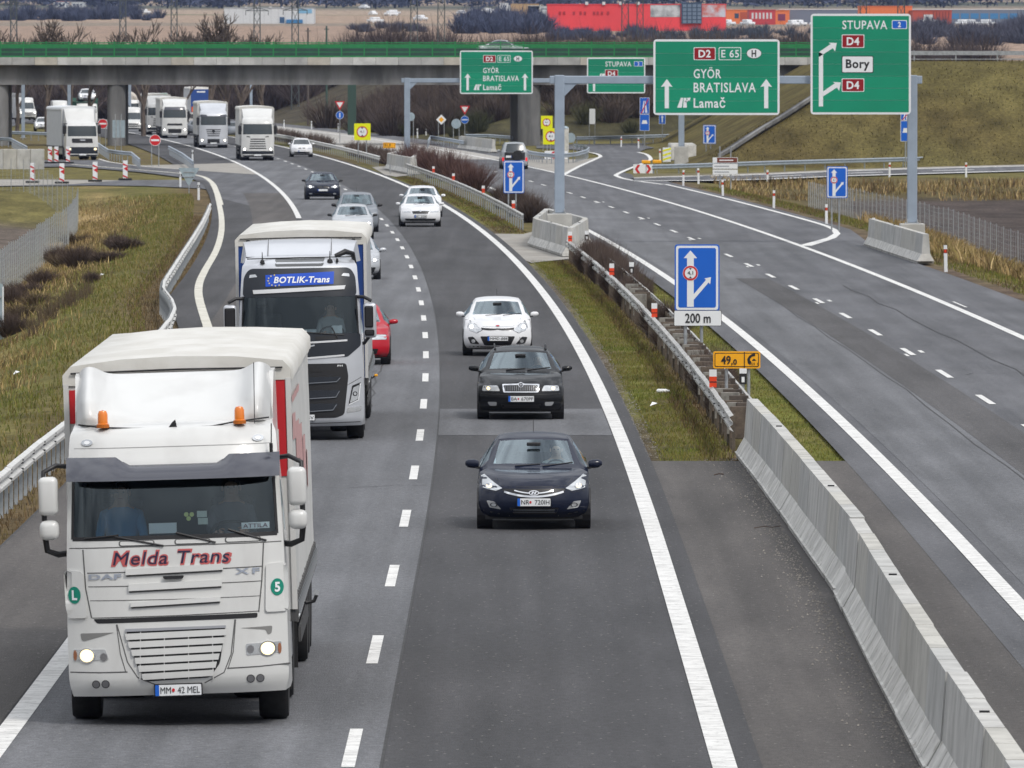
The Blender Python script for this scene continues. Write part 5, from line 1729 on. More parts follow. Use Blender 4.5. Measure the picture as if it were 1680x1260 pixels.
def front_i30(sk, root, sp):
    hl = [(-.838, .835), (-.785, .86), (-.66, .765), (-.50, .660), (-.60, .617), (-.72, .637), (-.81, .66)]
    lamp(sk, hl, LITY, (-.71, .70, .038))
    sk.patch('grille', fillet([(-.48, .655), (.48, .655), (.50, .625), (.36, .545), (.22, .525), (-.22, .525), (-.36, .545), (-.50, .625)], .03), BLACK, off=.006)
    up = lambda x0, x1, zz, sag, n=14: [(x0 + (x1 - x0) * i / n, zz - sag * (1 - (2 * i / n - 1) ** 2)) for i in range(n + 1)]
    sk.seam(up(-.47, .47, .608, .075), .030, CHROME, 'chrome_strip', off=.014)
    sk.seam(up(-.31, .31, .630, .045), .018, CHROME, 'chrome_strip', off=.014)
    sk.patch('badge', disc(0, .592, .082, .040), CHROME, off=.03, th=.02, grid=.05)
    sk.patch('badge_field', disc(0, .592, .066, .027), SBLACK, off=.034, th=.01, grid=.05)
    for pl in ([(-.045, .572), (-.02, .572), (.0, .612), (-.025, .612)], [(.0, .572), (.025, .572), (.045, .612), (.02, .612)], [(-.03, .588), (.03, .588), (.03, .598), (-.03, .598)]):
        sk.patch('badge_letter', pl, CHROME, off=.038, th=.01, grid=.05)
    number_plate(sk, -.26, .26, .385, .505, 'NR   720IH', heart=.395)
    sk.patch('lower_grille', fillet([(-.40, .355), (.40, .355), (.35, .25), (-.31, .25)], .03), BLACK, off=.005)
    for z in (.285, .32): sk.seam([(-.33, z), (.33, z)], .008, P_GREY, 'grille_bar', off=.012)
    fg = fillet([(-.75, .462), (-.63, .452), (-.515, .325), (-.70, .352)], .02)
    for s, pl in ((-1, fg), (1, mx(fg))):
        h = sk.patch('fog_lamp', pl, LAMP, off=.008)
        cx = s * .635
        sk.patch('fog_bulb', disc(cx, .395, .06, .035, 14), SBLACK, off=.013, parent=h, grid=.05)
        sk.patch('fog_lens', disc(cx, .395, .04, .026, 14), LAMP, off=.017, parent=h, grid=.05)
    sk.seam([(-.80, .62), (-.62, .59), (-.52, .64)], .006, both=True)
    sk.seam([(-.62, .905), (-.60, .80), (-.50, .70)], .010, both=True)
    sk.seam([(-.50, .70), (-.25, .685), (0, .682), (.25, .685), (.50, .70)], .008)
    sk.seam([(-.80, .30), (-.55, .255), (-.38, .225)], .02, BLACK, both=True)
    # tax stickers low in the corner of the windscreen
    sk.patch('sticker', [(-.655, 1.01), (-.60, 1.01), (-.60, 1.075), (-.655, 1.075)], SWHITE, off=-.004, th=.002)
def front_oct2(sk, root, sp):
    hl = [(-.80, .60), (-.775, .705), (-.48, .715), (-.425, .60)]
    lamp(sk, fillet(hl, .03), LITY, (-.67, .655, .035))
    sk.patch('grille_frame', fillet([(-.386, .745), (-.07, .755), (0, .772), (.07, .755), (.386, .745), (.36, .575), (-.36, .575)], .02), CHROME, off=.008)
    sk.patch('grille', fillet([(-.352, .722), (-.06, .728), (.06, .728), (.352, .722), (.33, .598), (-.33, .598)], .02), BLACK, off=.014)
    for i in range(15):
        x = -.31 + i * .62 / 14
        sk.seam([(x, .605), (x, .715)], .008, P_GREY, 'grille_rib', off=.02)
    sk.patch('badge', disc(0, .732, .052), CHROME, off=.03, th=.03, grid=.05)
    sk.patch('badge_field', disc(0, .732, .038), SBLACK, off=.034, th=.02, grid=.05)
    sk.patch('badge_arrow', [(-.02, .72), (.012, .722), (.025, .745), (-.005, .738)], CHROME, off=.038, th=.02, grid=.05)
    number_plate(sk, -.255, .27, .385, .50, 'BA   670PF', heart=.39)
    sk.patch('lower_grille', fillet([(-.42, .33), (.42, .33), (.38, .245), (-.38, .245)], .02), BLACK, off=.005)
    fg = fillet([(-.69, .375), (-.495, .375), (-.50, .295), (-.64, .295)], .03)
    sk.both('fog_lamp', fg, LAMP, off=.008)
    sk.seam([(-.82, .54), (-.4, .535), (0, .533), (.4, .535), (.82, .54)], .014, BLACK, 'bumper_strip')
    sk.seam([(-.66, .93), (-.55, .80), (-.42, .745)], .010, both=True)
    for s in (-1, 1): sk.seam([(s * .09, .93), (s * .07, .85), (s * .055, .775)], .008, P_GREY, 'bonnet_crease')
    W, H, L_ = sp['W'], sp['H'], sp['L']
    if sp.get('rails', True):
        for s in (-1, 1):
            x = s * (sp['rw'] - .02)
            y0, y1 = sp['ty'] + .35, L_ - .75
            MB().tube([(x, y0, H - .06), (x, y0 + .12, H + .015), (x, y0 + .4, H + .03), (x, y1 - .3, H + .015), (x, y1, H - .07)], .016, 8).build('roof_rail', BLACK, root, smooth=60)
def front_kia(sk, root, sp):
    hl = fillet([(-.755, .715), (-.69, .885), (-.55, .79), (-.385, .655), (-.53, .578), (-.69, .64)], .03)
    lamp(sk, hl, LIT, (-.655, .735, .042))
    g = [(-.42, .715), (-.22, .70), (-.08, .695), (0, .70), (.08, .695), (.22, .70), (.42, .715), (.40, .665), (.24, .65), (.09, .652), (0, .668), (-.09, .652), (-.24, .65), (-.40, .665)]
    sk.patch('grille', g, BLACK, off=.008)
    sk.patch('badge', disc(0, .765, .055, .026), CHROME, off=.012, grid=.05)
    sk.patch('badge_field', disc(0, .765, .042, .017), P_RED, off=.016, grid=.05)
    sk.patch('lower_grille', fillet([(-.44, .50), (.44, .50), (.33, .275), (-.33, .265)], .04), BLACK, off=.006)
    number_plate(sk, -.25, .26, .39, .495, 'MMD-888')
    fg = fillet([(-.755, .475), (-.61, .49), (-.45, .30), (-.68, .31)], .04)
    for s, pl in ((-1, fg), (1, mx(fg))):
        h = sk.patch('fog_pod', pl, BLACK, off=.006)
        sk.patch('fog_lamp', disc(s * .61, .375, .05, .045, 14), LAMP, off=.012, parent=h, grid=.05)
    sk.seam([(-.70, .235), (0, .225), (.70, .235)], .03, BLACK, 'bumper_lip')
    sk.seam([(-.60, .95), (-.52, .84), (-.38, .745), (0, .735), (.38, .745), (.52, .84), (.60, .95)], .008, P_GREY)
    for zz in (1.03, 1.07): sk.patch('sticker', [(-.635, zz), (-.57, zz), (-.57, zz + .022), (-.635, zz + .022)], SWHITE, off=-.004, th=.002)
def front_gen(hl, lit=None, glow=None, grille=None, lower=None, platez=(.385, .495), st=None, gbar=None, gmt=BLACK, fog=None, bz=None, kid=False):
    def f(sk, root, sp):
        lamp(sk, fillet(hl, .03), lit, glow)
        if gbar: sk.patch('grille_frame', gbar, CHROME, off=.006)
        for g in ([grille] if grille and not isinstance(grille[0][0], tuple) else (grille or [])): sk.patch('grille', g, gmt, off=.012)
        if lower: sk.patch('lower_grille', lower, BLACK, off=.006)
        if platez: number_plate(sk, -.26, .26, platez[0], platez[1], st)
        if fog: sk.both('fog_lamp', fog, LAMP, off=.008)
        if bz: sk.patch('badge', disc(0, bz, .05), CHROME, off=.02, grid=.05)
        sk.seam([(-sp['W'] + .25, sp['cz'] - .03), (-.56, sp['hz'] + .05), (-.45, sp['hz'] - .02)], .010, both=True)
        sk.seam([(-.7, .225), (.7, .225)], .03, BLACK, 'bumper_lip')
    return f
fogr = fillet([(-.72, .36), (-.56, .36), (-.56, .29), (-.70, .29)], .02)
F_OCT3 = front_gen([(-.80, .645), (-.82, .70), (-.50, .70), (-.43, .655), (-.5, .635)], None, None, [(-.38, .70), (-.05, .715), (.05, .715), (.38, .70), (.34, .585), (-.34, .585)], fillet([(-.70, .37), (.70, .37), (.66, .27), (-.66, .27)], .03), (.42, .52), 'BL 308', bz=.73, gbar=[(-.40, .72), (-.05, .735), (.05, .735), (.40, .72), (.355, .57), (-.355, .57)])
F_BMW = front_gen([(-.80, .66), (-.80, .76), (-.50, .73), (-.42, .67), (-.6, .64)], LIT, (-.66, .70, .055), [[(-.30, .74), (-.03, .74), (-.03, .63), (-.28, .63)], [(.03, .74), (.30, .74), (.28, .63), (.03, .63)]], fillet([(-.5, .36), (.5, .36), (.45, .27), (-.45, .27)], .03), (.47, .57), '', fog=fogr)
F_RED = front_gen([(-.80, .62), (-.79, .735), (-.46, .745), (-.40, .625)], None, None, [(-.36, .75), (.36, .75), (.34, .63), (-.34, .63)], fillet([(-.60, .40), (.60, .40), (.56, .27), (-.56, .27)], .03), (.42, .52), 'SC 114', bz=.74, gbar=[(-.39, .77), (.39, .77), (.365, .61), (-.365, .61)])
F_GOLF = front_gen([(-.80, .62), (-.82, .72), (-.47, .69), (-.42, .61)], LIT, (-.70, .665, .05), [(-.40, .68), (.40, .68), (.40, .63), (-.40, .63)], fillet([(-.74, .42), (.74, .42), (.66, .24), (-.66, .24)], .04), (.40, .50), 'KE 215', bz=.66)
F_SED = front_gen([(-.78, .60), (-.78, .70), (-.50, .71), (-.42, .61)], LIT, (-.68, .655, .05), [(-.38, .70), (.38, .70), (.36, .61), (-.36, .61)], fillet([(-.5, .38), (.5, .38), (.46, .27), (-.46, .27)], .03), (.44, .54), '', fog=fogr, bz=.655)
F_VAN = front_gen([(-.86, .70), (-.84, .86), (-.56, .82), (-.48, .72)], None, None, [(-.42, .82), (.42, .82), (.40, .70), (-.40, .70)], fillet([(-.6, .42), (.6, .42), (.56, .28), (-.56, .28)], .03), (.50, .60), '', bz=.76)
F_SMALL = front_gen([(-.76, .62), (-.78, .72), (-.50, .70), (-.42, .62)], None, None, [[(-.28, .72), (-.04, .72), (-.04, .66), (-.25, .66)], [(.04, .72), (.28, .72), (.25, .66), (.04, .66)]], fillet([(-.62, .40), (.62, .40), (.58, .28), (-.58, .28)], .03), (.42, .52), '', bz=.70)
SP_I30 = dict(W=.89, H=1.47, L=4.30, hz=.755, cz=.935, cy=1.02, ty=1.82, rw=.555, pw=.735, nose=.46, kind='hatch', wr=.325, mw=.22, mh=.145, mc=P_NAVY)
SP_OCT = dict(W=.885, H=1.46, L=4.57, hz=.775, cz=.965, cy=1.15, ty=1.88, rw=.555, pw=.735, nose=.36, kind='wagon', wr=.32, mw=.21, mh=.125)
SP_KIA = dict(W=.86, H=1.455, L=4.04, hz=.775, cz=.965, cy=.90, ty=1.62, rw=.545, pw=.715, nose=.38, kind='hatch', wr=.31, mw=.20, mh=.13)
SP_O3 = dict(W=.905, H=1.46, L=4.66, hz=.76, cz=.955, cy=1.12, ty=1.86, rw=.56, pw=.745, nose=.42, kind='wagon', wr=.325, mw=.20, mh=.13)
SP_BMW = dict(W=.92, H=1.47, L=4.9, hz=.77, cz=.95, cy=1.3, ty=2.05, rw=.56, pw=.75, nose=.42, kind='sedan', wr=.335, mw=.20, mh=.13)
SP_SED = dict(W=.875, H=1.45, L=4.45, hz=.74, cz=.93, cy=1.1, ty=1.85, rw=.55, pw=.73, nose=.40, kind='sedan', wr=.315, mw=.19, mh=.12, mc=BLACK)
SP_MPV = dict(W=.92, H=1.72, L=4.5, hz=.92, cz=1.10, cy=1.0, ty=1.75, rw=.60, pw=.78, nose=.40, kind='wagon', wr=.35, mw=.21, mh=.15, mc=BLACK)

def put(name, label, px, yy, spec, pt, fr, **kw):
    """px: where the middle of the front stands, yy: distance"""
    x = (px - 840) * yy / F
    return car(name, label, yy, x - C(yy), spec, pt, fr, **kw)
i30, _ = put('passenger_car', 'nearest dark navy hatchback with smiling chrome grille and plate NR 720IH', 876, 157.5, SP_I30, P_NAVY, front_i30)
octv, _ = put('passenger_car', 'black estate car with roof rails and plate BA 670PF', 854.5, 205.8, SP_OCT, P_BLACK, front_oct2)
kia, _ = put('passenger_car', 'white small hatchback with plate MMD-888 behind the black estate', 816.5, 250.5, SP_KIA, P_WHITE, front_kia)
put('passenger_car', 'red car half hidden behind the silver truck cab', 580, 243, dict(SP_OCT, rails=False, mc=P_RED), P_RED, F_RED)
put('passenger_car', 'silver hatchback half hidden behind the trailer of the silver truck', 581, 338, dict(SP_I30, mc=P_SILVER), P_SILVER, F_GOLF)
put('passenger_car', 'silver saloon with lit headlamps just above the silver truck roof', 578.5, 415, SP_SED, P_SILVER, F_SED)
put('passenger_car', 'tall silver people carrier directly behind the silver saloon', 586, 432, SP_MPV, P_GREY, F_VAN)
put('passenger_car', 'dark saloon with bright twin headlamps in the slow lane', 529.5, 533, dict(SP_BMW, mc=BLACK), P_NAVY, F_BMW)
put('passenger_car', 'bright white estate with dark grille in the fast lane', 690, 446, SP_O3, P_WHITE, F_OCT3)
put('passenger_car', 'white car hidden behind the bright white estate in the fast lane', 694, 474, SP_BMW, P_WHITE, F_SED)
put('passenger_car', 'small white car alone beside the distant white truck', 495.5, 770, dict(SP_KIA, W=.84), P_WHITE, F_SMALL, near=False)
# car on the flyover, side on; seen over the railing
def F_NONE(sk, root, sp): lamp(sk, [(-.80, .62), (-.79, .735), (-.46, .745), (-.40, .625)])
xb = A(872, 73, 884).x
car('passenger_car', 'silver saloon driving across the flyover above the green sign', 884, xb, dict(SP_BMW, absx=True, H=1.55, cz=1.0), P_SILVER, F_NONE, yaw=pi / 2 - .0 + dC(884), near=False, dz=7.72)
# dark off-roader going away, with a spare wheel and plate on its tailgate
def suv():
    y = 684
    x = (840 - 840) * y / F
    sp = dict(W=.90, H=1.85, L=4.3, hz=.98, cz=1.18, cy=1.05, ty=1.65, rw=.66, pw=.80, nose=.40, kind='wagon', wr=.37, mw=.20, mh=.17, absx=True)
    root, sk = car('passenger_car', 'dark boxy off-roader driving away with wheel on its tailgate', y + 4.3, x + .0, sp, paint('pale_suv_paint', (.38, .40, .42), .3), F_VAN, near=False, away=True)
    sk.back = True
    sk.patch('tailgate_glass', fillet([(-.62, 1.18), (.62, 1.18), (.56, 1.62), (-.56, 1.62)], .05), FARGLASS, off=.02)
    sk.patch('tailgate', fillet([(-.70, .62), (.70, .62), (.70, 1.16), (-.70, 1.16)], .05), BLACK, off=.015)
    q = sk.y(0, .9)
    o = link('spare_wheel', wheel_mesh(.36, .2)[0], root, (-.18, q + .12, .92), (0, 0, pi / 2))
    sm = wheel_mesh(.36, .2)[1].copy(); sm.materials.clear(); sm.materials.append(mat('spare_rim_grey', (.16, .165, .17), .7))
    link('spare_rim', sm, o)
    number_plate(sk, .22, .62, .78, .93, '')
    for s in (-1, 1): sk.patch('tail_light', [(s * .86, .55), (s * .74, .55), (s * .74, .80), (s * .86, .80)], mat('lit_tail_lamp', (.6, .01, .015), .3, emit=.8), off=.02)
suv()
seated('driver_hatchback', 'person driving the nearest dark hatchback', (i30.location.x + .36, i30.location.y + 1.98, .50), .92, (.35, .36, .38))
seated('driver_white_car', 'person driving the white small hatchback', (kia.location.x + .36, kia.location.y + 1.86, .52), .92, (.10, .12, .16))
seated('driver_estate', 'person in dark clothes driving the black estate', (octv.location.x + .36, octv.location.y + 2.12, .50), .92, (.06, .06, .08))
# ------------------------------------------------------------------ lorries
CAB_W = mat('lorry_white', (.55, .55, .54), .35, coat=.4, col2=(.63, .635, .625), vs_=1.6, stretch=(1, 1, .45), detail=8, lo=.28, hi=.5)
CAB_S = mat('lorry_silver', (.55, .57, .61), .35, .35, coat=.6, var=.04, vs_=1.2)
TARP = mat('tarpaulin_cream', (.58, .565, .52), .6, col2=(.68, .67, .635), vs_=1.3, bump=.35, bs=5, stretch=(1, .35, 1))
TARPG = mat('tarpaulin_grey', (.56, .565, .55), .55, col2=(.64, .64, .625), vs_=1.2, bump=.3, bs=4, stretch=(1, 1, .5))
TRED = mat('tarpaulin_red', (.52, .012, .02), .5)
TBLUE = mat('tarpaulin_blue', (.012, .055, .24), .5)
VISOR = mat('smoked_visor', (.055, .058, .075), .25, coat=.5)
TGLASS = glass_mat('lorry_windscreen', (.74, .84, .87), 1.25)
GRIME = mat('grey_chassis', (.06, .06, .062), .7, var=.4, vs_=4)
def lean(root, ang, lift=0.0):
    """the sprung parts of a lorry lean with the cross-fall; the wheels stay down"""
    M = Matrix.Translation((0, 0, .9 + lift)) @ Matrix.Rotation(ang, 4, 'Y') @ Matrix.Translation((0, 0, -.9))
    for c in kids(root):
        if c.name.startswith('wheel'): continue
        if c.rotation_euler.to_matrix().is_identity if False else True:
            c.matrix_basis = M @ c.matrix_basis
def cab_shell(root, keys, lead, paint_, ws=(5, 6), ug=.93, near=True, cyy=None):
    tail = len(keys) - 1
    zl = keys[0][1]
    rear = [(keys[tail][0] + .02, keys[lead - i - 1][1] if i < lead else zl, keys[lead][2] + .02, 0, 0, 3) for i in range(lead)]
    fr = [k[1] for k in keys[:lead + 1]][::-1]
    W = max(k[2] for k in keys)
    def side(E, k, m):
        t = k / m * lead
        i = min(int(t), lead - 1)
        z = fr[i] + (fr[i + 1] - fr[i]) * (t - i)
        z = min(z, E.z - .004 * k)
        u = (E.z - z) / max(.01, E.z - zl)
        s_ = 1 if E.x > 0 else -1
        return Vector((s_ * (abs(E.x) + (W - abs(E.x)) * min(1, u / .5) ** .8), E.y, z))
    verts, faces, tags, idx, m = shell(keys + rear, lead, tail, side, 5 if near else 3, 48 if near else 24)
    part = {'body': [], 'windscreen': [], 'door_window': []}
    z_lo, z_hi = keys[ws[0]][1] + .02, keys[ws[1]][1] - .08
    for f, t in zip(faces, tags):
        if t[0] == 'top' and idx[ws[0]] <= t[1] < idx[ws[1]] and t[2] < ug: part['windscreen'].append(f)
        else:
            zc = sum(verts[i][2] for i in f) / len(f)
            if t[0] == 'side' and z_lo < zc < z_hi and keys[ws[1]][0] + .42 < t[3] < keys[ws[1]][0] + 1.25: part['door_window'].append(f)
            else: part['body'].append(f)
    link('cab', sub_mesh('cab', verts, part['body'], paint_), root)
    link('windscreen', sub_mesh('windscreen', verts, part['windscreen'], TGLASS if near else FARGLASS), root)
    if part['door_window']:
        for s in (-1, 1):
            ff = [f for f in part['door_window'] if verts[f[0]][0] * s > 0]
            if ff: link('door_window', sub_mesh('door_window', verts, ff, SIDEGLASS if near else FARGLASS), root)
    return Skin(verts, faces, root)
def big_mirror(root, x, y, z, s, mt, big=(.30, .62), small=(.30, .30), gap=.04):
    m = MB()
    a, b = big
    x0, x1 = sorted((x, x + s * a))
    o = MB().rbox(x0, x1, y - .10, y + .12, z, z + b, .06, 3).build('door_mirror', mt, root, smooth=50)
    MB().box(x0 + .03, x1 - .03, y + .122, y + .128, z + .05, z + b - .05).build('mirror_glass', CHROME, o)
    z2 = z - gap - small[1]
    o2 = MB().rbox(x0, x1, y - .10, y + .12, z2, z2 + small[1], .07, 3).build('wide_mirror', mt, root, smooth=50)
    MB().box(x0 + .03, x1 - .03, y + .122, y + .128, z2 + .04, z2 + small[1] - .04).build('mirror_glass', CHROME, o2)
    xm = x + s * .16
    MB().tube([(x - s * .10, y + .25, z + b + .10), (x + s * .02, y + .12, z + b + .12), (xm, y + .05, z + b + .05), (xm, y + .03, z + b - .05)], .028, 8).build('mirror_arm', BLACK, root, smooth=60)
    MB().tube([(x - s * .10, y + .25, z2 - .16), (x + s * .02, y + .12, z2 - .17), (xm - s * .02, y + .05, z2 - .12), (xm, y + .03, z2 + .05)], .035, 8).build('mirror_arm', BLACK, root, smooth=60)
    MB().cyl((xm, y, z - .06), (xm, y, z + .02), .03, n=8).build('mirror_link', BLACK, root)
def trailer(root, y0, y1, w=1.27, z0=1.12, z1=3.98, roof=TARP, side_m=TARPG, nose=None, axles=3, wavy=True, wheels=True, straps=True, near=True):
    n = 26 if near else 6
    # curtain sides, slightly billowing
    for s in (-1, 1):
        rows = []
        for i in range(n + 1):
            y = y0 + (y1 - y0) * i / n
            b = (.02 * sin(i * 1.9) + .012 * sin(i * 4.1)) if near else 0
            rows.append([(s * (w + b * sin(pi * k / 4) - (.03 if k == 4 else 0)), y, z0 + (z1 - .10 - z0) * k / 4) for k in range(5)])
        MB().grid(rows).build('curtain', side_m, root, smooth=60)
    # roof with a rounded, slightly slack cover
    rows = []
    rr = random.Random(3)
    for i in range(n + 1):
        y = y0 - .02 + (y1 - y0) * i / n
        sag = (.035 * abs(sin(i * .9)) + rr.uniform(-.008, .008)) if near else .01
        rows.append([(-w - .035, y, z1 - .26 + rr.uniform(-.012, .012)), (-w - .03, y, z1 - .12), (-w + .06, y, z1 - .02), (-w * .5, y, z1 + .04 - sag), (0, y, z1 + .06 - sag), (w * .5, y, z1 + .04 - sag), (w - .06, y, z1 - .02), (w + .03, y, z1 - .12), (w + .035, y, z1 - .26 + rr.uniform(-.012, .012))])
    MB().grid(rows).build('roof_cover', roof, root, smooth=60)
    front = [(x, y0, z) for x, _, z in rows[0]]
    MB().prism([(-w - .03, y0 - .025, z1 - .24)] + [(x, y0 - .025, z) for x, _, z in rows[0][1:-1]] + [(w + .03, y0 - .025, z1 - .24)], (0, .02, 0)).build('roof_front_flap', roof, root)
    if near:
        st = MB().rbox(-.035, .035, -.03, 0, -.14, .02, .01, 1).mesh('roof_buckle', SBLACK)
        for i in range(9): link('roof_buckle', st, root, (-w * .82 + w * 1.64 * i / 8, y0 - .025, z1 - .14 + .0))
        MB().tube([(-w * .95, y0 - .05, z1 - .10), (0, y0 - .05, z1 - .085), (w * .95, y0 - .05, z1 - .10)], .012, 6).build('roof_rope', SBLACK, root)
    MB().box(-w + .01, w - .01, y0, y0 + .06, z0, z1 - .24).build('front_wall', nose or side_m, root)
    for s in (-1, 1):
        MB().box(s * (w - .005) - .03, s * (w - .005) + .03, y0 - .03, y0 + .02, z0, z1 - .22).build('corner_post', mat('trailer_post', (.60, .60, .59), .5), root)
    MB().box(-w + .01, w - .01, y1 - .06, y1, z0, z1 - .05).build('rear_door', side_m, root)
    MB().box(-w, w, y0, y1, z0 - .14, z0).build('load_bed', GRIME, root)
    MB().box(-.5, .5, y0 + .3, y1 - .4, .75, z0 - .14).build('chassis', GRIME, root)
    if straps and near:
        bm_ = MB().rbox(-.012, .028, -.05, .05, -.22, .10, .01, 1).mesh('strap_buckle', mat('strap_grey', (.10, .10, .10), .5, .3))
        bm2 = MB().tube([(.0, 0, -.2), (.04, .03, -.12), (.035, .02, .0), (.01, -.02, .06)], .014, 5).mesh('strap_hook', STEEL)
        k = int((y1 - y0) / .55)
        for i in range(k):
            for s in (-1, 1):
                y = y0 + .3 + i * .55
                o = link('strap_buckle', bm_, root, (s * (w + .0), y, z0 + .05), (0, 0, 0 if s > 0 else pi))
                if s > 0: link('strap_hook', bm2, o)
    for s in (-1, 1):
        MB().box(s * (w - .03) - .015, s * (w - .03) + .015, y0 + 3.6, y1 - 4.6, .45, .62).build('side_guard', GRIME, root)
        MB().box(s * (w - .03) - .015, s * (w - .03) + .015, y0 + 3.6, y1 - 4.6, .74, .90).build('side_guard', GRIME, root)
    if wheels: add_wheels(root, .50, .36, w - .20, [y1 - 4.2 + 1.31 * i for i in range(axles)])
def tractor_under(root, fa=1.45, ra=5.2, w=1.22, r=.50):
    add_wheels(root, r, .33, w - .17, (fa,))
    add_wheels(root, r, .34, w - .19, (ra,))
    add_wheels(root, r, .34, w - .54, (ra,))
    MB().box(-.45, .45, .5, ra + .8, .55, .95).build('chassis', GRIME, root)
    MB().box(-w + .36, w - .36, .25, 2.4, .30, 1.0).build('underbody_shade_box', GRIME, root)  # dark box added under the cab to block light between the wheels
    for s in (-1, 1):
        MB().rbox(s * .95 - .25, s * .95 + .25, 2.4, 3.9, .40, 1.0, .06).build('fuel_tank', STEEL, root)
        b = MB()
        for k in range(9):
            a = pi * k / 8
            p, q = (r + .10), (r + .06)
            b.add([], [])
        rows = [[(s * (w - .36), fa + (r + .09) * cos(pi * k / 10), r + (r + .09) * sin(pi * k / 10)), (s * (w - .005), fa + (r + .09) * cos(pi * k / 10), r + (r + .09) * sin(pi * k / 10))] for k in range(11)]
        b.grid(rows); b.build('mudguard', BLACK, root, smooth=60)
def front_wipers(sk, spec_, mt=SBLACK):
    for x0, z0, x1, z1 in spec_:
        p = [Vector((x0 + (x1 - x0) * i / 6, 0, z0 + (z1 - z0) * i / 6)) for i in range(7)]
        for v in p: v.y = sk.y(v.x, v.z) - .02
        MB().tube(p, .011, 5).build('wiper', mt, sk.root)

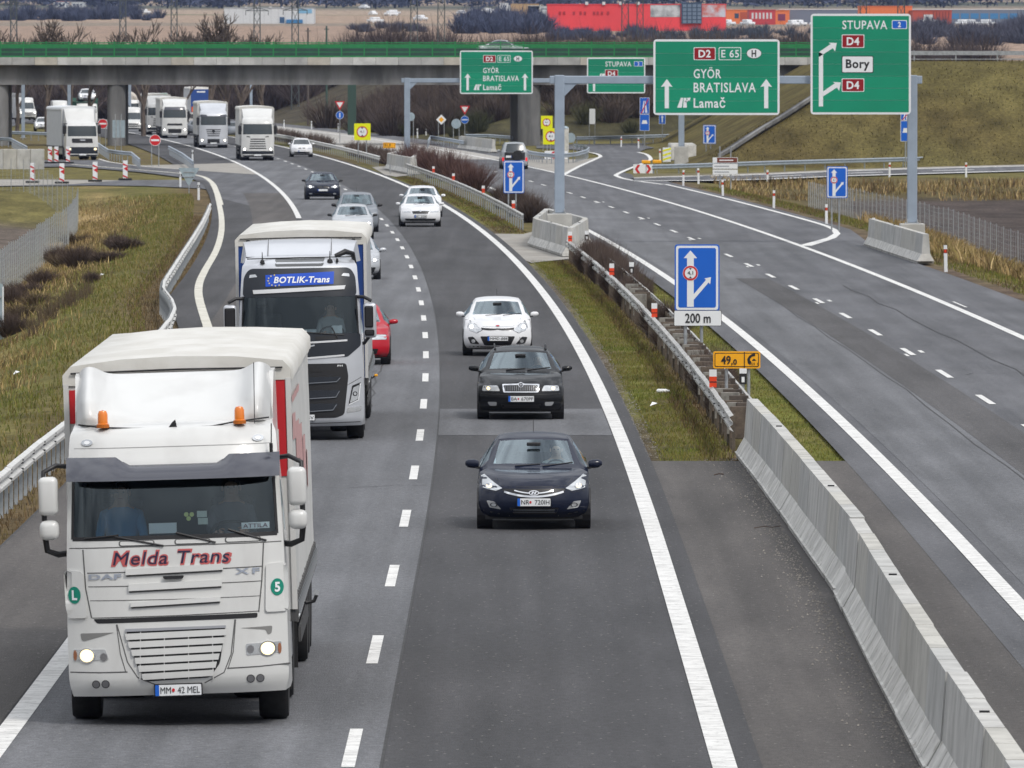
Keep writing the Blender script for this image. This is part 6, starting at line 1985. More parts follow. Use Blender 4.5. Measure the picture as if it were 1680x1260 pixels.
# ---- the near white lorry -------------------------------------------------
def white_lorry():
    d = 110.9
    x = (290 - 840) * d / F
    root = thing('articulated_lorry', 'nearest white lorry with two amber roof beacons and dark red slanted lettering', 'lorry', (x, d, 0), .004)
    a_ = rad(1.75); ca, sa = cos(a_), sin(a_)
    def D(px, py):                      # surveyed on the leaning front, metres
        dx, dy = (px - 299.) / 147.6, (1180. - py) / 147.6
        return (dx * ca + dy * sa, -dx * sa + dy * ca)
    def DA(X, Y): return D(X / 3, 520 + Y / 3)
    def DB(X, Y): return D(X / 3, 840 + Y / 3)
    keys = [(.10, .27, 1.18, .20, 0, 4), (.02, .40, 1.215, .24, 0, 4), (0, .56, 1.225, .25, 0, 4), (.02, 1.10, 1.225, .25, 0, 4), (.05, 1.55, 1.215, .25, 0, 4), (.09, 2.02, 1.205, .25, 0, 4),
            (.25, 2.72, 1.175, .24, 0, 4), (.33, 2.93, 1.165, .24, 0, 4), (.46, 3.14, 1.15, .25, .0, 4), (.66, 3.25, 1.12, .22, .03, 4), (1.25, 3.31, 1.11, .0, .04, 4), (2.15, 3.33, 1.11, 0, .04, 4)]
    sk = cab_shell(root, keys, 9, CAB_W, ws=(5, 6), ug=.945)
    # black surround of the windscreen
    def P_(pts, A_=DA): return [A_(*p) for p in pts]
    for s in (-1, 1): sk.patch('screen_edge', [(s * 1.155, 2.02), (s * 1.125, 2.02), (s * 1.10, 2.72), (s * 1.13, 2.72)], BLACK, off=.004, th=.02)
    sk.patch('screen_edge', [(-1.14, 2.00), (1.14, 2.00), (1.14, 2.045), (-1.14, 2.045)], BLACK, off=.004, th=.02)
    # sun visor with the dipped middle
    vis = [(-1.16, 2.70), (1.16, 2.70), (1.15, 2.92), (.62, 2.925), (.50, 2.84), (-.46, 2.84), (-.60, 2.925), (-1.15, 2.92)]
    vm = MB()
    n = 30
    rows = []
    for i in range(n + 1):
        xx = -1.19 + 2.38 * i / n
        u = abs(xx / 1.19)
        top = 2.92 if u > .52 else (2.835 if u < .42 else 2.835 + (u - .42) / .10 * .085)
        yb = .02 + .26 * u ** 4
        rows.append([(xx, yb + .30, top), (xx, yb + .10, 2.80), (xx, yb - .02, 2.665), (xx, yb + .02, 2.660), (xx, yb + .16, 2.79), (xx, yb + .34, top - .01)])
    vm.grid(rows); vm.build('sun_visor', VISOR, root, smooth=50)
    for s in (-1, 1):
        sk.patch('marker_lamp', disc(s * .955, 3.085, .065, .035, 14), LAMP, off=.02, grid=.05)
        sk.patch('marker_lens', disc(s * .955, 3.085, .035, .02, 12), SWHITE, off=.026, grid=.05)
    sk.seam([(-1.1, 3.02), (0, 3.02), (1.1, 3.02)], .008, mat('shut_line', (.25, .25, .25), .6))
    # wind deflector
    rows = []
    for i in range(21):
        t = i / 20
        z0_, y0_ = 3.22 + .57 * t ** .80, .80 + 1.40 * t ** 1.25
        row = []
        for k in range(61):
            u = -1 + k / 30
            a = abs(u)
            lobe = math.exp(-((a - .86) / .13) ** 2) * (min(1, t / .35) ** .8)
            dip = math.exp(-(u / .62) ** 4)
            yy = y0_ - .30 * lobe + .16 * dip * sin(pi * min(1, t * 1.1)) + .26 * max(0, a - .90) / .10
            zz = z0_ + .10 * lobe * t + .05 * (1 - dip) * (1 - t) - .05 * (max(0, a - .92) / .08) ** 2
            row.append((u * (1.08 + .03 * t), yy, zz))
        rows.append(row)
    mb = MB(); mb.grid(rows)
    for s, j in ((-1, 0), (1, 60)):
        mb.grid([[r[j], (r[j][0] + s * .02, r[j][1] + .05, (r[j][2] + 3.1) / 2), (r[j][0] + s * .02, r[j][1] + .06, 3.0)] for r in rows])
    mb.grid([rows[-1], [(x_, 2.5, z_ - .02) for x_, y_, z_ in rows[-1]]])
    de = mb.build('wind_deflector', CAB_W, root, smooth=60)
    for s in (-1, 1):       # side fins behind the cab corner
        MB().prism([(s * 1.11, 1.3, 3.02), (s * 1.11, 1.45, 3.40), (s * 1.12, 2.0, 3.78), (s * 1.13, 2.5, 3.80), (s * 1.14, 2.5, 2.9), (s * 1.13, 1.9, 2.85)], (-s * .05, 0, 0)).build('deflector_fin', CAB_W, de)
    # beacons and their cable
    for px, py in ((170, 690), (395, 682)):
        bx, bz = D(px, py)
        o = MB().lathe([(.066, 0), (.066, .025), (.058, .03), (.056, .135), (.04, .17), (.004, .18)], 18, 'z', Matrix.Translation((bx, .62, 3.26))).build('beacon', mat('amber_beacon', (.78, .20, .006), .2, coat=1), root, smooth=50)
        MB().lathe([(.072, -.02), (.072, .015), (.06, .02)], 18, 'z', Matrix.Translation((bx, .62, 3.26))).build('beacon_base', mat('amber_base', (.45, .12, .01), .4), o)
    cb = [(-1.05, .72, 3.28), (-.8, .62, 3.245), (-.45, .60, 3.225), (0, .58, 3.215), (.45, .60, 3.225), (.7, .62, 3.265), (1.08, .72, 3.30)]
    MB().tube(cb, .010, 6).build('beacon_cable', SBLACK, root, smooth=60)
    MB().prism([(-.06, .58, 3.20), (.06, .58, 3.20), (.05, .58, 3.24), (.035, .58, 3.31), (.0, .58, 3.28)], (0, .08, 0)).build('roof_aerial', SBLACK, root)
    MB().cyl((.92, .60, 3.24), (.93, .66, 3.92), .005, n=5).build('whip_aerial', SBLACK, root)
    MB().cyl((1.10, .42, 2.94), (1.11, .44, 3.24), .007, n=5).build('whip_aerial', SBLACK, root)
    MB().cyl((1.10, .42, 2.92), (1.10, .42, 3.02), .02, n=8).build('aerial_foot', SBLACK, root)
    # name
    x0, z0 = DB(553, 268); x1, z1 = DB(1180, 186)
    x0b, z0b = DB(560, 266)
    zb, zt = 1.635, 1.80
    mt_red = mat('letter_red', (.50, .10, .10), .4); mt_ink = mat('letter_ink', (.012, .014, .05), .4)
    zc0, zc1 = DB(870, 264)[1], DB(870, 184)[1]
    xa, xe = DB(556, 230)[0], DB(1168, 230)[0]
    sk.text('Melda Trans', xa, xe - .05, zc0, zc1, mt_red, off=.006, bold=.045, spacing=1.08, shear=.22, name='lettering_outline')
    sk.text('Melda Trans', xa + .025, xe - .075, zc0 + .02, zc1 - .02, mt_ink, off=.011, bold=.0, spacing=1.08 * 1.0, shear=.22)
    # upper grille panel
    shut = mat('shut_line_dark', (.09, .09, .09), .6)
    Q = lambda X, Y: DB(X, Y)
    sk.seam([Q(418, 190), Q(432, 380), Q(462, 525)], .014, shut); sk.seam([Q(1308, 155), Q(1300, 340), Q(1285, 495)], .014, shut)
    sk.seam([Q(350, 186), Q(700, 172), Q(1000, 162), Q(1395, 150)], .012, shut)
    for yl, yr, xl, xr, w_, m_ in ((305, 270, 440, 1305, .012, shut), (372, 342, 445, 1300, .010, shut), (440, 415, 455, 1295, .008, shut), (525, 490, 465, 1285, .010, shut)):
        sk.seam([Q(xl, yl), Q((xl + xr) / 2, (yl + yr) / 2 + 3), Q(xr, yr)], w_, m_)
    for yl, yr, xl, xr, hh in ((312, 285, 630, 1110, 42), (390, 365, 645, 1105, 45), (468, 440, 655, 1098, 34)):
        sk.patch('grille_blade', [Q(xl, yl), Q(xr, yr), Q(xr, yr - hh + 12), Q(xl, yl - hh + 12)], CAB_W, off=.035, th=.04)
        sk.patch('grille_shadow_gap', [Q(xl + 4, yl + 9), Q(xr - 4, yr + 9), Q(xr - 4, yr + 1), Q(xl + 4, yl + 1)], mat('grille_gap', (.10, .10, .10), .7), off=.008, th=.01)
    sk.patch('grab_handle', fillet([Q(820, 332), Q(912, 329), Q(920, 312), Q(812, 316)], .02), SBLACK, off=.045, th=.02)
    brd = mat('badge_silver', (.42, .46, .54), .3, .6)
    bx0, bz0 = Q(447, 335); bx1, bz1 = Q(610, 308)
    sk.text('DAF', bx0, bx1, min(bz0, bz1) - .005, max(bz0, bz1) + .005, brd, off=.012, bold=.03, name='badge_lettering')
    bx0, bz0 = Q(1168, 308); bx1, bz1 = Q(1290, 276)
    sk.text('XF', bx0, bx1, bz0, bz1, brd, off=.012, bold=.02, name='badge_lettering', spacing=1.3)
    # corner deflectors with the round stickers
    for s, pl in ((-1, [(322, 305), (345, 292), (415, 298), (440, 525), (345, 530), (332, 470)]), (1, [(1320, 258), (1410, 252), (1428, 290), (1432, 470), (1420, 492), (1318, 495)])):
        sk.patch('corner_deflector', fillet([Q(*p) for p in pl], .04), CAB_W, off=.03, th=.05)
    for (X, Y), st in (((350, 415), 'L'), ((1395, 372), '5')):
        cx, cz = Q(X, Y)
        cx = max(-1.135, min(1.125, cx))
        sk.patch('round_sticker', disc(cx, cz, .072, .095, 22), mat('sticker_green', (.0, .22, .15), .4), off=.036, th=.01, grid=.04)
        sk.text(st, cx - .028, cx + .032, cz - .055, cz + .055, SWHITE, off=.043, bold=.04, name='sticker_letter')
    # black gap and lower grille
    sk.patch('bumper_gap', fillet([Q(470, 530), Q(1280, 498), Q(1278, 522), Q(490, 552)], .02), SBLACK, off=.004, th=.02)
    lg = [Q(588, 555), Q(1168, 530), Q(1150, 700), Q(1115, 790), Q(1020, 842), Q(780, 852), Q(690, 815), Q(640, 740)]
    sk.seam(lg[5:] + lg[:1], .012, shut); sk.seam(lg[1:5], .012, shut)
    sk.patch('lower_grille', fillet([Q(632, 580), Q(1122, 562), Q(1095, 745), Q(1045, 815), Q(735, 835), Q(680, 745)], .04), BLACK, off=.004, th=.01)
    for k in range(6):
        t = k / 6
        X0, X1 = 634 + 100 * t ** 1.1, 1124 - 78 * t ** 1.1
        Y0, Y1 = 592 + 236 * t + 8, 568 + 240 * t + 8
        hh = 30
        sk.patch('grille_slat', [Q(X0, Y0 + hh), Q(X1, Y1 + hh), Q(X1 + 6, Y1), Q(X0 - 6, Y0)], CAB_W, off=.03, th=.035)
    sk.patch('grille_slat', [Q(630, 590), Q(1124, 570), Q(1124, 558), Q(630, 576)], mat('slat_grey', (.32, .33, .36), .4), off=.03, th=.03)
    for X in (705, 822, 940, 1058): sk.seam([Q(X, 590), Q(X + (870 - X) * -.02, 825)], .010, CAB_W, 'grille_rib', off=.02)
    # bumper
    sk.seam([Q(355, 795), Q(500, 793), Q(640, 788)], .014, shut); sk.seam([Q(1130, 770), Q(1290, 762), Q(1440, 750)], .014, shut)
    sk.seam([Q(585, 555), Q(605, 700), Q(632, 790)], .010, shut); sk.seam([Q(1172, 530), Q(1160, 690), Q(1135, 770)], .010, shut)
    for pl in ([(405, 602), (575, 594), (520, 612), (425, 640), (412, 636)], [(1195, 572), (1352, 563), (1348, 600), (1330, 608), (1318, 582)]):
        sk.patch('step_recess', fillet([Q(*p) for p in pl], .02), mat('recess_grey', (.20, .20, .195), .7), off=.004, th=.01)
    for pl, bx in (([(372, 682), (530, 678), (548, 728), (370, 740)], (437, 711)), ([(1222, 650), (1396, 640), (1394, 695), (1225, 706)], (1330, 674))):
        h = sk.patch('headlight', fillet([Q(*p) for p in pl], .02), LAMP, off=.008, th=.03)
        cx, cz = Q(*bx)
        far_ = Q(bx[0] + (85 if bx[0] < 800 else -85), bx[1] + (5 if bx[0] < 800 else 2))
        sk.patch('bulb_reflector', disc(cx, cz, .098, .085, 20), CHROME, off=.013, parent=h, grid=.05)
        sk.patch('bulb', disc(cx, cz, .075, .07, 20), LITY, off=.02, parent=h, grid=.05)
        sk.patch('turn_lamp', disc(far_[0], far_[1], .04, .045, 14), mat('lamp_dull', (.22, .22, .23), .3, .4), off=.013, parent=h, grid=.04)
        e0 = Q(bx[0] - (58 if bx[0] < 800 else -58), bx[1])
        sk.patch('side_lamp', disc(e0[0], e0[1], .02, .06, 10), mat('dim_amber', (.30, .12, .06), .3), off=.014, parent=h, grid=.04)
    for X, Y in ((484, 852), (531, 850), (1246, 822), (1293, 820)):
        cx, cz = Q(X, Y)
        h = sk.patch('fog_lamp', disc(cx, cz, .046, n=18), SBLACK, off=.006, grid=.04)
        sk.patch('fog_lens', disc(cx, cz, .038, n=16), mat('lamp_dull', (.22, .22, .23), .3, .4), off=.011, parent=h, grid=.04)
    px0, pz0 = Q(778, 925); px1, pz1 = Q(1003, 866)
    number_plate(sk, px0, px1, .265, .385, 'MM   42 MEL', heart=.395)
    # wiper arms and the three grab handles
    front_wipers(sk, [(-.66, 2.045, -.12, 1.93), (.02, 2.07, .46, 1.95), (.60, 2.09, 1.02, 1.95), (-1.0, 2.03, -.62, 2.06)])
    for xa_, zz in ((-.42, 1.965), (.20, 1.968), (.76, 1.972)):
        p = fillet([(xa_ - .20, zz - .03), (xa_ + .20, zz - .03), (xa_ + .20, zz + .03), (xa_ - .20, zz + .03)], .03)
        h = sk.patch('handle_recess', p, shut, off=.004, th=.01, grid=.08)
        sk.patch('grab_handle', fillet([(xa_ - .185, zz - .02), (xa_ + .185, zz - .02), (xa_ + .185, zz + .022), (xa_ - .185, zz + .022)], .02), CAB_W, off=.012, th=.02, parent=h, grid=.08)
    # things on the windscreen
    wx0, wz0 = DA(745, 1070); wx1, wz1 = DA(880, 1015)
    sk.patch('windscreen_card', [(wx0, wz0), (wx1, wz0), (wx1, wz1), (wx0, wz1)], SWHITE, off=-.03, th=.004)
    c0 = mat('pale_card', (.62, .66, .60), .6)
    for X, Y in ((1005, 973), (1010, 1008)):
        cx, cz = DA(X, Y); sk.patch('windscreen_card', rect(cx - .055, cx + .055, cz - .035, cz + .035), c0, off=-.02, th=.004)
    for X, Y in ((928, 975), (955, 975), (940, 995)):
        cx, cz = DA(X, Y); sk.patch('toll_sticker', disc(cx, cz, .026, n=12), mat('pale_yellow', (.62, .66, .22), .5), off=-.012, th=.004, grid=.05)
    cx, cz = DA(1268, 1030)
    sk.patch('name_board', rect(cx - .155, cx + .155, cz - .035, cz + .035), SWHITE, off=-.03, th=.004)
    sk.text('ATTILA', cx - .135, cx + .135, cz - .022, cz + .022, mat('ink_grey', (.15, .06, .09), .5), off=-.02, bold=.01)
    # mirrors
    big_mirror(root, -1.29, .40, 2.29, -1, CAB_W, (.215, .43), (.215, .22), .055)
    big_mirror(root, 1.27, .40, 2.32, 1, CAB_W, (.21, .43), (.23, .22), .045)
    # cab inside
    MB().rbox(-1.05, 1.05, .35, .80, 1.70, 2.02, .06).build('dashboard', DARK, root)
    MB().box(-1.08, 1.08, .4, 2.1, 1.20, 1.24).build('cab_floor', DARK, root)
    MB().box(-1.08, 1.08, 2.02, 2.06, 1.2, 3.15).build('cab_back_wall', mat('cab_lining', (.035, .045, .055), .8), root)
    for s in (-1, 1):
        o = MB().rbox(s * .62 - .25, s * .62 + .25, 1.42, 1.56, 1.65, 2.40, .07).rbox(s * .62 - .26, s * .62 + .26, .98, 1.5, 1.58, 1.74, .06).build('seat', SEAT, root)
    ring = [(.62 + .23 * cos(t), .80 + .15 * sin(t), 2.02 + .12 * sin(t)) for t in [2 * pi * i / 24 for i in range(25)]]
    MB().tube(ring, .018, 6, False).build('steering_wheel', BLACK, root)
    MB().rbox(-.98, -.62, .42, .60, 2.50, 2.64, .06).build('kerb_mirror', BLACK, root)
    tractor_under(root)
    for s in (-1, 1):
        MB().box(s * 1.07 - .08, s * 1.07 + .08, 2.2, 2.5, 1.3, 3.1).build('cab_side_collar', CAB_W, root)
    # semitrailer
    trailer(root, 2.85, 16.4, z1=3.89, z0=1.03)
    for s, z0_, z1_ in ((1, 2.55, 3.72), (-1, 3.22, 3.60)):
        plate(MB(), [(s * 1.23, z0_), (s * .92, z0_), (s * .92, z1_), (s * 1.23, z1_)], 2.835, .004).build('red_panel', TRED, root)
    pr = mat('faded_red_print', (.56, .33, .32), .6)
    def cx_(y, z):                      # where the billowing curtain hangs
        f_ = (y - 2.85) / 13.55 * 26
        i0 = int(f_)
        bb = [.02 * sin(q * 1.9) + .012 * sin(q * 4.1) for q in (i0, i0 + 1)]
        g_ = [b_ * sin(pi * min(1, max(0, (z - 1.03) / 2.76))) for b_ in bb]
        return 1.27 + g_[0] + (g_[1] - g_[0]) * (f_ - i0) + .012
    for y0, y1, zz0, zz1 in ((4.0, 9.0, 3.34, 3.42), (4.4, 5.4, 2.9, 3.2), (6.2, 7.2, 2.6, 3.05), (8.0, 9.0, 2.5, 2.95), (9.8, 10.8, 2.25, 2.75), (11.6, 12.6, 2.05, 2.5)):
        MB().grid([[(cx_(y0 + (y1 - y0) * a / 6, zz0 + (zz1 - zz0) * b_ / 3), y0 + (y1 - y0) * a / 6, zz0 + (zz1 - zz0) * b_ / 3) for b_ in range(4)] for a in range(7)]).build('curtain_print', pr, root, smooth=60)
    # chock hook swinging out at the side
    MB().tube([(1.24, 6.5, .98), (1.33, 6.5, .90), (1.42, 6.5, .92), (1.45, 6.5, .99)], .022, 8).build('side_hook', SBLACK, root, smooth=60)
    MB().lathe([(.035, -.02), (.035, .02)], 12, 'y', Matrix.Translation((1.45, 6.5, 1.02))).build('hook_lamp', LAMP, root)
    for s in (-1, 1):
        for y_ in (3.2, 6.0, 9.0, 12.0): MB().rbox(s * 1.25 - .02, s * 1.25 + .02, y_ - .05, y_ + .05, .92, .97, .01, 1).build('side_marker', AMBER, root)
        MB().box(s * 1.05 - .17, s * 1.05 + .17, 1.98, 2.02, .18, .95).build('mud_flap', RUBBER, root)
        MB().box(s * 1.05 - .17, s * 1.05 + .17, 5.9, 5.94, .18, .95).build('mud_flap', RUBBER, root)
    lean(root, -a_, .09)
    seated('driver_lorry', 'person driving the nearest white lorry at the window on the right', (x + .62 - .03, d + 1.22, 1.86), 1.0, (.16, .17, .20), lean=-a_)
    seated('mate_lorry', 'person in a blue shirt in the passenger seat of the white lorry', (x - .62 - .03, d + 1.22, 1.80), 1.0, (.07, .28, .55), wheel=False, lean=-a_)
white_lorry()

# ---- the silver lorry behind ---------------------------------------------
def silver_lorry():
    d = 194.6
    cx0 = 493.5
    x = (cx0 - 840) * d / F
    root = thing('articulated_lorry', 'silver lorry with a blue lettered board over its dark windscreen', 'lorry', (x, d, 0), .006)
    s_ = F / d
    a_ = rad(.9); ca, sa = cos(a_), sin(a_)
    def D(X, Y):                         # from the close-up of the front, leaning with the road
        px, py = 340 + X / 3.231, 350 + Y / 3.231
        dx, dy = (px - cx0) / s_, (722. - py) / s_
        return (dx * ca + dy * sa, -dx * sa + dy * ca)
    keys = [(.10, .28, 1.16, .26, 0, 3.6), (.02, .38, 1.20, .30, 0, 3.6), (0, .52, 1.22, .32, 0, 3.6), (.02, .95, 1.225, .32, 0, 3.6), (.05, 1.5, 1.22, .30, 0, 3.6), (.10, 2.06, 1.20, .30, 0, 3.6),
            (.24, 2.82, 1.16, .28, 0, 3.6), (.33, 3.10, 1.14, .27, 0, 3.6), (.46, 3.38, 1.12, .28, .0, 3.6), (.62, 3.50, 1.08, .28, .04, 3.6), (1.1, 3.62, 1.06, .1, .06, 3.6), (2.2, 3.70, 1.06, 0, .06, 3.6)]
    sk = cab_shell(root, keys, 9, CAB_S, ws=(5, 6), ug=.95)
    Q = D
    shut = MATS['shut_line_dark']
    navy = mat('dark_slate_panel', (.016, .020, .028), .42, spec=.4)
    # dark header band with the name board
    sk.patch('header_panel', fillet([(-1.115, 2.80), (1.115, 2.80), (1.09, 3.20), (.98, 3.36), (-.98, 3.36), (-1.09, 3.20)], .10), navy, off=.01, th=.03)
    bl = [(-.66, 3.01), (.665, 3.045), (.68, 3.285), (-.66, 3.235)]
    b = sk.patch('name_board', bl, mat('board_blue', (.012, .075, .50), .55, spec=.3), off=.022, th=.01)
    sk.text('BOTLIK-Trans', -.50, .58, 3.075, 3.20, SWHITE, off=.034, bold=.028, spacing=1.06, shear=.22, parent=b)
    star = mat('star_gold', (.62, .52, .28), .4)
    for k in range(8):
        t = rad(100 + k * 28)
        sk.patch('star', [(-.46 + .15 * cos(t) + r_ * cos(q), 3.13 + .105 * sin(t) + r_ * sin(q)) for q, r_ in [(2 * pi * i / 10 + pi / 2, .022 if i % 2 == 0 else .009) for i in range(10)]], star, off=.032, th=.006, parent=b)
    sk.patch('visor_bar', [(-.90, 2.87), (.875, 2.94), (.90, 3.015), (-.915, 2.945)], mat('visor_bar_silver', (.62, .63, .65), .3), off=.035, th=.03)
    for s in (-1, 1):
        sk.patch('header_lamp', fillet([(s * .82, 3.20), (s * .98, 3.18), (s * .97, 3.24), (s * .86, 3.25)], .01), LAMP, off=.02, th=.02)
        sk.patch('screen_edge', [(s * 1.15, 2.06), (s * 1.12, 2.06), (s * 1.09, 2.82), (s * 1.12, 2.82)], BLACK, off=.004, th=.02)
    sk.patch('roof_hatch', fillet([(-.47, 3.40), (.47, 3.40), (.50, 3.56), (-.47, 3.56)], .04), mat('hatch_grey', (.10, .105, .11), .3), off=.01, th=.02)
    # deflector on the roof
    dk = [(.95, 3.58, 1.04, .22, 0, 3), (1.25, 3.68, 1.06, .2, 0, 3), (1.7, 3.82, 1.09, .12, .02, 3), (2.2, 3.90, 1.12, .04, .05, 3), (2.4, 3.90, 1.12, 0, .05, 3)]
    rws, _ = cr(dk, 4)
    us = [-1 + 2 * i / 24 for i in range(25)]
    g = wrap(rws, us)
    mb = MB(); mb.grid(g)
    for s, j in ((-1, 0), (1, 24)): mb.grid([[r[j], (r[j].x + s * .06, r[j].y + .02, 3.45)] for r in g])
    de = mb.build('wind_deflector', CAB_S, root, smooth=50)
    for xx in (-.62, .62): MB().tube([(xx, .98, 3.60), (xx, 1.6, 3.80), (xx, 2.3, 3.905)], .008, 5).build('deflector_seam', shut, de)
    MB().tube([(-1.02, .80, 3.545), (0, .72, 3.56), (1.02, .80, 3.56)], .012, 6).build('roof_rope', SBLACK, root)
    MB().tube([(.70, .75, 3.58), (.9, .8, 3.66), (1.04, .95, 3.62), (1.10, 1.0, 3.35)], [.04, .06, .05, .03], 8).build('air_horn', SBLACK, root, smooth=60)
    for xx, w_ in ((-.72, .05), (.60, .06), (.74, .03)):
        MB().lathe([(w_, 0), (w_ * .8, .05), (.012, .08), (.006, .22 if xx != .74 else .05)], 10, 'z', Matrix.Translation((xx, .58, 3.46))).build('roof_aerial', SBLACK, root)
    # below the windscreen: dark upper panel, bright strip, silver panel, dark grille
    sk.patch('upper_panel', fillet([(-1.17, 2.08), (1.17, 2.08), (1.185, 1.84), (.92, 1.62), (-.92, 1.62), (-1.185, 1.84)], .05), navy, off=.008, th=.03)
    sk.seam([(-.92, 1.92), (0, 1.905), (.92, 1.945)], .035, mat('visor_bar_silver', (.62, .63, .65), .3), 'bright_strip', off=.02)
    sk.seam([(-.88, 1.62), (0, 1.60), (.86, 1.655)], .035, mat('visor_bar_silver', (.62, .63, .65), .3), 'bright_strip', off=.02)
    sk.seam([(-.20, 1.72), (.02, 1.80), (.28, 1.86)], .03, CHROME, 'diagonal_badge', off=.02)
    for s in (-1, 1): sk.patch('grille_mesh_plate', fillet([(s * .30, 1.97), (s * .74, 1.97), (s * .74, 2.03), (s * .30, 2.03)], .02), SBLACK, off=.014, th=.01)
    gr = fillet([(-.90, 1.50), (.89, 1.50), (.93, 1.25), (.84, .50), (.68, .44), (-.68, .44), (-.84, .50), (-.93, 1.25)], .06)
    sk.patch('grille', gr, BLACK, off=.006, th=.02)
    for z0, z1, xa_, xb in ((1.10, 1.24, -.80, .80), (.80, .98, -.78, .78), (.55, .72, -.72, .72)):
        for s in (-1, 1):
            sk.patch('grille_blade', fillet([(s * .08, z0), (s * (xb - .08), z0 + .03), (s * xb, z1), (s * .08, z1)], .03), navy, off=.03, th=.03)
            sk.seam([(s * .10, z0 + .02), (s * (xb - .10), z0 + .045), (s * (xb - .03), z1 - .02)], .012, P_GREY, 'blade_edge', off=.034)
    for s in (-1, 1): sk.patch('intake', fillet([(s * .12, 1.34), (s * .42, 1.34), (s * .40, 1.44), (s * .12, 1.44)], .02), SBLACK, off=.016, th=.01)
    sk.text('FH', .72, .82, 1.435, 1.47, SWHITE, off=.014, bold=.02)
    for s in (-1, 1):
        h = sk.patch('headlight', fillet([(s * .92, .68), (s * 1.13, .77), (s * 1.17, 1.12), (s * 1.00, 1.06)], .02), SBLACK, off=.006, th=.03)
        sk.patch('headlight_lens', fillet([(s * .95, .72), (s * 1.105, .79), (s * 1.14, 1.07), (s * 1.02, 1.02)], .02), LAMP, off=.014, parent=h)
        sk.patch('projector', disc(s * 1.055, .90, .045, n=14), SBLACK, off=.02, parent=h, grid=.04)
        sk.patch('projector_lens', disc(s * 1.055, .90, .028, n=14), LAMP, off=.024, parent=h, grid=.04)
        sk.seam([(s * .93, .69), (s * 1.12, .775), (s * 1.16, 1.10)], .02, SWHITE, 'daytime_strip', off=.018)
        sk.patch('fog_unit', fillet([(s * .88, .525), (s * 1.17, .56), (s * 1.18, .66), (s * .90, .63)], .02), LAMP, off=.008)
        sk.seam([(s * 1.18, 1.22), (s * 1.0, 1.12), (s * .86, 1.05)], .012, shut)
    sk.seam([(.20, .28), (.22, .48)], .01, shut); sk.seam([(-1.15, .345), (0, .335), (1.15, .35)], .016, shut)
    number_plate(sk, -.26, .26, .40, .51, 'PB 418BV')
    front_wipers(sk, [(-.75, 2.10, .0, 2.04), (.05, 2.12, .85, 2.05), (.62, 2.20, .74, 1.98)])
    big = ((.24, .62), (.24, .30))
    for s in (-1, 1):
        y_, z_ = .40, 2.02
        x0 = s * 1.24
        xs = sorted((x0, x0 + s * .25))
        o = MB().rbox(xs[0], xs[1], y_ - .06, y_ + .12, 1.98, 2.66, .06, 3).build('door_mirror', CAB_S, root, smooth=50)
        MB().rbox(xs[0] + .02, xs[1] - .06 if s > 0 else xs[1] - .02, y_ - .075, y_ - .055, 2.18, 2.60, .03).build('mirror_slot', SBLACK, o)
        MB().rbox(xs[0] + .02, xs[1] - .04, y_ - .075, y_ - .055, 2.02, 2.14, .03).build('mirror_slot', SBLACK, o)
        MB().tube([(s * 1.12, .5, 2.78), (s * 1.25, .42, 2.78), (s * 1.40, .40, 2.70)], .035, 8).build('mirror_arm', BLACK, root, smooth=60)
        MB().tube([(s * 1.16, .5, 1.86), (s * 1.25, .42, 1.88), (s * 1.34, .40, 2.0)], .035, 8).build('mirror_arm', BLACK, root, smooth=60)
    MB().rbox(-1.05, 1.05, .35, .80, 1.75, 2.08, .06).build('dashboard', DARK, root)
    MB().box(-1.08, 1.08, 2.02, 2.06, 1.2, 3.3).build('cab_back_wall', MATS['cab_lining'], root)
    MB().box(-1.08, 1.08, .4, 2.1, 1.20, 1.24).build('cab_floor', DARK, root)
    for s in (-1, 1): MB().rbox(s * .62 - .25, s * .62 + .25, 1.42, 1.56, 1.65, 2.45, .07).rbox(s * .62 - .26, s * .62 + .26, .98, 1.5, 1.58, 1.74, .06).build('seat', SEAT, root)
    ring = [(.62 + .23 * cos(t), .80 + .15 * sin(t), 2.08 + .12 * sin(t)) for t in [2 * pi * i / 24 for i in range(25)]]
    MB().tube(ring, .018, 6, False).build('steering_wheel', BLACK, root)
    for xx, zz, w_, h_ in ((.06, 2.14, .26, .06), (.62, 2.16, .20, .15), (-.20, 2.15, .04, .06)): sk.patch('windscreen_card', rect(xx, xx + w_, zz - h_ / 2, zz + h_ / 2), SWHITE, off=-.05, th=.004)
    MB().rbox(-.86, -.62, .42, .60, 2.60, 2.78, .06).build('kerb_mirror', BLACK, root)
    tractor_under(root)
    trailer(root, 2.9, 16.5, z1=4.0, side_m=mat('trailer_silver', (.48, .49, .50), .5, .2, var=.06), nose=TBLUE)
    plate(MB(), [(1.17, 2.05), (.90, 2.05), (.90, 3.74), (1.17, 3.74)], 2.885, .004).build('blue_panel', TBLUE, root)
    plate(MB(), [(-1.17, 2.85), (-.95, 2.85), (-.95, 3.74), (-1.17, 3.74)], 2.885, .004).build('blue_panel', TBLUE, root)
    MB().tube([(1.26, 6.5, 1.08), (1.34, 6.5, 1.0), (1.40, 6.5, 1.05)], .018, 8).build('side_hook', SBLACK, root)
    MB().rbox(1.38, 1.45, 6.45, 6.55, 1.03, 1.08, .015).build('hook_lamp', AMBER, root)
    lean(root, -a_)
    seated('driver_silver', 'person in a pale striped top driving the silver lorry', (x + .60 - .03, d + 1.22, 1.80), 1.0, (.42, .44, .46), lean=-a_)
silver_lorry()

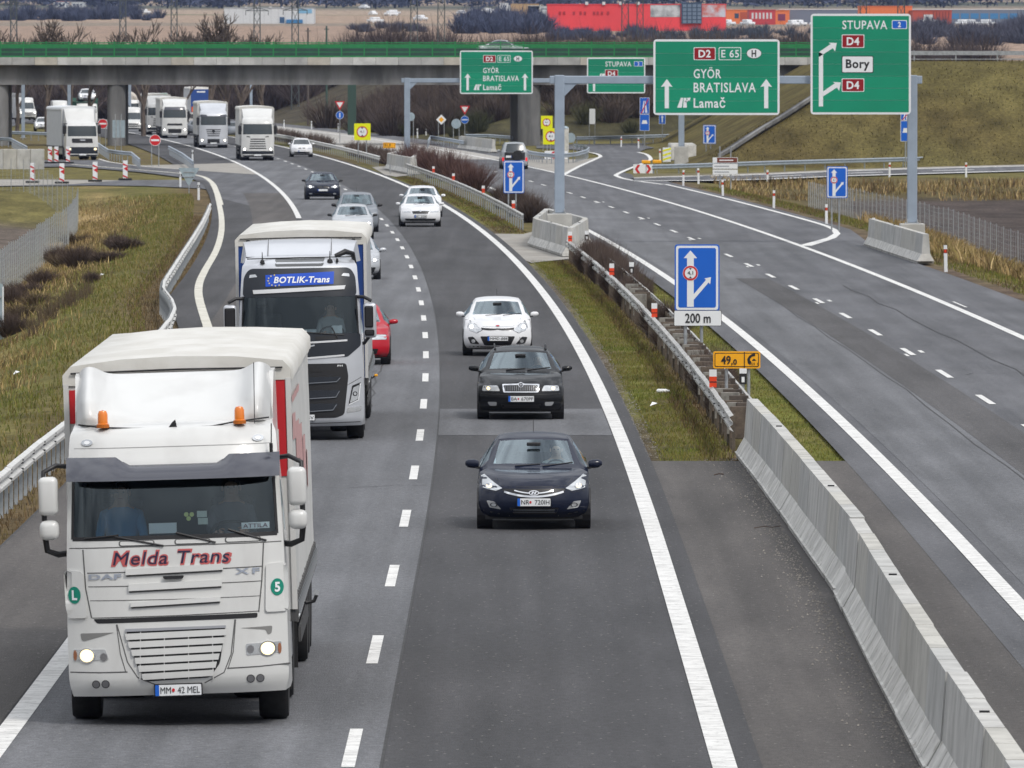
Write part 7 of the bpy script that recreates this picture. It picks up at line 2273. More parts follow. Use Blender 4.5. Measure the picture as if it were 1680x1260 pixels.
# ---- lorries farther back --------------------------------------------------
def far_lorry(label, px, d, off_y, paint_, style, tw=1.27, tz=3.95, length=13.6, yaw=None, roof=TARP, side_m=TARPG, cabh=3.2, rigid=False, blue=False, dz=0.0, lit=LIT):
    x = (px - 840) * d / F
    rz = yaw if yaw is not None else math.atan2(-dC(d), 1)
    root = thing('articulated_lorry' if not rigid else 'box_lorry', label, 'lorry', (x, d, dz), rz)
    h = cabh
    keys = [(.08, .28, 1.14, .2, 0, 3.6), (0, .45, 1.20, .24, 0, 3.6), (.02, .95, 1.21, .25, 0, 3.6), (.06, 1.45, 1.20, .25, 0, 3.6), (.10, 1.78 if rigid else 1.95, 1.19, .25, 0, 3.6),
            (.26, 2.55 if rigid else 2.72, 1.15, .24, 0, 3.6), (.38, h - .25, 1.13, .24, 0, 3.6), (.62, h - .04, 1.09, .22, .03, 3.6), (1.2, h + .05, 1.08, 0, .05, 3.6), (2.0 if not rigid else 1.7, h + .07, 1.08, 0, .05, 3.6)]
    sk = cab_shell(root, keys, 7, paint_, ws=(4, 5), ug=.93, near=False)
    wl = keys[4][1]
    dk = [(.70, h - .02, 1.04, .25, 0, 3), (1.1, h + .25, 1.08, .2, 0, 3), (1.7, tz - .22, 1.12, .08, .03, 3), (2.1, tz - .12, 1.14, 0, .05, 3)]
    rws, _ = cr(dk, 3); us = [-1 + i / 8 for i in range(17)]; g = wrap(rws, us)
    mb = MB(); mb.grid(g)
    for s, j in ((-1, 0), (1, 16)): mb.grid([[r[j], (r[j].x + s * .03, r[j].y, h - .1)] for r in g])
    mb.build('wind_deflector', paint_, root, smooth=50)
    dk_ = MATS['dark_slate_panel']
    if style == 'man':
        sk.patch('grille', fillet([(-.78, 1.28), (.78, 1.28), (.74, 1.62), (-.82, 1.62)], .05), BLACK, off=.01, grid=.2)
        sk.patch('grille_badge', rect(-.2, .2, 1.46, 1.54), CHROME, off=.016, grid=.2)
        sk.patch('dark_bumper', rect(-1.17, 1.17, .29, .98), dk_, off=.006, grid=.15); lz = .82
    elif style == 'scania':
        for k in range(5): sk.patch('grille_slat', rect(-.62 + .02 * k, .62 - .02 * k, .88 + k * .17, .96 + k * .17), BLACK, off=.01, grid=.25)
        sk.patch('dark_bumper', rect(-1.17, 1.17, .29, .72), dk_, off=.006, grid=.15); lz = .84
        for s in (-1, 1): sk.patch('intake', [(s * .55, 1.72), (s * .82, 1.76), (s * .82, 1.84), (s * .58, 1.80)], BLACK, off=.01, grid=.2)
    elif style == 'merc':
        for k in range(4): sk.patch('grille_slat', rect(-.62 + .04 * k, .62 - .04 * k, 1.52 - k * .17, 1.60 - k * .17), BLACK, off=.01, grid=.25)
        sk.patch('grille_badge', disc(0, 1.42, .13, n=14), SBLACK, off=.02, grid=.2)
        sk.patch('lower_grille', rect(-.52, .52, .42, .78), BLACK, off=.01, grid=.2); lz = .66
        for s in (-1, 1): sk.patch('sun_visor', fillet([(s * .45, 2.62), (s * 1.10, 2.66), (s * 1.10, 2.86), (s * .60, 2.84)], .05), VISOR, off=.04, grid=.2)
    else:
        sk.patch('grille', fillet([(-.74, 1.22), (.74, 1.22), (.70, 1.42), (-.70, 1.42)], .05), BLACK, off=.01, grid=.2)
        sk.patch('lower_grille', fillet([(-.62, .50), (.62, .50), (.66, .90), (-.66, .90)], .05), BLACK, off=.01, grid=.2)
        sk.patch('sun_visor', fillet([(-1.0, 2.70), (1.0, 2.70), (.95, 3.0), (-.95, 3.0)], .08), VISOR, off=.03, grid=.2); lz = .80
    for s in (-1, 1):
        o = sk.patch('headlight', fillet([(s * .82, lz - .10), (s * 1.12, lz - .06), (s * 1.12, lz + .12), (s * .84, lz + .10)], .03), LAMP, off=.01, grid=.15)
        sk.patch('bulb', disc(s * .97, lz + .01, .085, n=12), lit, off=.02, grid=.1, parent=o)
        m = MB().rbox(min(s * 1.20, s * 1.44), max(s * 1.20, s * 1.44), .30, .50, 1.95, 2.62, .05, 1)
        m.build('door_mirror', BLACK, root)
        MB().tube([(s * 1.1, .5, 2.72), (s * 1.3, .4, 2.72), (s * 1.32, .4, 2.6)], .03, 5).build('mirror_arm', BLACK, root)
    number_plate(sk, -.28, .28, .36, .48, '', band=False)
    tractor_under(root, ra=5.2 if not rigid else 4.9)
    if rigid: trailer(root, 2.0, 2.0 + length, w=tw, z0=1.05, z1=tz, roof=roof, side_m=side_m, wheels=False, near=False)
    else: trailer(root, 2.9, 2.9 + length, w=tw, z1=tz, roof=roof, side_m=side_m, nose=side_m, near=False)
    return root, sk
far_lorry('white lorry with a chrome slatted grille alongside the small white car', 423, 742, 0, CAB_W, 'scania', tz=4.0)
far_lorry('white lorry with two very bright headlamps and dark visor corners', 350.5, 849, 0, CAB_S, 'merc', tz=3.95)
far_lorry('white lorry with a smoked visor and small dark grilles by the no entry sign', 287, 957, 0, CAB_W, 'volvo', tz=3.9)
far_lorry('white lorry mostly hidden behind the smoked visor lorry', 261, 1003, 0, CAB_W, 'scania', tz=4.05)
rl, sk_ = far_lorry('white box lorry with a dark bumper turning off on the slip road', 136, 746, 0, CAB_W, 'man', tw=1.27, tz=4.0, length=7.4, yaw=.20, cabh=2.85, rigid=True, roof=mat('box_roof', (.70, .72, .74), .5), side_m=mat('box_side', (.55, .58, .62), .5, var=.05), lit=LITY)
# container lorry seen from behind
def rear_lorry():
    d = 1215
    x = (318 - 840) * d / F
    t = thing('articulated_lorry', 'lorry driving away with a blue rear under a white roof', 'lorry', (x, d, 0), .09)
    trailer(t, -14.2, -.6, z1=4.25, side_m=mat('curtain_white', (.62, .63, .64), .5), near=False)
    MB().rbox(-1.25, 1.25, -15.2, -14.2, 1.0, 3.9, .1).build('front_bulkhead', WHITE, t)
    plate(MB(), rect(-1.24, 1.24, 1.25, 4.0), -14.27 - 1.0, .01).build('rear_blue_panel', TBLUE, t)
    plate(MB(), rect(-.5, .5, 3.62, 3.78), -15.285, .01).build('rear_lettering_strip', SWHITE, t)
    for s in (-1, 1): plate(MB(), rect(s * 1.0 - .15, s * 1.0 + .15, 1.3, 1.9), -15.285, .01).build('tail_light', mat('tail_orange', (.65, .12, .01), .4), t)
    MB().box(-1.2, 1.2, -15.2, -14.2, .5, 1.0).build('rear_bumper', GRIME, t)
rear_lorry()
def van(label, px, d, zz=0.0, yaw=0.0):
    x = (px - 840) * d / F
    root = thing('van', label, 'van', (x, d, zz), yaw)
    keys = [(.10, .26, .92, .28, 0, 3), (0, .45, .96, .34, 0, 3), (.03, .80, .97, .38, 0, 3), (.12, 1.02, .96, .40, .03, 3), (.55, 1.22, .95, .25, .04, 3), (.80, 1.30, .90, .2, .03, 3), (1.35, 2.0, .82, .16, .03, 3), (1.6, 2.42, .80, .15, .04, 3), (2.1, 2.58, .80, .05, .06, 3), (5.6, 2.58, .82, 0, .06, 3)]
    sk = cab_shell(root, keys, 3, CAB_W, ws=(5, 6), ug=.92, near=False)
    for s in (-1, 1):
        o = sk.patch('headlight', fillet([(s * .60, .78), (s * .90, .80), (s * .90, 1.0), (s * .64, .94)], .03), LAMP, off=.01, grid=.15)
        sk.patch('bulb', disc(s * .78, .89, .09, n=12), LIT, off=.02, grid=.1, parent=o)
        MB().rbox(min(s * .98, s * 1.2), max(s * .98, s * 1.2), .9, 1.05, 1.25, 1.6, .04, 1).build('door_mirror', BLACK, root)
    sk.patch('dark_bumper', rect(-.93, .93, .28, .66), BLACK, off=.008, grid=.2)
    sk.patch('grille', rect(-.5, .5, .74, .88), BLACK, off=.008, grid=.2)
    add_wheels(root, .34, .23, .82, (.95, 4.4))
    return root
van('white high-roof van with lit headlamps right of the left flyover pier', 219, 1044, 0, .07)
van('white van roof showing just above the box lorry', 100, 1120, .4, .1)
van('small white van at far left behind the concrete panels', 47, 1130, .7, .2)
put('passenger_car', 'white car with lit headlamps just left of the box lorry', 71, 1060, SP_SED, P_WHITE, F_SED, near=False, dz=0)
put('passenger_car', 'grey car on the far carriageway between two white lorries', 319, 1010, SP_O3, P_GREY, F_SMALL, near=False, away=True)
put('passenger_car', 'dark grey car on the far carriageway between the two right-hand lorries', 380, 985, SP_O3, P_GREY, F_SMALL, near=False, away=True)
put('passenger_car', 'white car nose at the far left picture edge under the flyover', 4, 1060, SP_KIA, P_WHITE, F_SMALL, near=False)
# car transporter
def transporter():
    d = 1130
    x = (143 - 840) * d / F
    t = thing('car_transporter', 'green car transporter loaded with white cars behind the box lorry', 'lorry', (x, d, 0), .08)
    gm = mat('transporter_green', (.06, .16, .12), .5)
    keys = [(.08, .4, 1.1, .2, 0, 3.6), (0, .8, 1.18, .24, 0, 3.6), (.05, 1.5, 1.18, .25, 0, 3.6), (.2, 2.3, 1.14, .24, 0, 3.6), (.5, 2.6, 1.1, .2, .03, 3.6), (1.8, 2.65, 1.1, 0, .04, 3.6)]
    cab_shell(t, keys, 4, WHITE, ws=(2, 3), near=False)
    for s in (-1, 1):
        for y in (1.9, 5, 8.5, 12): MB().box(s * 1.2 - .06, s * 1.2 + .06, y, y + .15, .9, 3.2).build('frame_post', gm, t)
        for z in (1.0, 2.75): MB().box(s * 1.2 - .06, s * 1.2 + .06, 1.5, 13, z, z + .15).build('deck_rail', gm, t)
    MB().box(-1.2, 1.2, .4, 12, 2.72, 2.78).build('upper_deck', gm, t)
    add_wheels(t, .48, .34, 1.0, (1.3, 9, 10.2))
    return t, x, d
tp, tx, td = transporter()
for i, (yy, zz, lab) in enumerate(((td + .3, 2.82, 'white car on the upper front deck of the transporter'), (td + 5.2, 2.82, 'second white car on the upper deck of the transporter'), (td + 3.0, 1.12, 'white car on the lower deck of the transporter'))):
    car('passenger_car', lab, yy, tx - C(yy) + .0, SP_SED, P_WHITE, F_SED, near=False, dz=zz)
# concrete mixer and a grey tipper on the far road
def mixer():
    d = 1180
    x = (213.5 - 840) * d / F
    t = thing('concrete_mixer', 'pale concrete mixer lorry behind the left flyover pier', 'lorry', (x, d, 0), .1)
    keys = [(.08, .4, 1.1, .2, 0, 3.6), (0, .8, 1.18, .24, 0, 3.6), (.05, 1.5, 1.18, .25, 0, 3.6), (.2, 2.4, 1.14, .24, 0, 3.6), (.5, 2.75, 1.1, .2, .03, 3.6), (1.8, 2.8, 1.1, 0, .04, 3.6)]
    cab_shell(t, keys, 4, WHITE, ws=(2, 3), near=False)
    M = Matrix.Translation((.1, 5.2, 2.45)) @ Matrix.Rotation(rad(-14), 4, 'X')
    MB().lathe([(.5, -2.6), (1.0, -1.7), (1.22, -.2), (1.15, .8), (.6, 2.2), (.45, 2.5)], 20, 'y', M).build('drum', mat('drum_cream', (.55, .50, .44), .6, var=.2, vs_=2), t, smooth=50)
    MB().box(-.7, .7, 7.6, 8.4, 2.9, 3.7).build('hopper', WHITE, t)
    MB().box(-.45, .45, 1.8, 8.4, .8, 1.2).build('chassis', GRIME, t)
    add_wheels(t, .5, .34, 1.0, (1.2, 3.0, 6.2, 7.6))
mixer()
def tipper():
    d = 1180
    x = (19 - 840) * d / F
    t = thing('tipper_lorry', 'grey ribbed tipper lorry driving away at the far left edge', 'lorry', (x, d, 0), .1)
    gm = mat('tipper_grey', (.30, .31, .32), .6, var=.15)
    MB().box(-1.2, 1.2, 0, 7, 1.3, 3.6).build('tipper_body', gm, t)
    for i in range(5): MB().box(-1.23, 1.23, -.05, 0, 1.5 + i * .45, 1.6 + i * .45).build('body_rib', gm, t)
    MB().box(-1.1, 1.1, 7.2, 9, 1.0, 3.3).build('cab', WHITE, t)
    MB().box(-1.15, 1.15, -.06, .2, .75, 1.25).build('rear_bumper', mat('bumper_navy', (.03, .04, .08), .5), t)
    for s in (-1, 1): plate(MB(), rect(s * 1.0 - .12, s * 1.0 + .12, .85, 1.1), -.08, .02).build('tail_light', RED, t)
    add_wheels(t, .5, .34, 1.0, (1.0, 2.4, 7.8))
tipper()
# ------------------------------------------------------------------ distance
def gpos(px, d): 
    x = (px - 840) * d / F
    return Vector((x, d, Hz(x, d)))
def row_d(py):                      # distance at which the rising plain shows on this row
    lo, hi = 1400., 9000.
    for _ in range(40):
        m = (lo + hi) / 2
        z = float(np.interp(m, *FARZ))
        if 100 - (z - 7.4) * F / m > py: lo = m
        else: hi = m
    return lo
# pylons
PYL = mat('pylon_steel', (.10, .115, .115), .6, .2)
def pylon_mesh(h=30, w=.95, arms=((12.6, 1.5), (15.5, 2.2), (19, 2.8))):
    b = MB()
    for sx in (-1, 1):
        for sy in (-1, 1): b.tube([(sx * w / 2, sy * w / 2, 0), (sx * w * .30, sy * w * .30, h)], .06, 4)
    n = 18
    for i in range(n):
        z0, z1 = h * i / n, h * (i + 1) / n
        w0, w1 = w / 2 * (1 - .4 * i / n), w / 2 * (1 - .4 * (i + 1) / n)
        for sy in (-1, 1):
            b.tube([(-w0, sy * w0, z0), (w1, sy * w1, z1)], .03, 3, False); b.tube([(w0, sy * w0, z0), (-w1, sy * w1, z1)], .03, 3, False)
    return b.mesh('lattice', PYL), arms
pm_, arms_ = pylon_mesh()
def arm_mesh(z, a):
    b = MB()
    b.tube([(-a, 0, z - .15), (0, .1, z + .25), (a, 0, z - .15)], .05, 4); b.tube([(-a, 0, z - .15), (a, 0, z - .15)], .045, 4)
    for s in (-1, 1): b.cyl((s * a, 0, z - .75), (s * a, 0, z - .15), .05, n=5)
    return b.mesh('cross_arm', PYL)
arm_ms = [arm_mesh(z, a) for z, a in arms_]
for i, (px, d) in enumerate(((23, 1310), (202, 1290), (286, 1420), (422, 1330), (484.5, 1260), (679.5, 1280), (724, 1240), (1025.5, 1270), (1050, 1360), (1416, 1300), (1478, 1260))):
    where = ['at far left', 'left of the bare trees above the bridge', 'behind the middle bare trees', 'in front of the white hall at its left', 'in front of the white hall at its right end', 'left of the pair in the middle of the plain', 'right of the pair in the middle of the plain', 'left of the pair before the red building', 'right of the pair before the red building', 'behind the tall green sign, left one', 'behind the tall green sign, right one'][i]
    t = thing('lattice_pylon', 'dark lattice pylon rising %s' % where, 'pylon', gpos(px, d) + Vector((0, 0, -1)), 0, 'lattice pylons behind the flyover')
    link('lattice', pm_, t)
    for m in (arm_ms[1:] if i in (0, 1, 2) else arm_ms): link('cross_arm', m, t, (0, 0, (i % 3) * .9))
for px, d, h, c, lab in ((505.5, 1150, 11.2, (.10, .08, .07), 'brown wooden pole behind the flyover railing'), (536, 1150, 11.4, (.05, .09, .075), 'dark green pole behind the flyover railing')):
    t = thing('utility_pole', lab, 'pole', gpos(px, d))
    z0 = t.location.z
    MB().cyl((0, 0, -.5), (0, 0, h - z0), .14, .10, 8).build('pole_shaft', mat('pole_%d' % px, c, .8), t)
    MB().box(-.3, .3, -.05, .05, h - z0 - .4, h - z0 - .3).build('pole_arm', PYL, t)
# tall green signal mast between pier and far gantry
t = thing('mast', 'dark green mast standing in front of the scrub bank', 'mast', gpos(577.5, 1000))
MB().box(-.42, .42, -.2, .2, -1, 6.5 - t.location.z + 2).build('mast_shaft', mat('mast_green', (.03, .065, .05), .6), t)
# buildings
def block(label, px0, px1, py0, py1, wall, roof=None, depth=14, extra=None, name='building', d=None, cat='building'):
    d = d or row_d(py1)
    k = d / F
    x0, x1 = (px0 - 840) * k, (px1 - 840) * k
    zt, zb = HC + (100 - py0) * k, HC + (100 - py1) * k
    t = thing(name, label, cat, ((x0 + x1) / 2, d, zb))
    W, H_ = (x1 - x0) / 2, zt - zb
    MB().box(-W, W, 0, depth, -2.5, H_).build('wall', wall, t)
    MB().box(-W - .1, W + .1, -.1, depth + .1, H_, H_ + .16).build('roof_edge', roof or wall, t)
    def face(nm, a0, b0, a1, b1, m, lift=.05):        # rectangle in photograph coordinates
        cx0, cx1 = (a0 - 840) * k - t.location.x, (a1 - 840) * k - t.location.x
        return MB().box(cx0, cx1, -lift, 0.02, HC + (100 - b1) * k - zb, HC + (100 - b0) * k - zb).build(nm, m, t)
    if extra: extra(face, t)
    return t
BW = mat('hall_white', (.62, .64, .66), .7, var=.05)
BRED = mat('mall_red', (.75, .06, .07), .6, var=.05, vs_=.2)
BOR = mat('hall_orange', (.74, .19, .06), .6)
BGL = mat('facade_glass', (.05, .08, .13), .2)
BBL = mat('hall_blue', (.05, .20, .42), .5)
def hall(face, t):
    face('sign_panel', 490, 15, 512, 22, mat('pale_blue', (.20, .42, .62), .5))
    face('blue_door', 459, 28, 467, 38, mat('door_blue', (.04, .10, .20), .5)); face('blue_canopy', 470, 32, 497, 38, BBL, .4)
    for i in range(12): face('wall_joint', 376 + i * 11.5, 14, 376.4 + i * 11.5, 38, mat('joint_grey', (.4, .42, .44), .7), .03)
    for i in range(5): face('roof_vent', 402 + i * 20, 11, 406 + i * 20, 13, BW, .3)
block('long white industrial hall on the plain beyond the bridge', 368, 515, 13.5, 38, BW, mat('hall_roof', (.42, .44, .47), .7), 20, hall)
def mall(face, t):
    face('billboard', 1067, 8.5, 1116, 28, mat('billboard_white', (.55, .58, .60), .5, col2=(.10, .12, .14), vs_=.35))
    face('glass_tower', 1117.5, 4, 1151, 39, BGL, .5)
    for i in range(4):
        for j in range(5): face('tower_window', 1120 + i * 8, 7 + j * 6.5, 1126 + i * 8, 12 + j * 6.5, mat('tower_pane', (.16, .22, .30), .15), .55)
    face('poster', 1152, 8, 1190, 28, mat('poster_mixed', (.55, .15, .12), .5, col2=(.55, .58, .66), vs_=.5))
    for i, x in enumerate((917, 924, 940, 951, 958, 973, 979, 986, 996)): face('wall_letter', x, 19, x + 3.4, 24, mat('mall_letter', (.40, .03, .04), .5), .15)
    for i in range(4): face('roof_unit', 960 + i * 28, 3, 965 + i * 28, 8, BW, .4)
block('large red shopping building with billboards and a dark glass tower', 898, 1191, 8, 51, BRED, BRED, 30, mall)
block('orange block adjoining the red shopping building', 1191, 1229, 17, 36, BOR, BOR, 20, lambda f, t: (f('window_band', 1205, 22, 1212, 30, BGL), f('poster', 1214, 20, 1226, 34, mat('poster_rust', (.42, .08, .04), .6))))
block('red block with white vertical lettering right of the orange block', 1229, 1272, 17, 38, mat('block_red', (.50, .05, .06), .6), None, 20, lambda f, t: [f('white_stripe', 1233 + i * 6, 21, 1236 + i * 6, 31, BW) for i in range(6)])
block('orange and purple block left of the tall green sign', 1272, 1295, 18, 37, BOR, None, 20, lambda f, t: f('poster', 1276, 23, 1288, 34, mat('poster_purple', (.20, .04, .10), .6)))
block('long pale hall roofed in white behind the tall green sign', 1278, 1700, 16, 39, mat('hall_greyblue', (.16, .19, .25), .6), mat('white_roof', (.72, .73, .75), .6), 30, lambda f, t: [f('window_band', 1560 + i * 16, 22, 1573 + i * 16, 31, BBL) for i in range(7)], d=2360)
block('orange block rising above the tall green sign', 1409, 1496, 11, 22, BOR, BOR, 10, None, d=2300)
block('red ribbed hall at the right of the tall green sign', 1497, 1561, 18, 42, mat('hall_redrib', (.45, .08, .05), .6), None, 20, lambda f, t: [f('rib', 1530 + i * 5, 19, 1532 + i * 5, 38, mat('rib_dark', (.25, .05, .04), .6)) for i in range(6)] + [f('poster', 1515, 24, 1530, 41, BW)], d=2280)
for i, (a, b, c, e) in enumerate(((88, 112, 3, 11), (118, 140, 4, 11), (143, 158, 3, 10), (820, 834, 6, 22), (866, 884, 10, 23), (886, 900, 11, 25))):
    lab = ['white house under a red roof at top left', 'second pale house right of the red-roofed one', 'third small pale house at top left', 'tall white tower block near the crane', 'small white shed left of the red shopping building', 'white annex touching the red shopping building'][i]
    def ex(f, t, a=a, b=b, c=c, e=e):
        for q in range(3): f('window', a + 2 + q * (b - a - 4) / 3, c + 2.5, a + 2 + (q + .55) * (b - a - 4) / 3, c + 5, BGL)
    block(lab, a, b, c, e, BW, mat('roof_red', (.40, .09, .06), .7) if i == 0 else None, 8, ex)
t = block('low pale canopy with orange beam near the tower', 838, 884, 7.2, 8.6, mat('beam_ochre', (.50, .33, .18), .6), None, 3, None, d=row_d(23), name='canopy')
for px in (836, 858, 886): MB().box((px - 861) * row_d(23) / F - .1, (px - 861) * row_d(23) / F + .1, 0, .2, -2.6, 0).build('canopy_post', BW, t)
# parked cars as pale specks on the plain
sc_ = []
def speck():
    b = MB()
    b.rbox(-.85, .85, -2.1, 2.1, .25, .85, .18).rbox(-.70, .70, -1.0, 1.3, .8, 1.4, .2)
    for sx in (-1, 1):
        for y in (-1.3, 1.3): b.lathe([(.3, -.1), (.3, .1)], 10, 'x', Matrix.Translation((sx * .78, y, .3)))
    return b.mesh('parked_car', mat('parked_car_paint', (.75, .77, .80), .3, coat=1))
spm_ = speck()
RC = random.Random(4)
spots = [(598, 14), (612, 21), (646, 19), (757, 19), (773, 18), (800, 17), (806, 18), (642, 28), (616, 36), (690, 33), (1180, 36), (1192, 41), (1226, 41), (1300, 43), (1310, 42), (1338, 43), (1516, 41), (1530, 41), (1580, 40), (1592, 40), (1618, 40), (210, 21), (236, 22), (42, 20), (940, 48), (1003, 50)]
for px, py in spots:
    d = row_d(py)
    wh = next(w_ for q_, w_ in ((300, 'below the houses at top left'), (700, 'right of the long white hall'), (900, 'left of the red shopping building'), (1100, 'at the foot of the red shopping building'), (1400, 'below the orange blocks'), (1700, 'right of the tall green sign')) if px < q_)
    o = link('parked_car', spm_, None, gpos(px, d), (0, 0, RC.uniform(0, 3)), label='tiny pale car parked far away ' + wh, cat='car', group='cars parked ' + wh)
# bare trees above the bridge
TW = mat('bare_twigs', (.105, .082, .068), .9, var=.3, vs_=2)
def bare_tree_mesh(seed, h, spread=.42, levels=5):
    r = random.Random(seed)
    tr, cr_ = MB(), MB()
    def grow(p, dirv, L_, rad_, lv):
        q = p + dirv * L_
        mid = p.lerp(q, .5) + Vector((r.uniform(-1, 1), r.uniform(-1, 1), 0)) * L_ * .06
        (tr if lv == levels else cr_).tube([p, mid, q], [rad_, rad_ * .85, rad_ * .65], 5 if lv >= levels - 1 else 3, False)
        if lv == 0: return
        for k in range(r.choice((3, 4, 4)) if lv < levels else 5):
            nd = (dirv + Vector((r.uniform(-1, 1), r.uniform(-1, 1), r.uniform(-.05, .5))) * (spread * 1.5)).normalized()
            grow(p.lerp(q, r.uniform(.55, 1)), nd, L_ * r.uniform(.55, .78), max(rad_ * .55, .030), lv - 1)
    grow(Vector((0, 0, 0)), Vector((0, 0, 1)), h * .34, h * .022, levels)
    hm = max(p[2] for p in cr_.v) / 9.2
    for m in (tr, cr_): m.v = [tuple(c / hm for c in p) for p in m.v]
    return tr.mesh('trunk', TW), cr_.mesh('branches', TW)
tm = [bare_tree_mesh(3 + i, 10, .40 + .05 * i) for i in range(3)]
for i, (px, d, top, lab) in enumerate(((-4, 990, 40, 'bare tree cut by the left picture edge above the bridge'), (28, 1010, 52, 'low bare shrubby tree beside the leftmost pylon'), (78, 985, 29, 'wide bare tree, first from the left above the bridge railing'), (116, 1000, 36, 'bare tree touching the wide one on its right'), (146, 1010, 56, 'small bare bushy tree right of the wide pair'), (194, 1010, 50, 'bare shrubby tree at the second pylon'),
                            (236, 985, 29, 'bare tree in the middle of the left half above the bridge'), (297, 1000, 40, 'bare tree left of the tallest one above the bridge'), (345, 985, 18, 'tallest bare tree, in front of the white hall'), (372, 1010, 40, 'slim bare tree right of the tallest one'), (398, 1010, 45, 'last bare tree before the white hall ends'), (430, 1020, 56, 'low grey shrub behind the railing under the white hall'))):
    g = gpos(px, d)
    top_z = HC + (100 - top) * d / F
    t = thing('bare_tree', lab, 'tree', g, RC.uniform(0, 6), 'bare trees above the flyover railing')
    a, b = tm[i % 3]
    link('trunk', a, t); link('branches', b, t)
    s = (top_z - g.z) / 9.2
    t.scale = (s * RC.uniform(.85, 1.05), s * .9, s)
# dense low thicket behind the flyover
def twig_cloud(seed, n, w, h, up=.6, wid=.03):
    r = np.random.RandomState(seed)
    a = r.rand(n) * 2 * np.pi; rad_ = np.sqrt(r.rand(n)) * w
    base = np.stack([rad_ * .45 * np.cos(a), rad_ * .45 * np.sin(a), np.zeros(n)], 1)
    L_ = h * (.55 + .5 * r.rand(n)) * (1 - .35 * (rad_ / w) ** 2)
    tip = base + np.stack([np.cos(a) * rad_ * .75 + r.randn(n) * w * .10, np.sin(a) * rad_ * .75 + r.randn(n) * w * .10, L_], 1)
    vs, fs = [], []
    for i in range(n):
        p, q = base[i], tip[i]
        m = p + (q - p) * .55 + np.array([np.cos(a[i]), np.sin(a[i]), 0]) * -.06 * w
        t = r.rand() * 3.14
        e = np.array([np.cos(t), np.sin(t), 0]) * wid
        b = len(vs)
        vs += [tuple(p - e), tuple(p + e), tuple(m + e * .8), tuple(m - e * .8), tuple(q)]
        fs += [(b, b + 1, b + 2, b + 3), (b + 3, b + 2, b + 4)]
        for k in range(3):                      # side twigs
            s = m + (q - m) * r.rand() * .7
            dd = (q - p) * (.25 + .2 * r.rand()) + r.randn(3) * h * .13
            b = len(vs)
            vs += [tuple(s - e * .5), tuple(s + e * .5), tuple(s + dd)]
            fs.append((b, b + 1, b + 2))
    return vs, fs
def scatter(name, mt, spots, var=5, n=200, w=1.6, h=2.2, wid=.032, label=None, cat=None):
    proto = [twig_cloud(40 + i, n, w, h, wid=wid) for i in range(var)]
    V, Fc = [], []
    base = 0
    for i, (x, y, z, s) in enumerate(spots):
        v, f = proto[i % var]
        v = np.array(v) * s
        a = RC.uniform(0, 6.28)
        v = np.stack([v[:, 0] * cos(a) - v[:, 1] * sin(a) + x, v[:, 0] * sin(a) + v[:, 1] * cos(a) + y, v[:, 2] * RC.uniform(.8, 1.15) + z], 1)
        V.append(v); Fc += [tuple(q + base for q in ff) for ff in f]
        base += len(v)
    me = bpy.data.meshes.new(name)
    me.from_pydata(np.concatenate(V).tolist(), [], Fc)
    me.materials.append(mt)
    return link(name, me, None, label=label, cat=cat, kind='stuff')
TH1 = mat('thicket_brown', (.060, .044, .040), .95, col2=(.105, .078, .062), vs_=.10)
TH2 = mat('thicket_olive', (.050, .056, .024), .95, col2=(.085, .082, .036), vs_=.10)
TH3 = mat('thicket_purple', (.060, .044, .046), .95, col2=(.092, .070, .064), vs_=.12)
def area(n, x0, x1, y0, y1, smin, smax, cond=None):
    q = []
    for _ in range(n * 3):
        x, y = RC.uniform(x0, x1), RC.uniform(y0, y1)
        if cond and not cond(x, y): continue
        q.append((x, y, Hz(x, y) - .1, RC.uniform(smin, smax)))
        if len(q) >= n: break
    return q
bank = lambda x, y: (x - C(y)) > 21.5 + 2 * sin(y * .1)
scatter('thicket', TH1, area(330, -34, 30, 955, 1110, 1.0, 1.9, bank), label='dense brown thicket on the bank behind the flyover', cat='thicket')
scatter('green_undergrowth', TH2, area(80, -22, 34, 945, 1060, .5, 1.0, bank), label='dull green undergrowth at the foot of the thicket', cat='undergrowth')
scatter('far_thicket', TH3, area(420, -170, 60, 1270, 1345, 1.9, 2.7), label='purplish woodland closing the view under the flyover', cat='woodland', n=150)
scatter('hillside_scrub', TH1, area(70, -2, 40, 965, 1010, .9, 1.6, bank), label='scrub behind the right flyover pier', cat='scrub')
# woods and clumps on the plain
def clump_tree(seed, h=5.0):
    r = np.random.RandomState(seed)
    vs, fs = [], []
    n = 420
    for i in range(n):
        a, u = r.rand() * 6.28, r.rand()
        rr = h * .42 * np.sqrt(r.rand()) * (.5 + .9 * np.sin(np.pi * min(1, u * .9 + .15)))
        c = np.array([rr * np.cos(a), rr * np.sin(a), h * (.15 + .85 * u)])
        e1 = r.randn(3) * h * .055; e2 = r.randn(3) * h * .055
        b = len(vs)
        vs += [tuple(c - e1), tuple(c + e1), tuple(c + e2)]
        fs.append((b, b + 1, b + 2))
    m = MB().add(vs, fs)
    m.cyl((0, 0, -1), (0, 0, h * .5), h * .03, h * .015, 5)
    return m
HAZED_WOOD = [mat('wood_%d' % i, c, .95, var=.2, vs_=.3) for i, c in enumerate(((.060, .075, .130), (.075, .080, .115), (.062, .082, .115)))]  # bare woods tinted blue: the haze of distance put into their colour
ctm = [clump_tree(60 + i).mesh('distant_tree', HAZED_WOOD[i]) for i in range(3)]
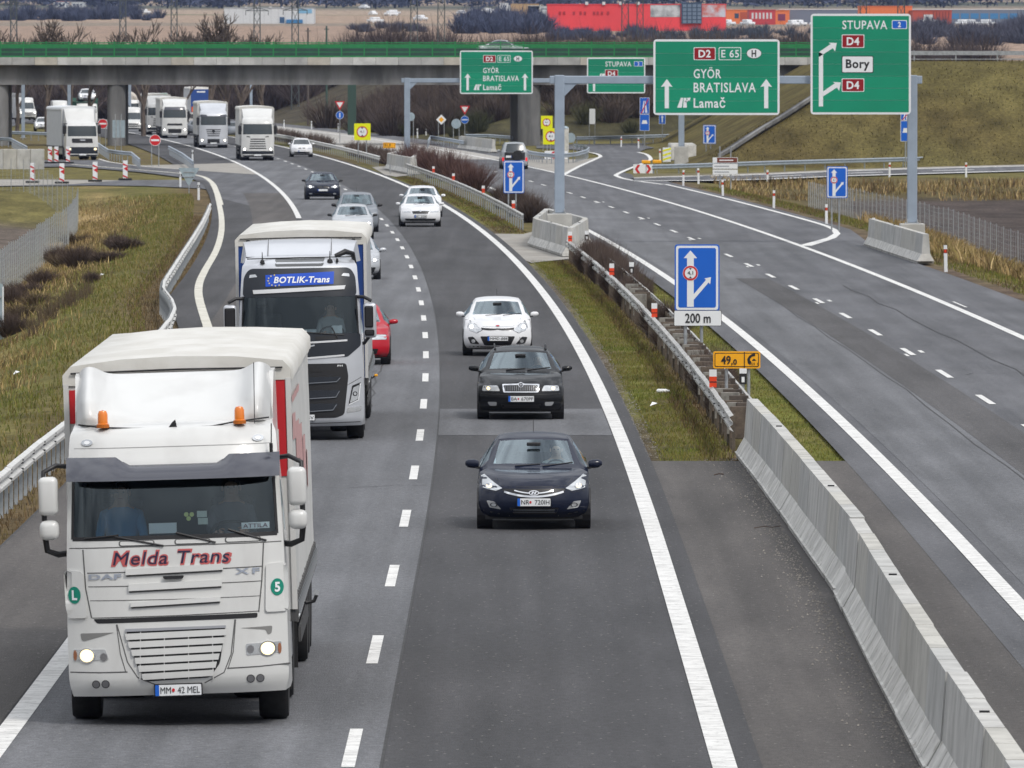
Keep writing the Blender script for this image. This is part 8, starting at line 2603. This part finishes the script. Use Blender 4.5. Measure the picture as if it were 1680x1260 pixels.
def forest(name, label, sp_, mt, cat='wood', flat=1.6):
    proto = [clump_tree(80 + i, 4.0) for i in range(3)]
    arr = [(np.array(p.v), p.f) for p in proto]
    V, Fc, base = [], [], 0
    for i, (x, y, z, s) in enumerate(sp_):
        v, f = arr[i % 3]
        a = RC.uniform(0, 6)
        v = np.stack([v[:, 0] * cos(a) - v[:, 1] * sin(a), v[:, 0] * sin(a) + v[:, 1] * cos(a), v[:, 2]], 1)
        v = v * np.array([s * flat, s * flat, s]) + np.array([x, y, z])
        V.append(v); Fc += [tuple(q + base for q in ff) for ff in f[::(1 if flat < 1.5 else 2)]]; base += len(v)
    me = bpy.data.meshes.new(name); me.from_pydata(np.concatenate(V).tolist(), [], Fc); me.materials.append(mt)
    link(name, me, None, label=label, cat=cat, kind='stuff')
def clump(label, n, px0, px1, py0, py1, s0, s1, mi):
    q = []
    for i in range(n * 2):
        px, py = RC.uniform(px0, px1), RC.uniform(py0, py1)
        d = row_d(py)
        g = gpos(px, d)
        q.append((g.x, g.y, g.z - .3, RC.uniform(s0, s1) * d / 2000 * 1.5))
    scatter('distant_wood', HAZED_WOOD[mi], q, var=4, n=90, w=1.9, h=2.7, wid=.10, label=label, cat='wood')
clump('bluish clump of trees right of the pylon pair', 26, 752, 895, 44, 56, .6, 1.1, 0)
clump('bluish wood before the red shopping building', 30, 905, 1065, 54, 66, .32, .58, 0)
clump('dark belt of trees below the orange blocks', 44, 1066, 1330, 54, 76, .32, .60, 2)
clump('belt of trees right of the tall green sign', 34, 1495, 1685, 48, 74, .5, .95, 1)
clump('dark belt of trees across the plain at left', 34, -10, 262, 27, 35, .4, .75, 0)
clump('scattered small trees on the plain below the middle pylons', 16, 565, 700, 46, 54, .3, .5, 1)
sp_ = []
for i in range(260):
    px, py = RC.uniform(-60, 1740), RC.uniform(-2, 14)
    d = row_d(py)
    g = gpos(px, d)
    sp_.append((g.x, g.y, g.z - .5, RC.uniform(1.6, 3.0) * d / 3200))
forest('distant_forest', 'dark blue forest along the top of the picture', sp_, HAZED_WOOD[0], 'forest')

# ------------------------------------------------------------------ air
def haze():
    hz = MB().box(-4500, 4500, -60, 9900, -3.5, 175).build('haze', None or mat('tmp_haze'), None, kind='stuff')
    m = bpy.data.materials.new('haze_air')
    m.use_nodes = True
    t = m.node_tree
    t.nodes.clear()
    o = t.nodes.new('ShaderNodeOutputMaterial')
    v = t.nodes.new('ShaderNodeVolumePrincipled')
    v.inputs['Color'].default_value = (.45, .58, .95, 1)
    v.inputs['Density'].default_value = .00003
    v.inputs['Anisotropy'].default_value = .1
    t.links.new(v.outputs[0], o.inputs['Volume'])
    hz.data.materials.clear(); hz.data.materials.append(m)
    hz['label'] = 'thin bluish haze lying over the whole plain'; hz['category'] = 'haze'
haze()
# ------------------------------------------------------------------ grass and bushes close by
def blades(name, label, n, sampler, hmin, hmax, cols, seed, wid=.006):
    r = np.random.RandomState(seed)
    x, y = sampler(r, n)
    n = len(x)
    z = height(x, y)
    a = r.rand(n) * 2 * np.pi
    h = hmin + (hmax - hmin) * r.rand(n) ** 1.6
    wv = np.stack([np.cos(a), np.sin(a), np.zeros(n)], 1) * wid * (1 + h[:, None] * 3)
    base = np.stack([x, y, z - .01], 1)
    ben = np.stack([r.randn(n), r.randn(n), np.zeros(n)], 1) * h[:, None] * .32
    tip = base + ben + np.stack([np.zeros(n), np.zeros(n), h], 1)
    mid = base + ben * .3 + np.stack([np.zeros(n), np.zeros(n), h * .55], 1)
    co = np.stack([base - wv, base + wv, mid + wv * .8, mid - wv * .8, tip], 1).reshape(-1, 3)
    k = np.arange(n) * 5
    q = np.stack([k, k + 1, k + 2, k + 3], 1); t = np.stack([k + 3, k + 2, k + 4], 1)
    lv = np.concatenate([q.ravel(), t.ravel()])
    ls = np.concatenate([np.arange(n) * 4, n * 4 + np.arange(n) * 3])
    me = bpy.data.meshes.new(name)
    me.vertices.add(len(co)); me.vertices.foreach_set('co', co.ravel())
    me.loops.add(len(lv)); me.loops.foreach_set('vertex_index', lv)
    me.polygons.add(len(ls)); me.polygons.foreach_set('loop_start', ls)
    me.update(calc_edges=True)
    cc = np.array(cols)
    patch = np.clip((wob(x, y, .5, seed) + wob(x, y, 1.7, seed + 1) * .6) * .5 + .5 + r.randn(n) * .15, 0, .999)
    c = cc[(patch * len(cc)).astype(int)] * (.7 + .6 * r.rand(n))[:, None]
    at = me.color_attributes.new('blade_colour', 'FLOAT_COLOR', 'POINT')
    at.data.foreach_set('color', np.repeat(np.concatenate([c, np.ones((n, 1))], 1), 5, axis=0).ravel().astype('f4'))
    if 'grass_blades' not in MATS:
        m = bpy.data.materials.new('grass_blades'); m.use_nodes = True
        b = m.node_tree.nodes['Principled BSDF']
        b.inputs['Roughness'].default_value = .8; b.inputs['Specular IOR Level'].default_value = .15
        v = m.node_tree.nodes.new('ShaderNodeVertexColor'); v.layer_name = 'blade_colour'
        m.node_tree.links.new(v.outputs['Color'], b.inputs['Base Color'])
        MATS['grass_blades'] = m
    me.materials.append(MATS['grass_blades'])
    return link(name, me, None, label=label, cat='grass', kind='stuff')
def s_off(o0, o1, y0, y1, keep=None, fn=None):
    def f(r, n):
        y = y0 + (y1 - y0) * r.rand(n)
        lo = o0(y) if callable(o0) else o0
        hi = o1(y) if callable(o1) else o1
        o = lo + (hi - lo) * r.rand(n)
        x = Cn(y) + o
        if keep is not None:
            k = keep(x, y, o, r); x, y = x[k], y[k]
        return x, y
    return f
elf = lambda y: np.interp(y, *EL); erf = lambda y: np.interp(y, *ER)
LAWN = [(.115, .14, .024), (.16, .165, .036), (.19, .16, .048), (.135, .15, .030)]
DRYC = [(.40, .30, .14), (.30, .21, .095), (.17, .12, .055), (.24, .19, .07), (.44, .33, .165)]
BRN = [(.12, .08, .04), (.17, .115, .055), (.09, .065, .035), (.15, .12, .045)]
med_ok = lambda x, y, o, r: ~((y > 372) & (y < 432)) & (wob(x, y, 1.1, 77) + r.rand(len(x)) > .05)
blades('median_grass', 'short green grass of the median beside the edge line', 46000, s_off(4.55, 5.85, 185.6, 372, med_ok), .03, .10, LAWN, 1)
blades('median_grass', 'short green grass right of the median guardrails', 26000, s_off(6.75, 8.02, 185.6, 372, med_ok), .03, .09, LAWN, 2)
blades('median_grass', 'distant median grass below the far guardrail', 9000, s_off(4.6, 5.9, 432, 640), .04, .14, LAWN + BRN, 3, .01)
blades('brown_grass', 'brown dead grass along the foot of the median guardrail', 11000, s_off(5.35, 6.1, 185.8, 371), .03, .17, BRN + LAWN[2:], 4)
blades('brown_grass', 'brown dead grass at the foot of the left guardrail', 16000, s_off(lambda y: elf(y) - 1.3, lambda y: elf(y) - .05, 110, 480), .04, .18, BRN, 5)
blades('verge_grass', 'olive grass on the slope left of the guardrail', 60000, s_off(lambda y: elf(y) - 7.2, lambda y: elf(y) - .9, 150, 560, lambda x, y, o, r: (elf(y) - o) < 3.8 + 2.6 * wob(x, y, .22, 91) + 1.0 * r.randn(len(x))), .05, .20, [(.135, .145, .032), (.18, .155, .048), (.12, .135, .030), (.23, .18, .07), (.15, .145, .036)], 6, .008)
dk = lambda x, y, o, r: wob(x, y, .28, 88) + .35 * r.randn(len(x)) > -.1
blades('dry_grass', 'pale dry grass filling the ditch on the left', 60000, s_off(lambda y: np.maximum(elf(y) - 10.0, -15.2), lambda y: elf(y) - 2.6, 200, 560, lambda x, y, o, r: ((elf(y) - o) > 4.2 + 2.2 * wob(x, y, .22, 91) + .8 * r.randn(len(x))) & dk(x, y, o, r)), .10, .36, DRYC + BRN[1:3] + LAWN[1:2], 7, .008)
blades('verge_grass', 'olive grass and dead stalks on the right verge', 26000, s_off(lambda y: erf(y) + .7, lambda y: erf(y) + 3.5, 270, 590), .05, .22, BRN + LAWN, 8, .008)
blades('dry_grass', 'tall tan dry grass along the right fence', 30000, s_off(lambda y: erf(y) + 2.2, lambda y: erf(y) + 5.2, 270, 470, dk), .25, .75, DRYC, 9, .010)
blades('dry_grass', 'tan reeds behind the dark field below the local road', 11000, s_off(lambda y: erf(y) + 3, lambda y: erf(y) + 26, 598, 626, dk), .15, .6, DRYC + BRN, 10, .012)
def embs(r, n):
    x = 14 + 40 * r.rand(n); y = 693 + 30 * r.rand(n)
    return x, y
blades('embankment_grass', 'olive grass tufts on the flyover embankment', 7000, embs, .06, .22, [(.088, .070, .025), (.078, .064, .023), (.105, .084, .031)], 11, .02)
def gravel(name, label, n, place, seed, gm):
    r = np.random.RandomState(seed)
    x, y = place(r, n)
    vs, fs = [], []
    s = .006 + .014 * r.rand(n) ** 2
    for i in range(n):
        b = len(vs); z = .006
        e = s[i]
        vs += [(x[i] - e, y[i] - e * 1.4, z), (x[i] + e, y[i] - e, z), (x[i] + e * .6, y[i] + e, z), (x[i] - e * .7, y[i] + e * 1.2, z), (x[i], y[i], z + e)]
        fs += [(b, b + 1, b + 4), (b + 1, b + 2, b + 4), (b + 2, b + 3, b + 4), (b + 3, b, b + 4)]
    me = bpy.data.meshes.new(name); me.from_pydata(vs, [], fs); me.materials.append(gm)
    link(name, me, None, label=label, cat='gravel', kind='stuff')
def edge_(r, n):
    y = 186 + 184 * r.rand(n)
    return Cn(y) + 4.32 + .28 * r.rand(n) ** 1.5, y
def foot_(r, n):
    y = 90 + 96 * r.rand(n)
    return 4.66 - .36 - np.abs(r.randn(n)) * .16 - .5 * (r.rand(n) > .85) * r.rand(n), y
gravel('gravel', 'grit gathered along the outer edge of the fast lane', 3000, edge_, 12, mat('grit', (.15, .14, .125), .9, var=.5, vs_=9))
gravel('gravel', 'grit and dirt swept against the foot of the concrete barrier', 3200, foot_, 13, mat('pale_grit', (.20, .185, .165), .9, var=.4, vs_=9))

TWD = mat('bush_twigs_dark', (.06, .042, .036), .95, col2=(.12, .085, .068), vs_=3)
TWR = mat('bush_twigs_red', (.085, .040, .034), .95, col2=(.13, .075, .06), vs_=3)
TWO = mat('weed_stalks', (.075, .052, .032), .95, col2=(.13, .095, .055), vs_=3)
def bush_mesh(seed, n, w, h, mt, wid=.015):
    v, f = twig_cloud(seed, n, w, h, wid=wid)
    return MB().add(v, f).mesh('twigs', mt, fix=False)
BM = {}
def bush(label, x, y, w, h, kind, group=None, n=260):
    key = (kind, RC.randrange(3))
    if key not in BM: BM[key] = bush_mesh(200 + len(BM), 800 if kind == 'd' else 420, 1.0, 1.15, {'d': TWD, 'r': TWR, 'w': TWO}[kind])
    t = thing('bare_bush', label, 'bush', (x, y, Hz(x, y) - .04), RC.uniform(0, 6), group)
    o = link('twigs', BM[key], t); o.scale = (w, w, h)
    return t
for y, o, w, h, lab in ((355, 6.3, .62, 1.0, 'dark bare bush right behind the near gantry barrier'), (339, 6.35, .62, 1.0, 'second dark bare bush between the median rails'), (322, 6.35, .60, .95, 'third dark bare bush between the median rails'), (305, 6.35, .55, .85, 'dark bush just above the first red and white rail marker'),
                     (274, 6.55, .75, .95, 'single round bare bush left of the big blue sign'), (264, 6.4, .5, .6, 'small remnant bush behind the single round one')):
    for k in range(3 if y > 290 else 1):
        bush(lab if k == 0 else lab.replace('bush', 'bush clump' if k == 1 else 'bush remnant', 1) , C(y) + o + .12 * k, y - 5 + 5 * k, w, h, 'd', 'bare bushes in the median')
for y, o, w, h, lab in ((226, 6.5, .6, .9, 'dark bush at the posts of the big blue sign'), (218, 6.35, .55, .8, 'dark bush left below the 200 m plate'), (209, 6.3, .40, .75, 'thin dead weed beside the amber plate')):
    bush(lab, C(y) + o, y, w, h, 'd', 'bare bushes by the blue sign')
for i, (y, o, w, h) in enumerate(((688, 7.3, 1.2, 1.7), (672, 7.4, 1.2, 1.7), (636, 7.3, 1.4, 1.8), (620, 7.5, 1.3, 1.7), (590, 7.3, 1.2, 1.5), (572, 7.4, 1.2, 1.5), (505, 6.9, .9, 1.2), (480, 6.8, .9, 1.2), (462, 6.9, .8, 1.1))):
    bush(['reddish bare bush closest to the far gantry barrier', 'second reddish bare bush from the far gantry barrier', 'large reddish bare bush in the middle of the median row', 'large reddish bush nearest the middle one', 'reddish bush right of the middle pair', 'last reddish bush of the median row', 'dark bush just behind the distant blue lane sign', 'dark bush below the distant blue lane sign', 'dark bush at the bend of the rail before the near gantry'][i], C(y) + o, y, w, h, 'r' if i < 6 else 'd', 'bare bushes behind the guardrail')
for i, (y0, y1) in enumerate(((1040, 900), (880, 840), (790, 755), (745, 700))):
    b = []
    sp2 = [(C(y) + 6.9, y, -.05, 1.0) for y in yr(y1, y0, 3)]
    t = thing('hedge', ['clipped brown hedge left of the white car', 'short hedge piece above the white car', 'hedge piece under the yellow sign', 'hedge piece by the far gantry barrier'][i], 'hedge', sp2[0][:3], 0, 'hedges in the far median')
    V, Fc = [], []
    for k, (x, y, z, s) in enumerate(sp2):
        v, f = twig_cloud(300 + k % 4, 90, .8, 1.15, wid=.03)
        v = np.array(v) + np.array([x - sp2[0][0], y - sp2[0][1], 0]); base = len(V)
        V += [tuple(q) for q in v]; Fc += [tuple(q + base for q in ff) for ff in f]
    MB().add(V, Fc).build('twigs', TWD, t, fix=False)
# ditch bushes on the left
for i, (px, py, w, h, kd) in enumerate(((205, 446, .9, 1.0, 'd'), (190, 437, .8, .9, 'd'), (178, 462, .9, .8, 'd'), (130, 458, 1.2, 1.3, 'd'), (110, 440, 1.1, 1.2, 'w'), (70, 470, 1.1, 1.0, 'd'), (40, 480, 1.1, 1.1, 'd'), (95, 425, 1.0, 1.1, 'd'), (125, 395, 1.2, 1.2, 'w'), (20, 500, 1.0, 1.0, 'd'), (35, 545, .9, 1.0, 'w'), (15, 570, .9, 1.0, 'd'), (60, 520, .8, .8, 'w'), (150, 505, .5, .6, 'd'))):
    p = G(px, py, -1.2)
    w, h = (w * .62, h * .66) if i % 2 else (w * .85, h * .5)
    bush(['largest dark bush in the middle of the left ditch', 'dark bush just left of the largest one in the ditch', 'low dark bush below the largest one in the ditch', 'broad dark bush between fence and ditch', 'brown weeds behind the broad ditch bush', 'dark bush at the foot of the left fence', 'dark bush near the left end of the fence foot', 'dark bush against the middle of the left fence', 'brown weeds at the fence corner', 'dark bush right of the grey sign back', 'brown weeds beside the grey sign back', 'dark bush low beside the grey sign back', 'brown weeds in the middle of the near ditch', 'small dark bush on the slope'][i], p.x, p.y, w, h, kd, 'bushes in the left ditch')
stalks = []
for i in range(60):
    px = RC.uniform(48, 152); py = 566 - (px - 48) * .47 + RC.uniform(-7, 7)
    p = G(px, py, -.9); stalks.append((p.x, p.y, Hz(p.x, p.y), RC.uniform(.45, .8)))
scatter('dead_weeds', TWO, stalks, var=3, n=14, w=.30, h=.95, wid=.012, label='strip of dark dead weed stalks along the left slope', cat='weeds')
# bits of litter
for i, (px, py, lab) in enumerate(((32, 619, 'white scrap of plastic on the left slope'), (1088, 642, 'white plastic bottle in the median grass'), (1078, 667, 'small white scrap in the median grass'), (170, 466, 'tiny white scrap by the ditch'))):
    p = G(px, py, -.5 if px < 400 else -.03)
    t = thing('litter', lab, 'litter', (p.x, p.y, Hz(p.x, p.y) + .05))
    if i == 1: MB().lathe([(.02, -.15), (.045, -.12), (.045, .06), (.02, .12), (.018, .15)], 12, 'x').build('bottle', SWHITE, t, smooth=50)
    else: MB().add([(-.16, 0, 0), (.02, -.05, .07), (.18, 0, .02), (.05, .1, .05), (-.1, .09, .09)], [(0, 1, 3, 4), (1, 2, 3)]).build('scrap', SWHITE, t)
t = thing('fallen_twig', 'thin dark twig lying on the asphalt beside the concrete barrier', 'twig', G(1258, 866, .02))
MB().tube([(-.2, 0, 0), (-.05, .05, .02), (.1, 0, .01), (.22, .06, .03)], .007, 5).build('stem', TWD, t)
t = thing('fallen_twig', 'short dark twig lying on the asphalt where the median grass ends', 'twig', G(1180, 779, .02))
MB().tube([(-.09, 0, 0), (0, .03, .02), (.08, 0, .01)], .012, 5).build('stem', TWD, t)
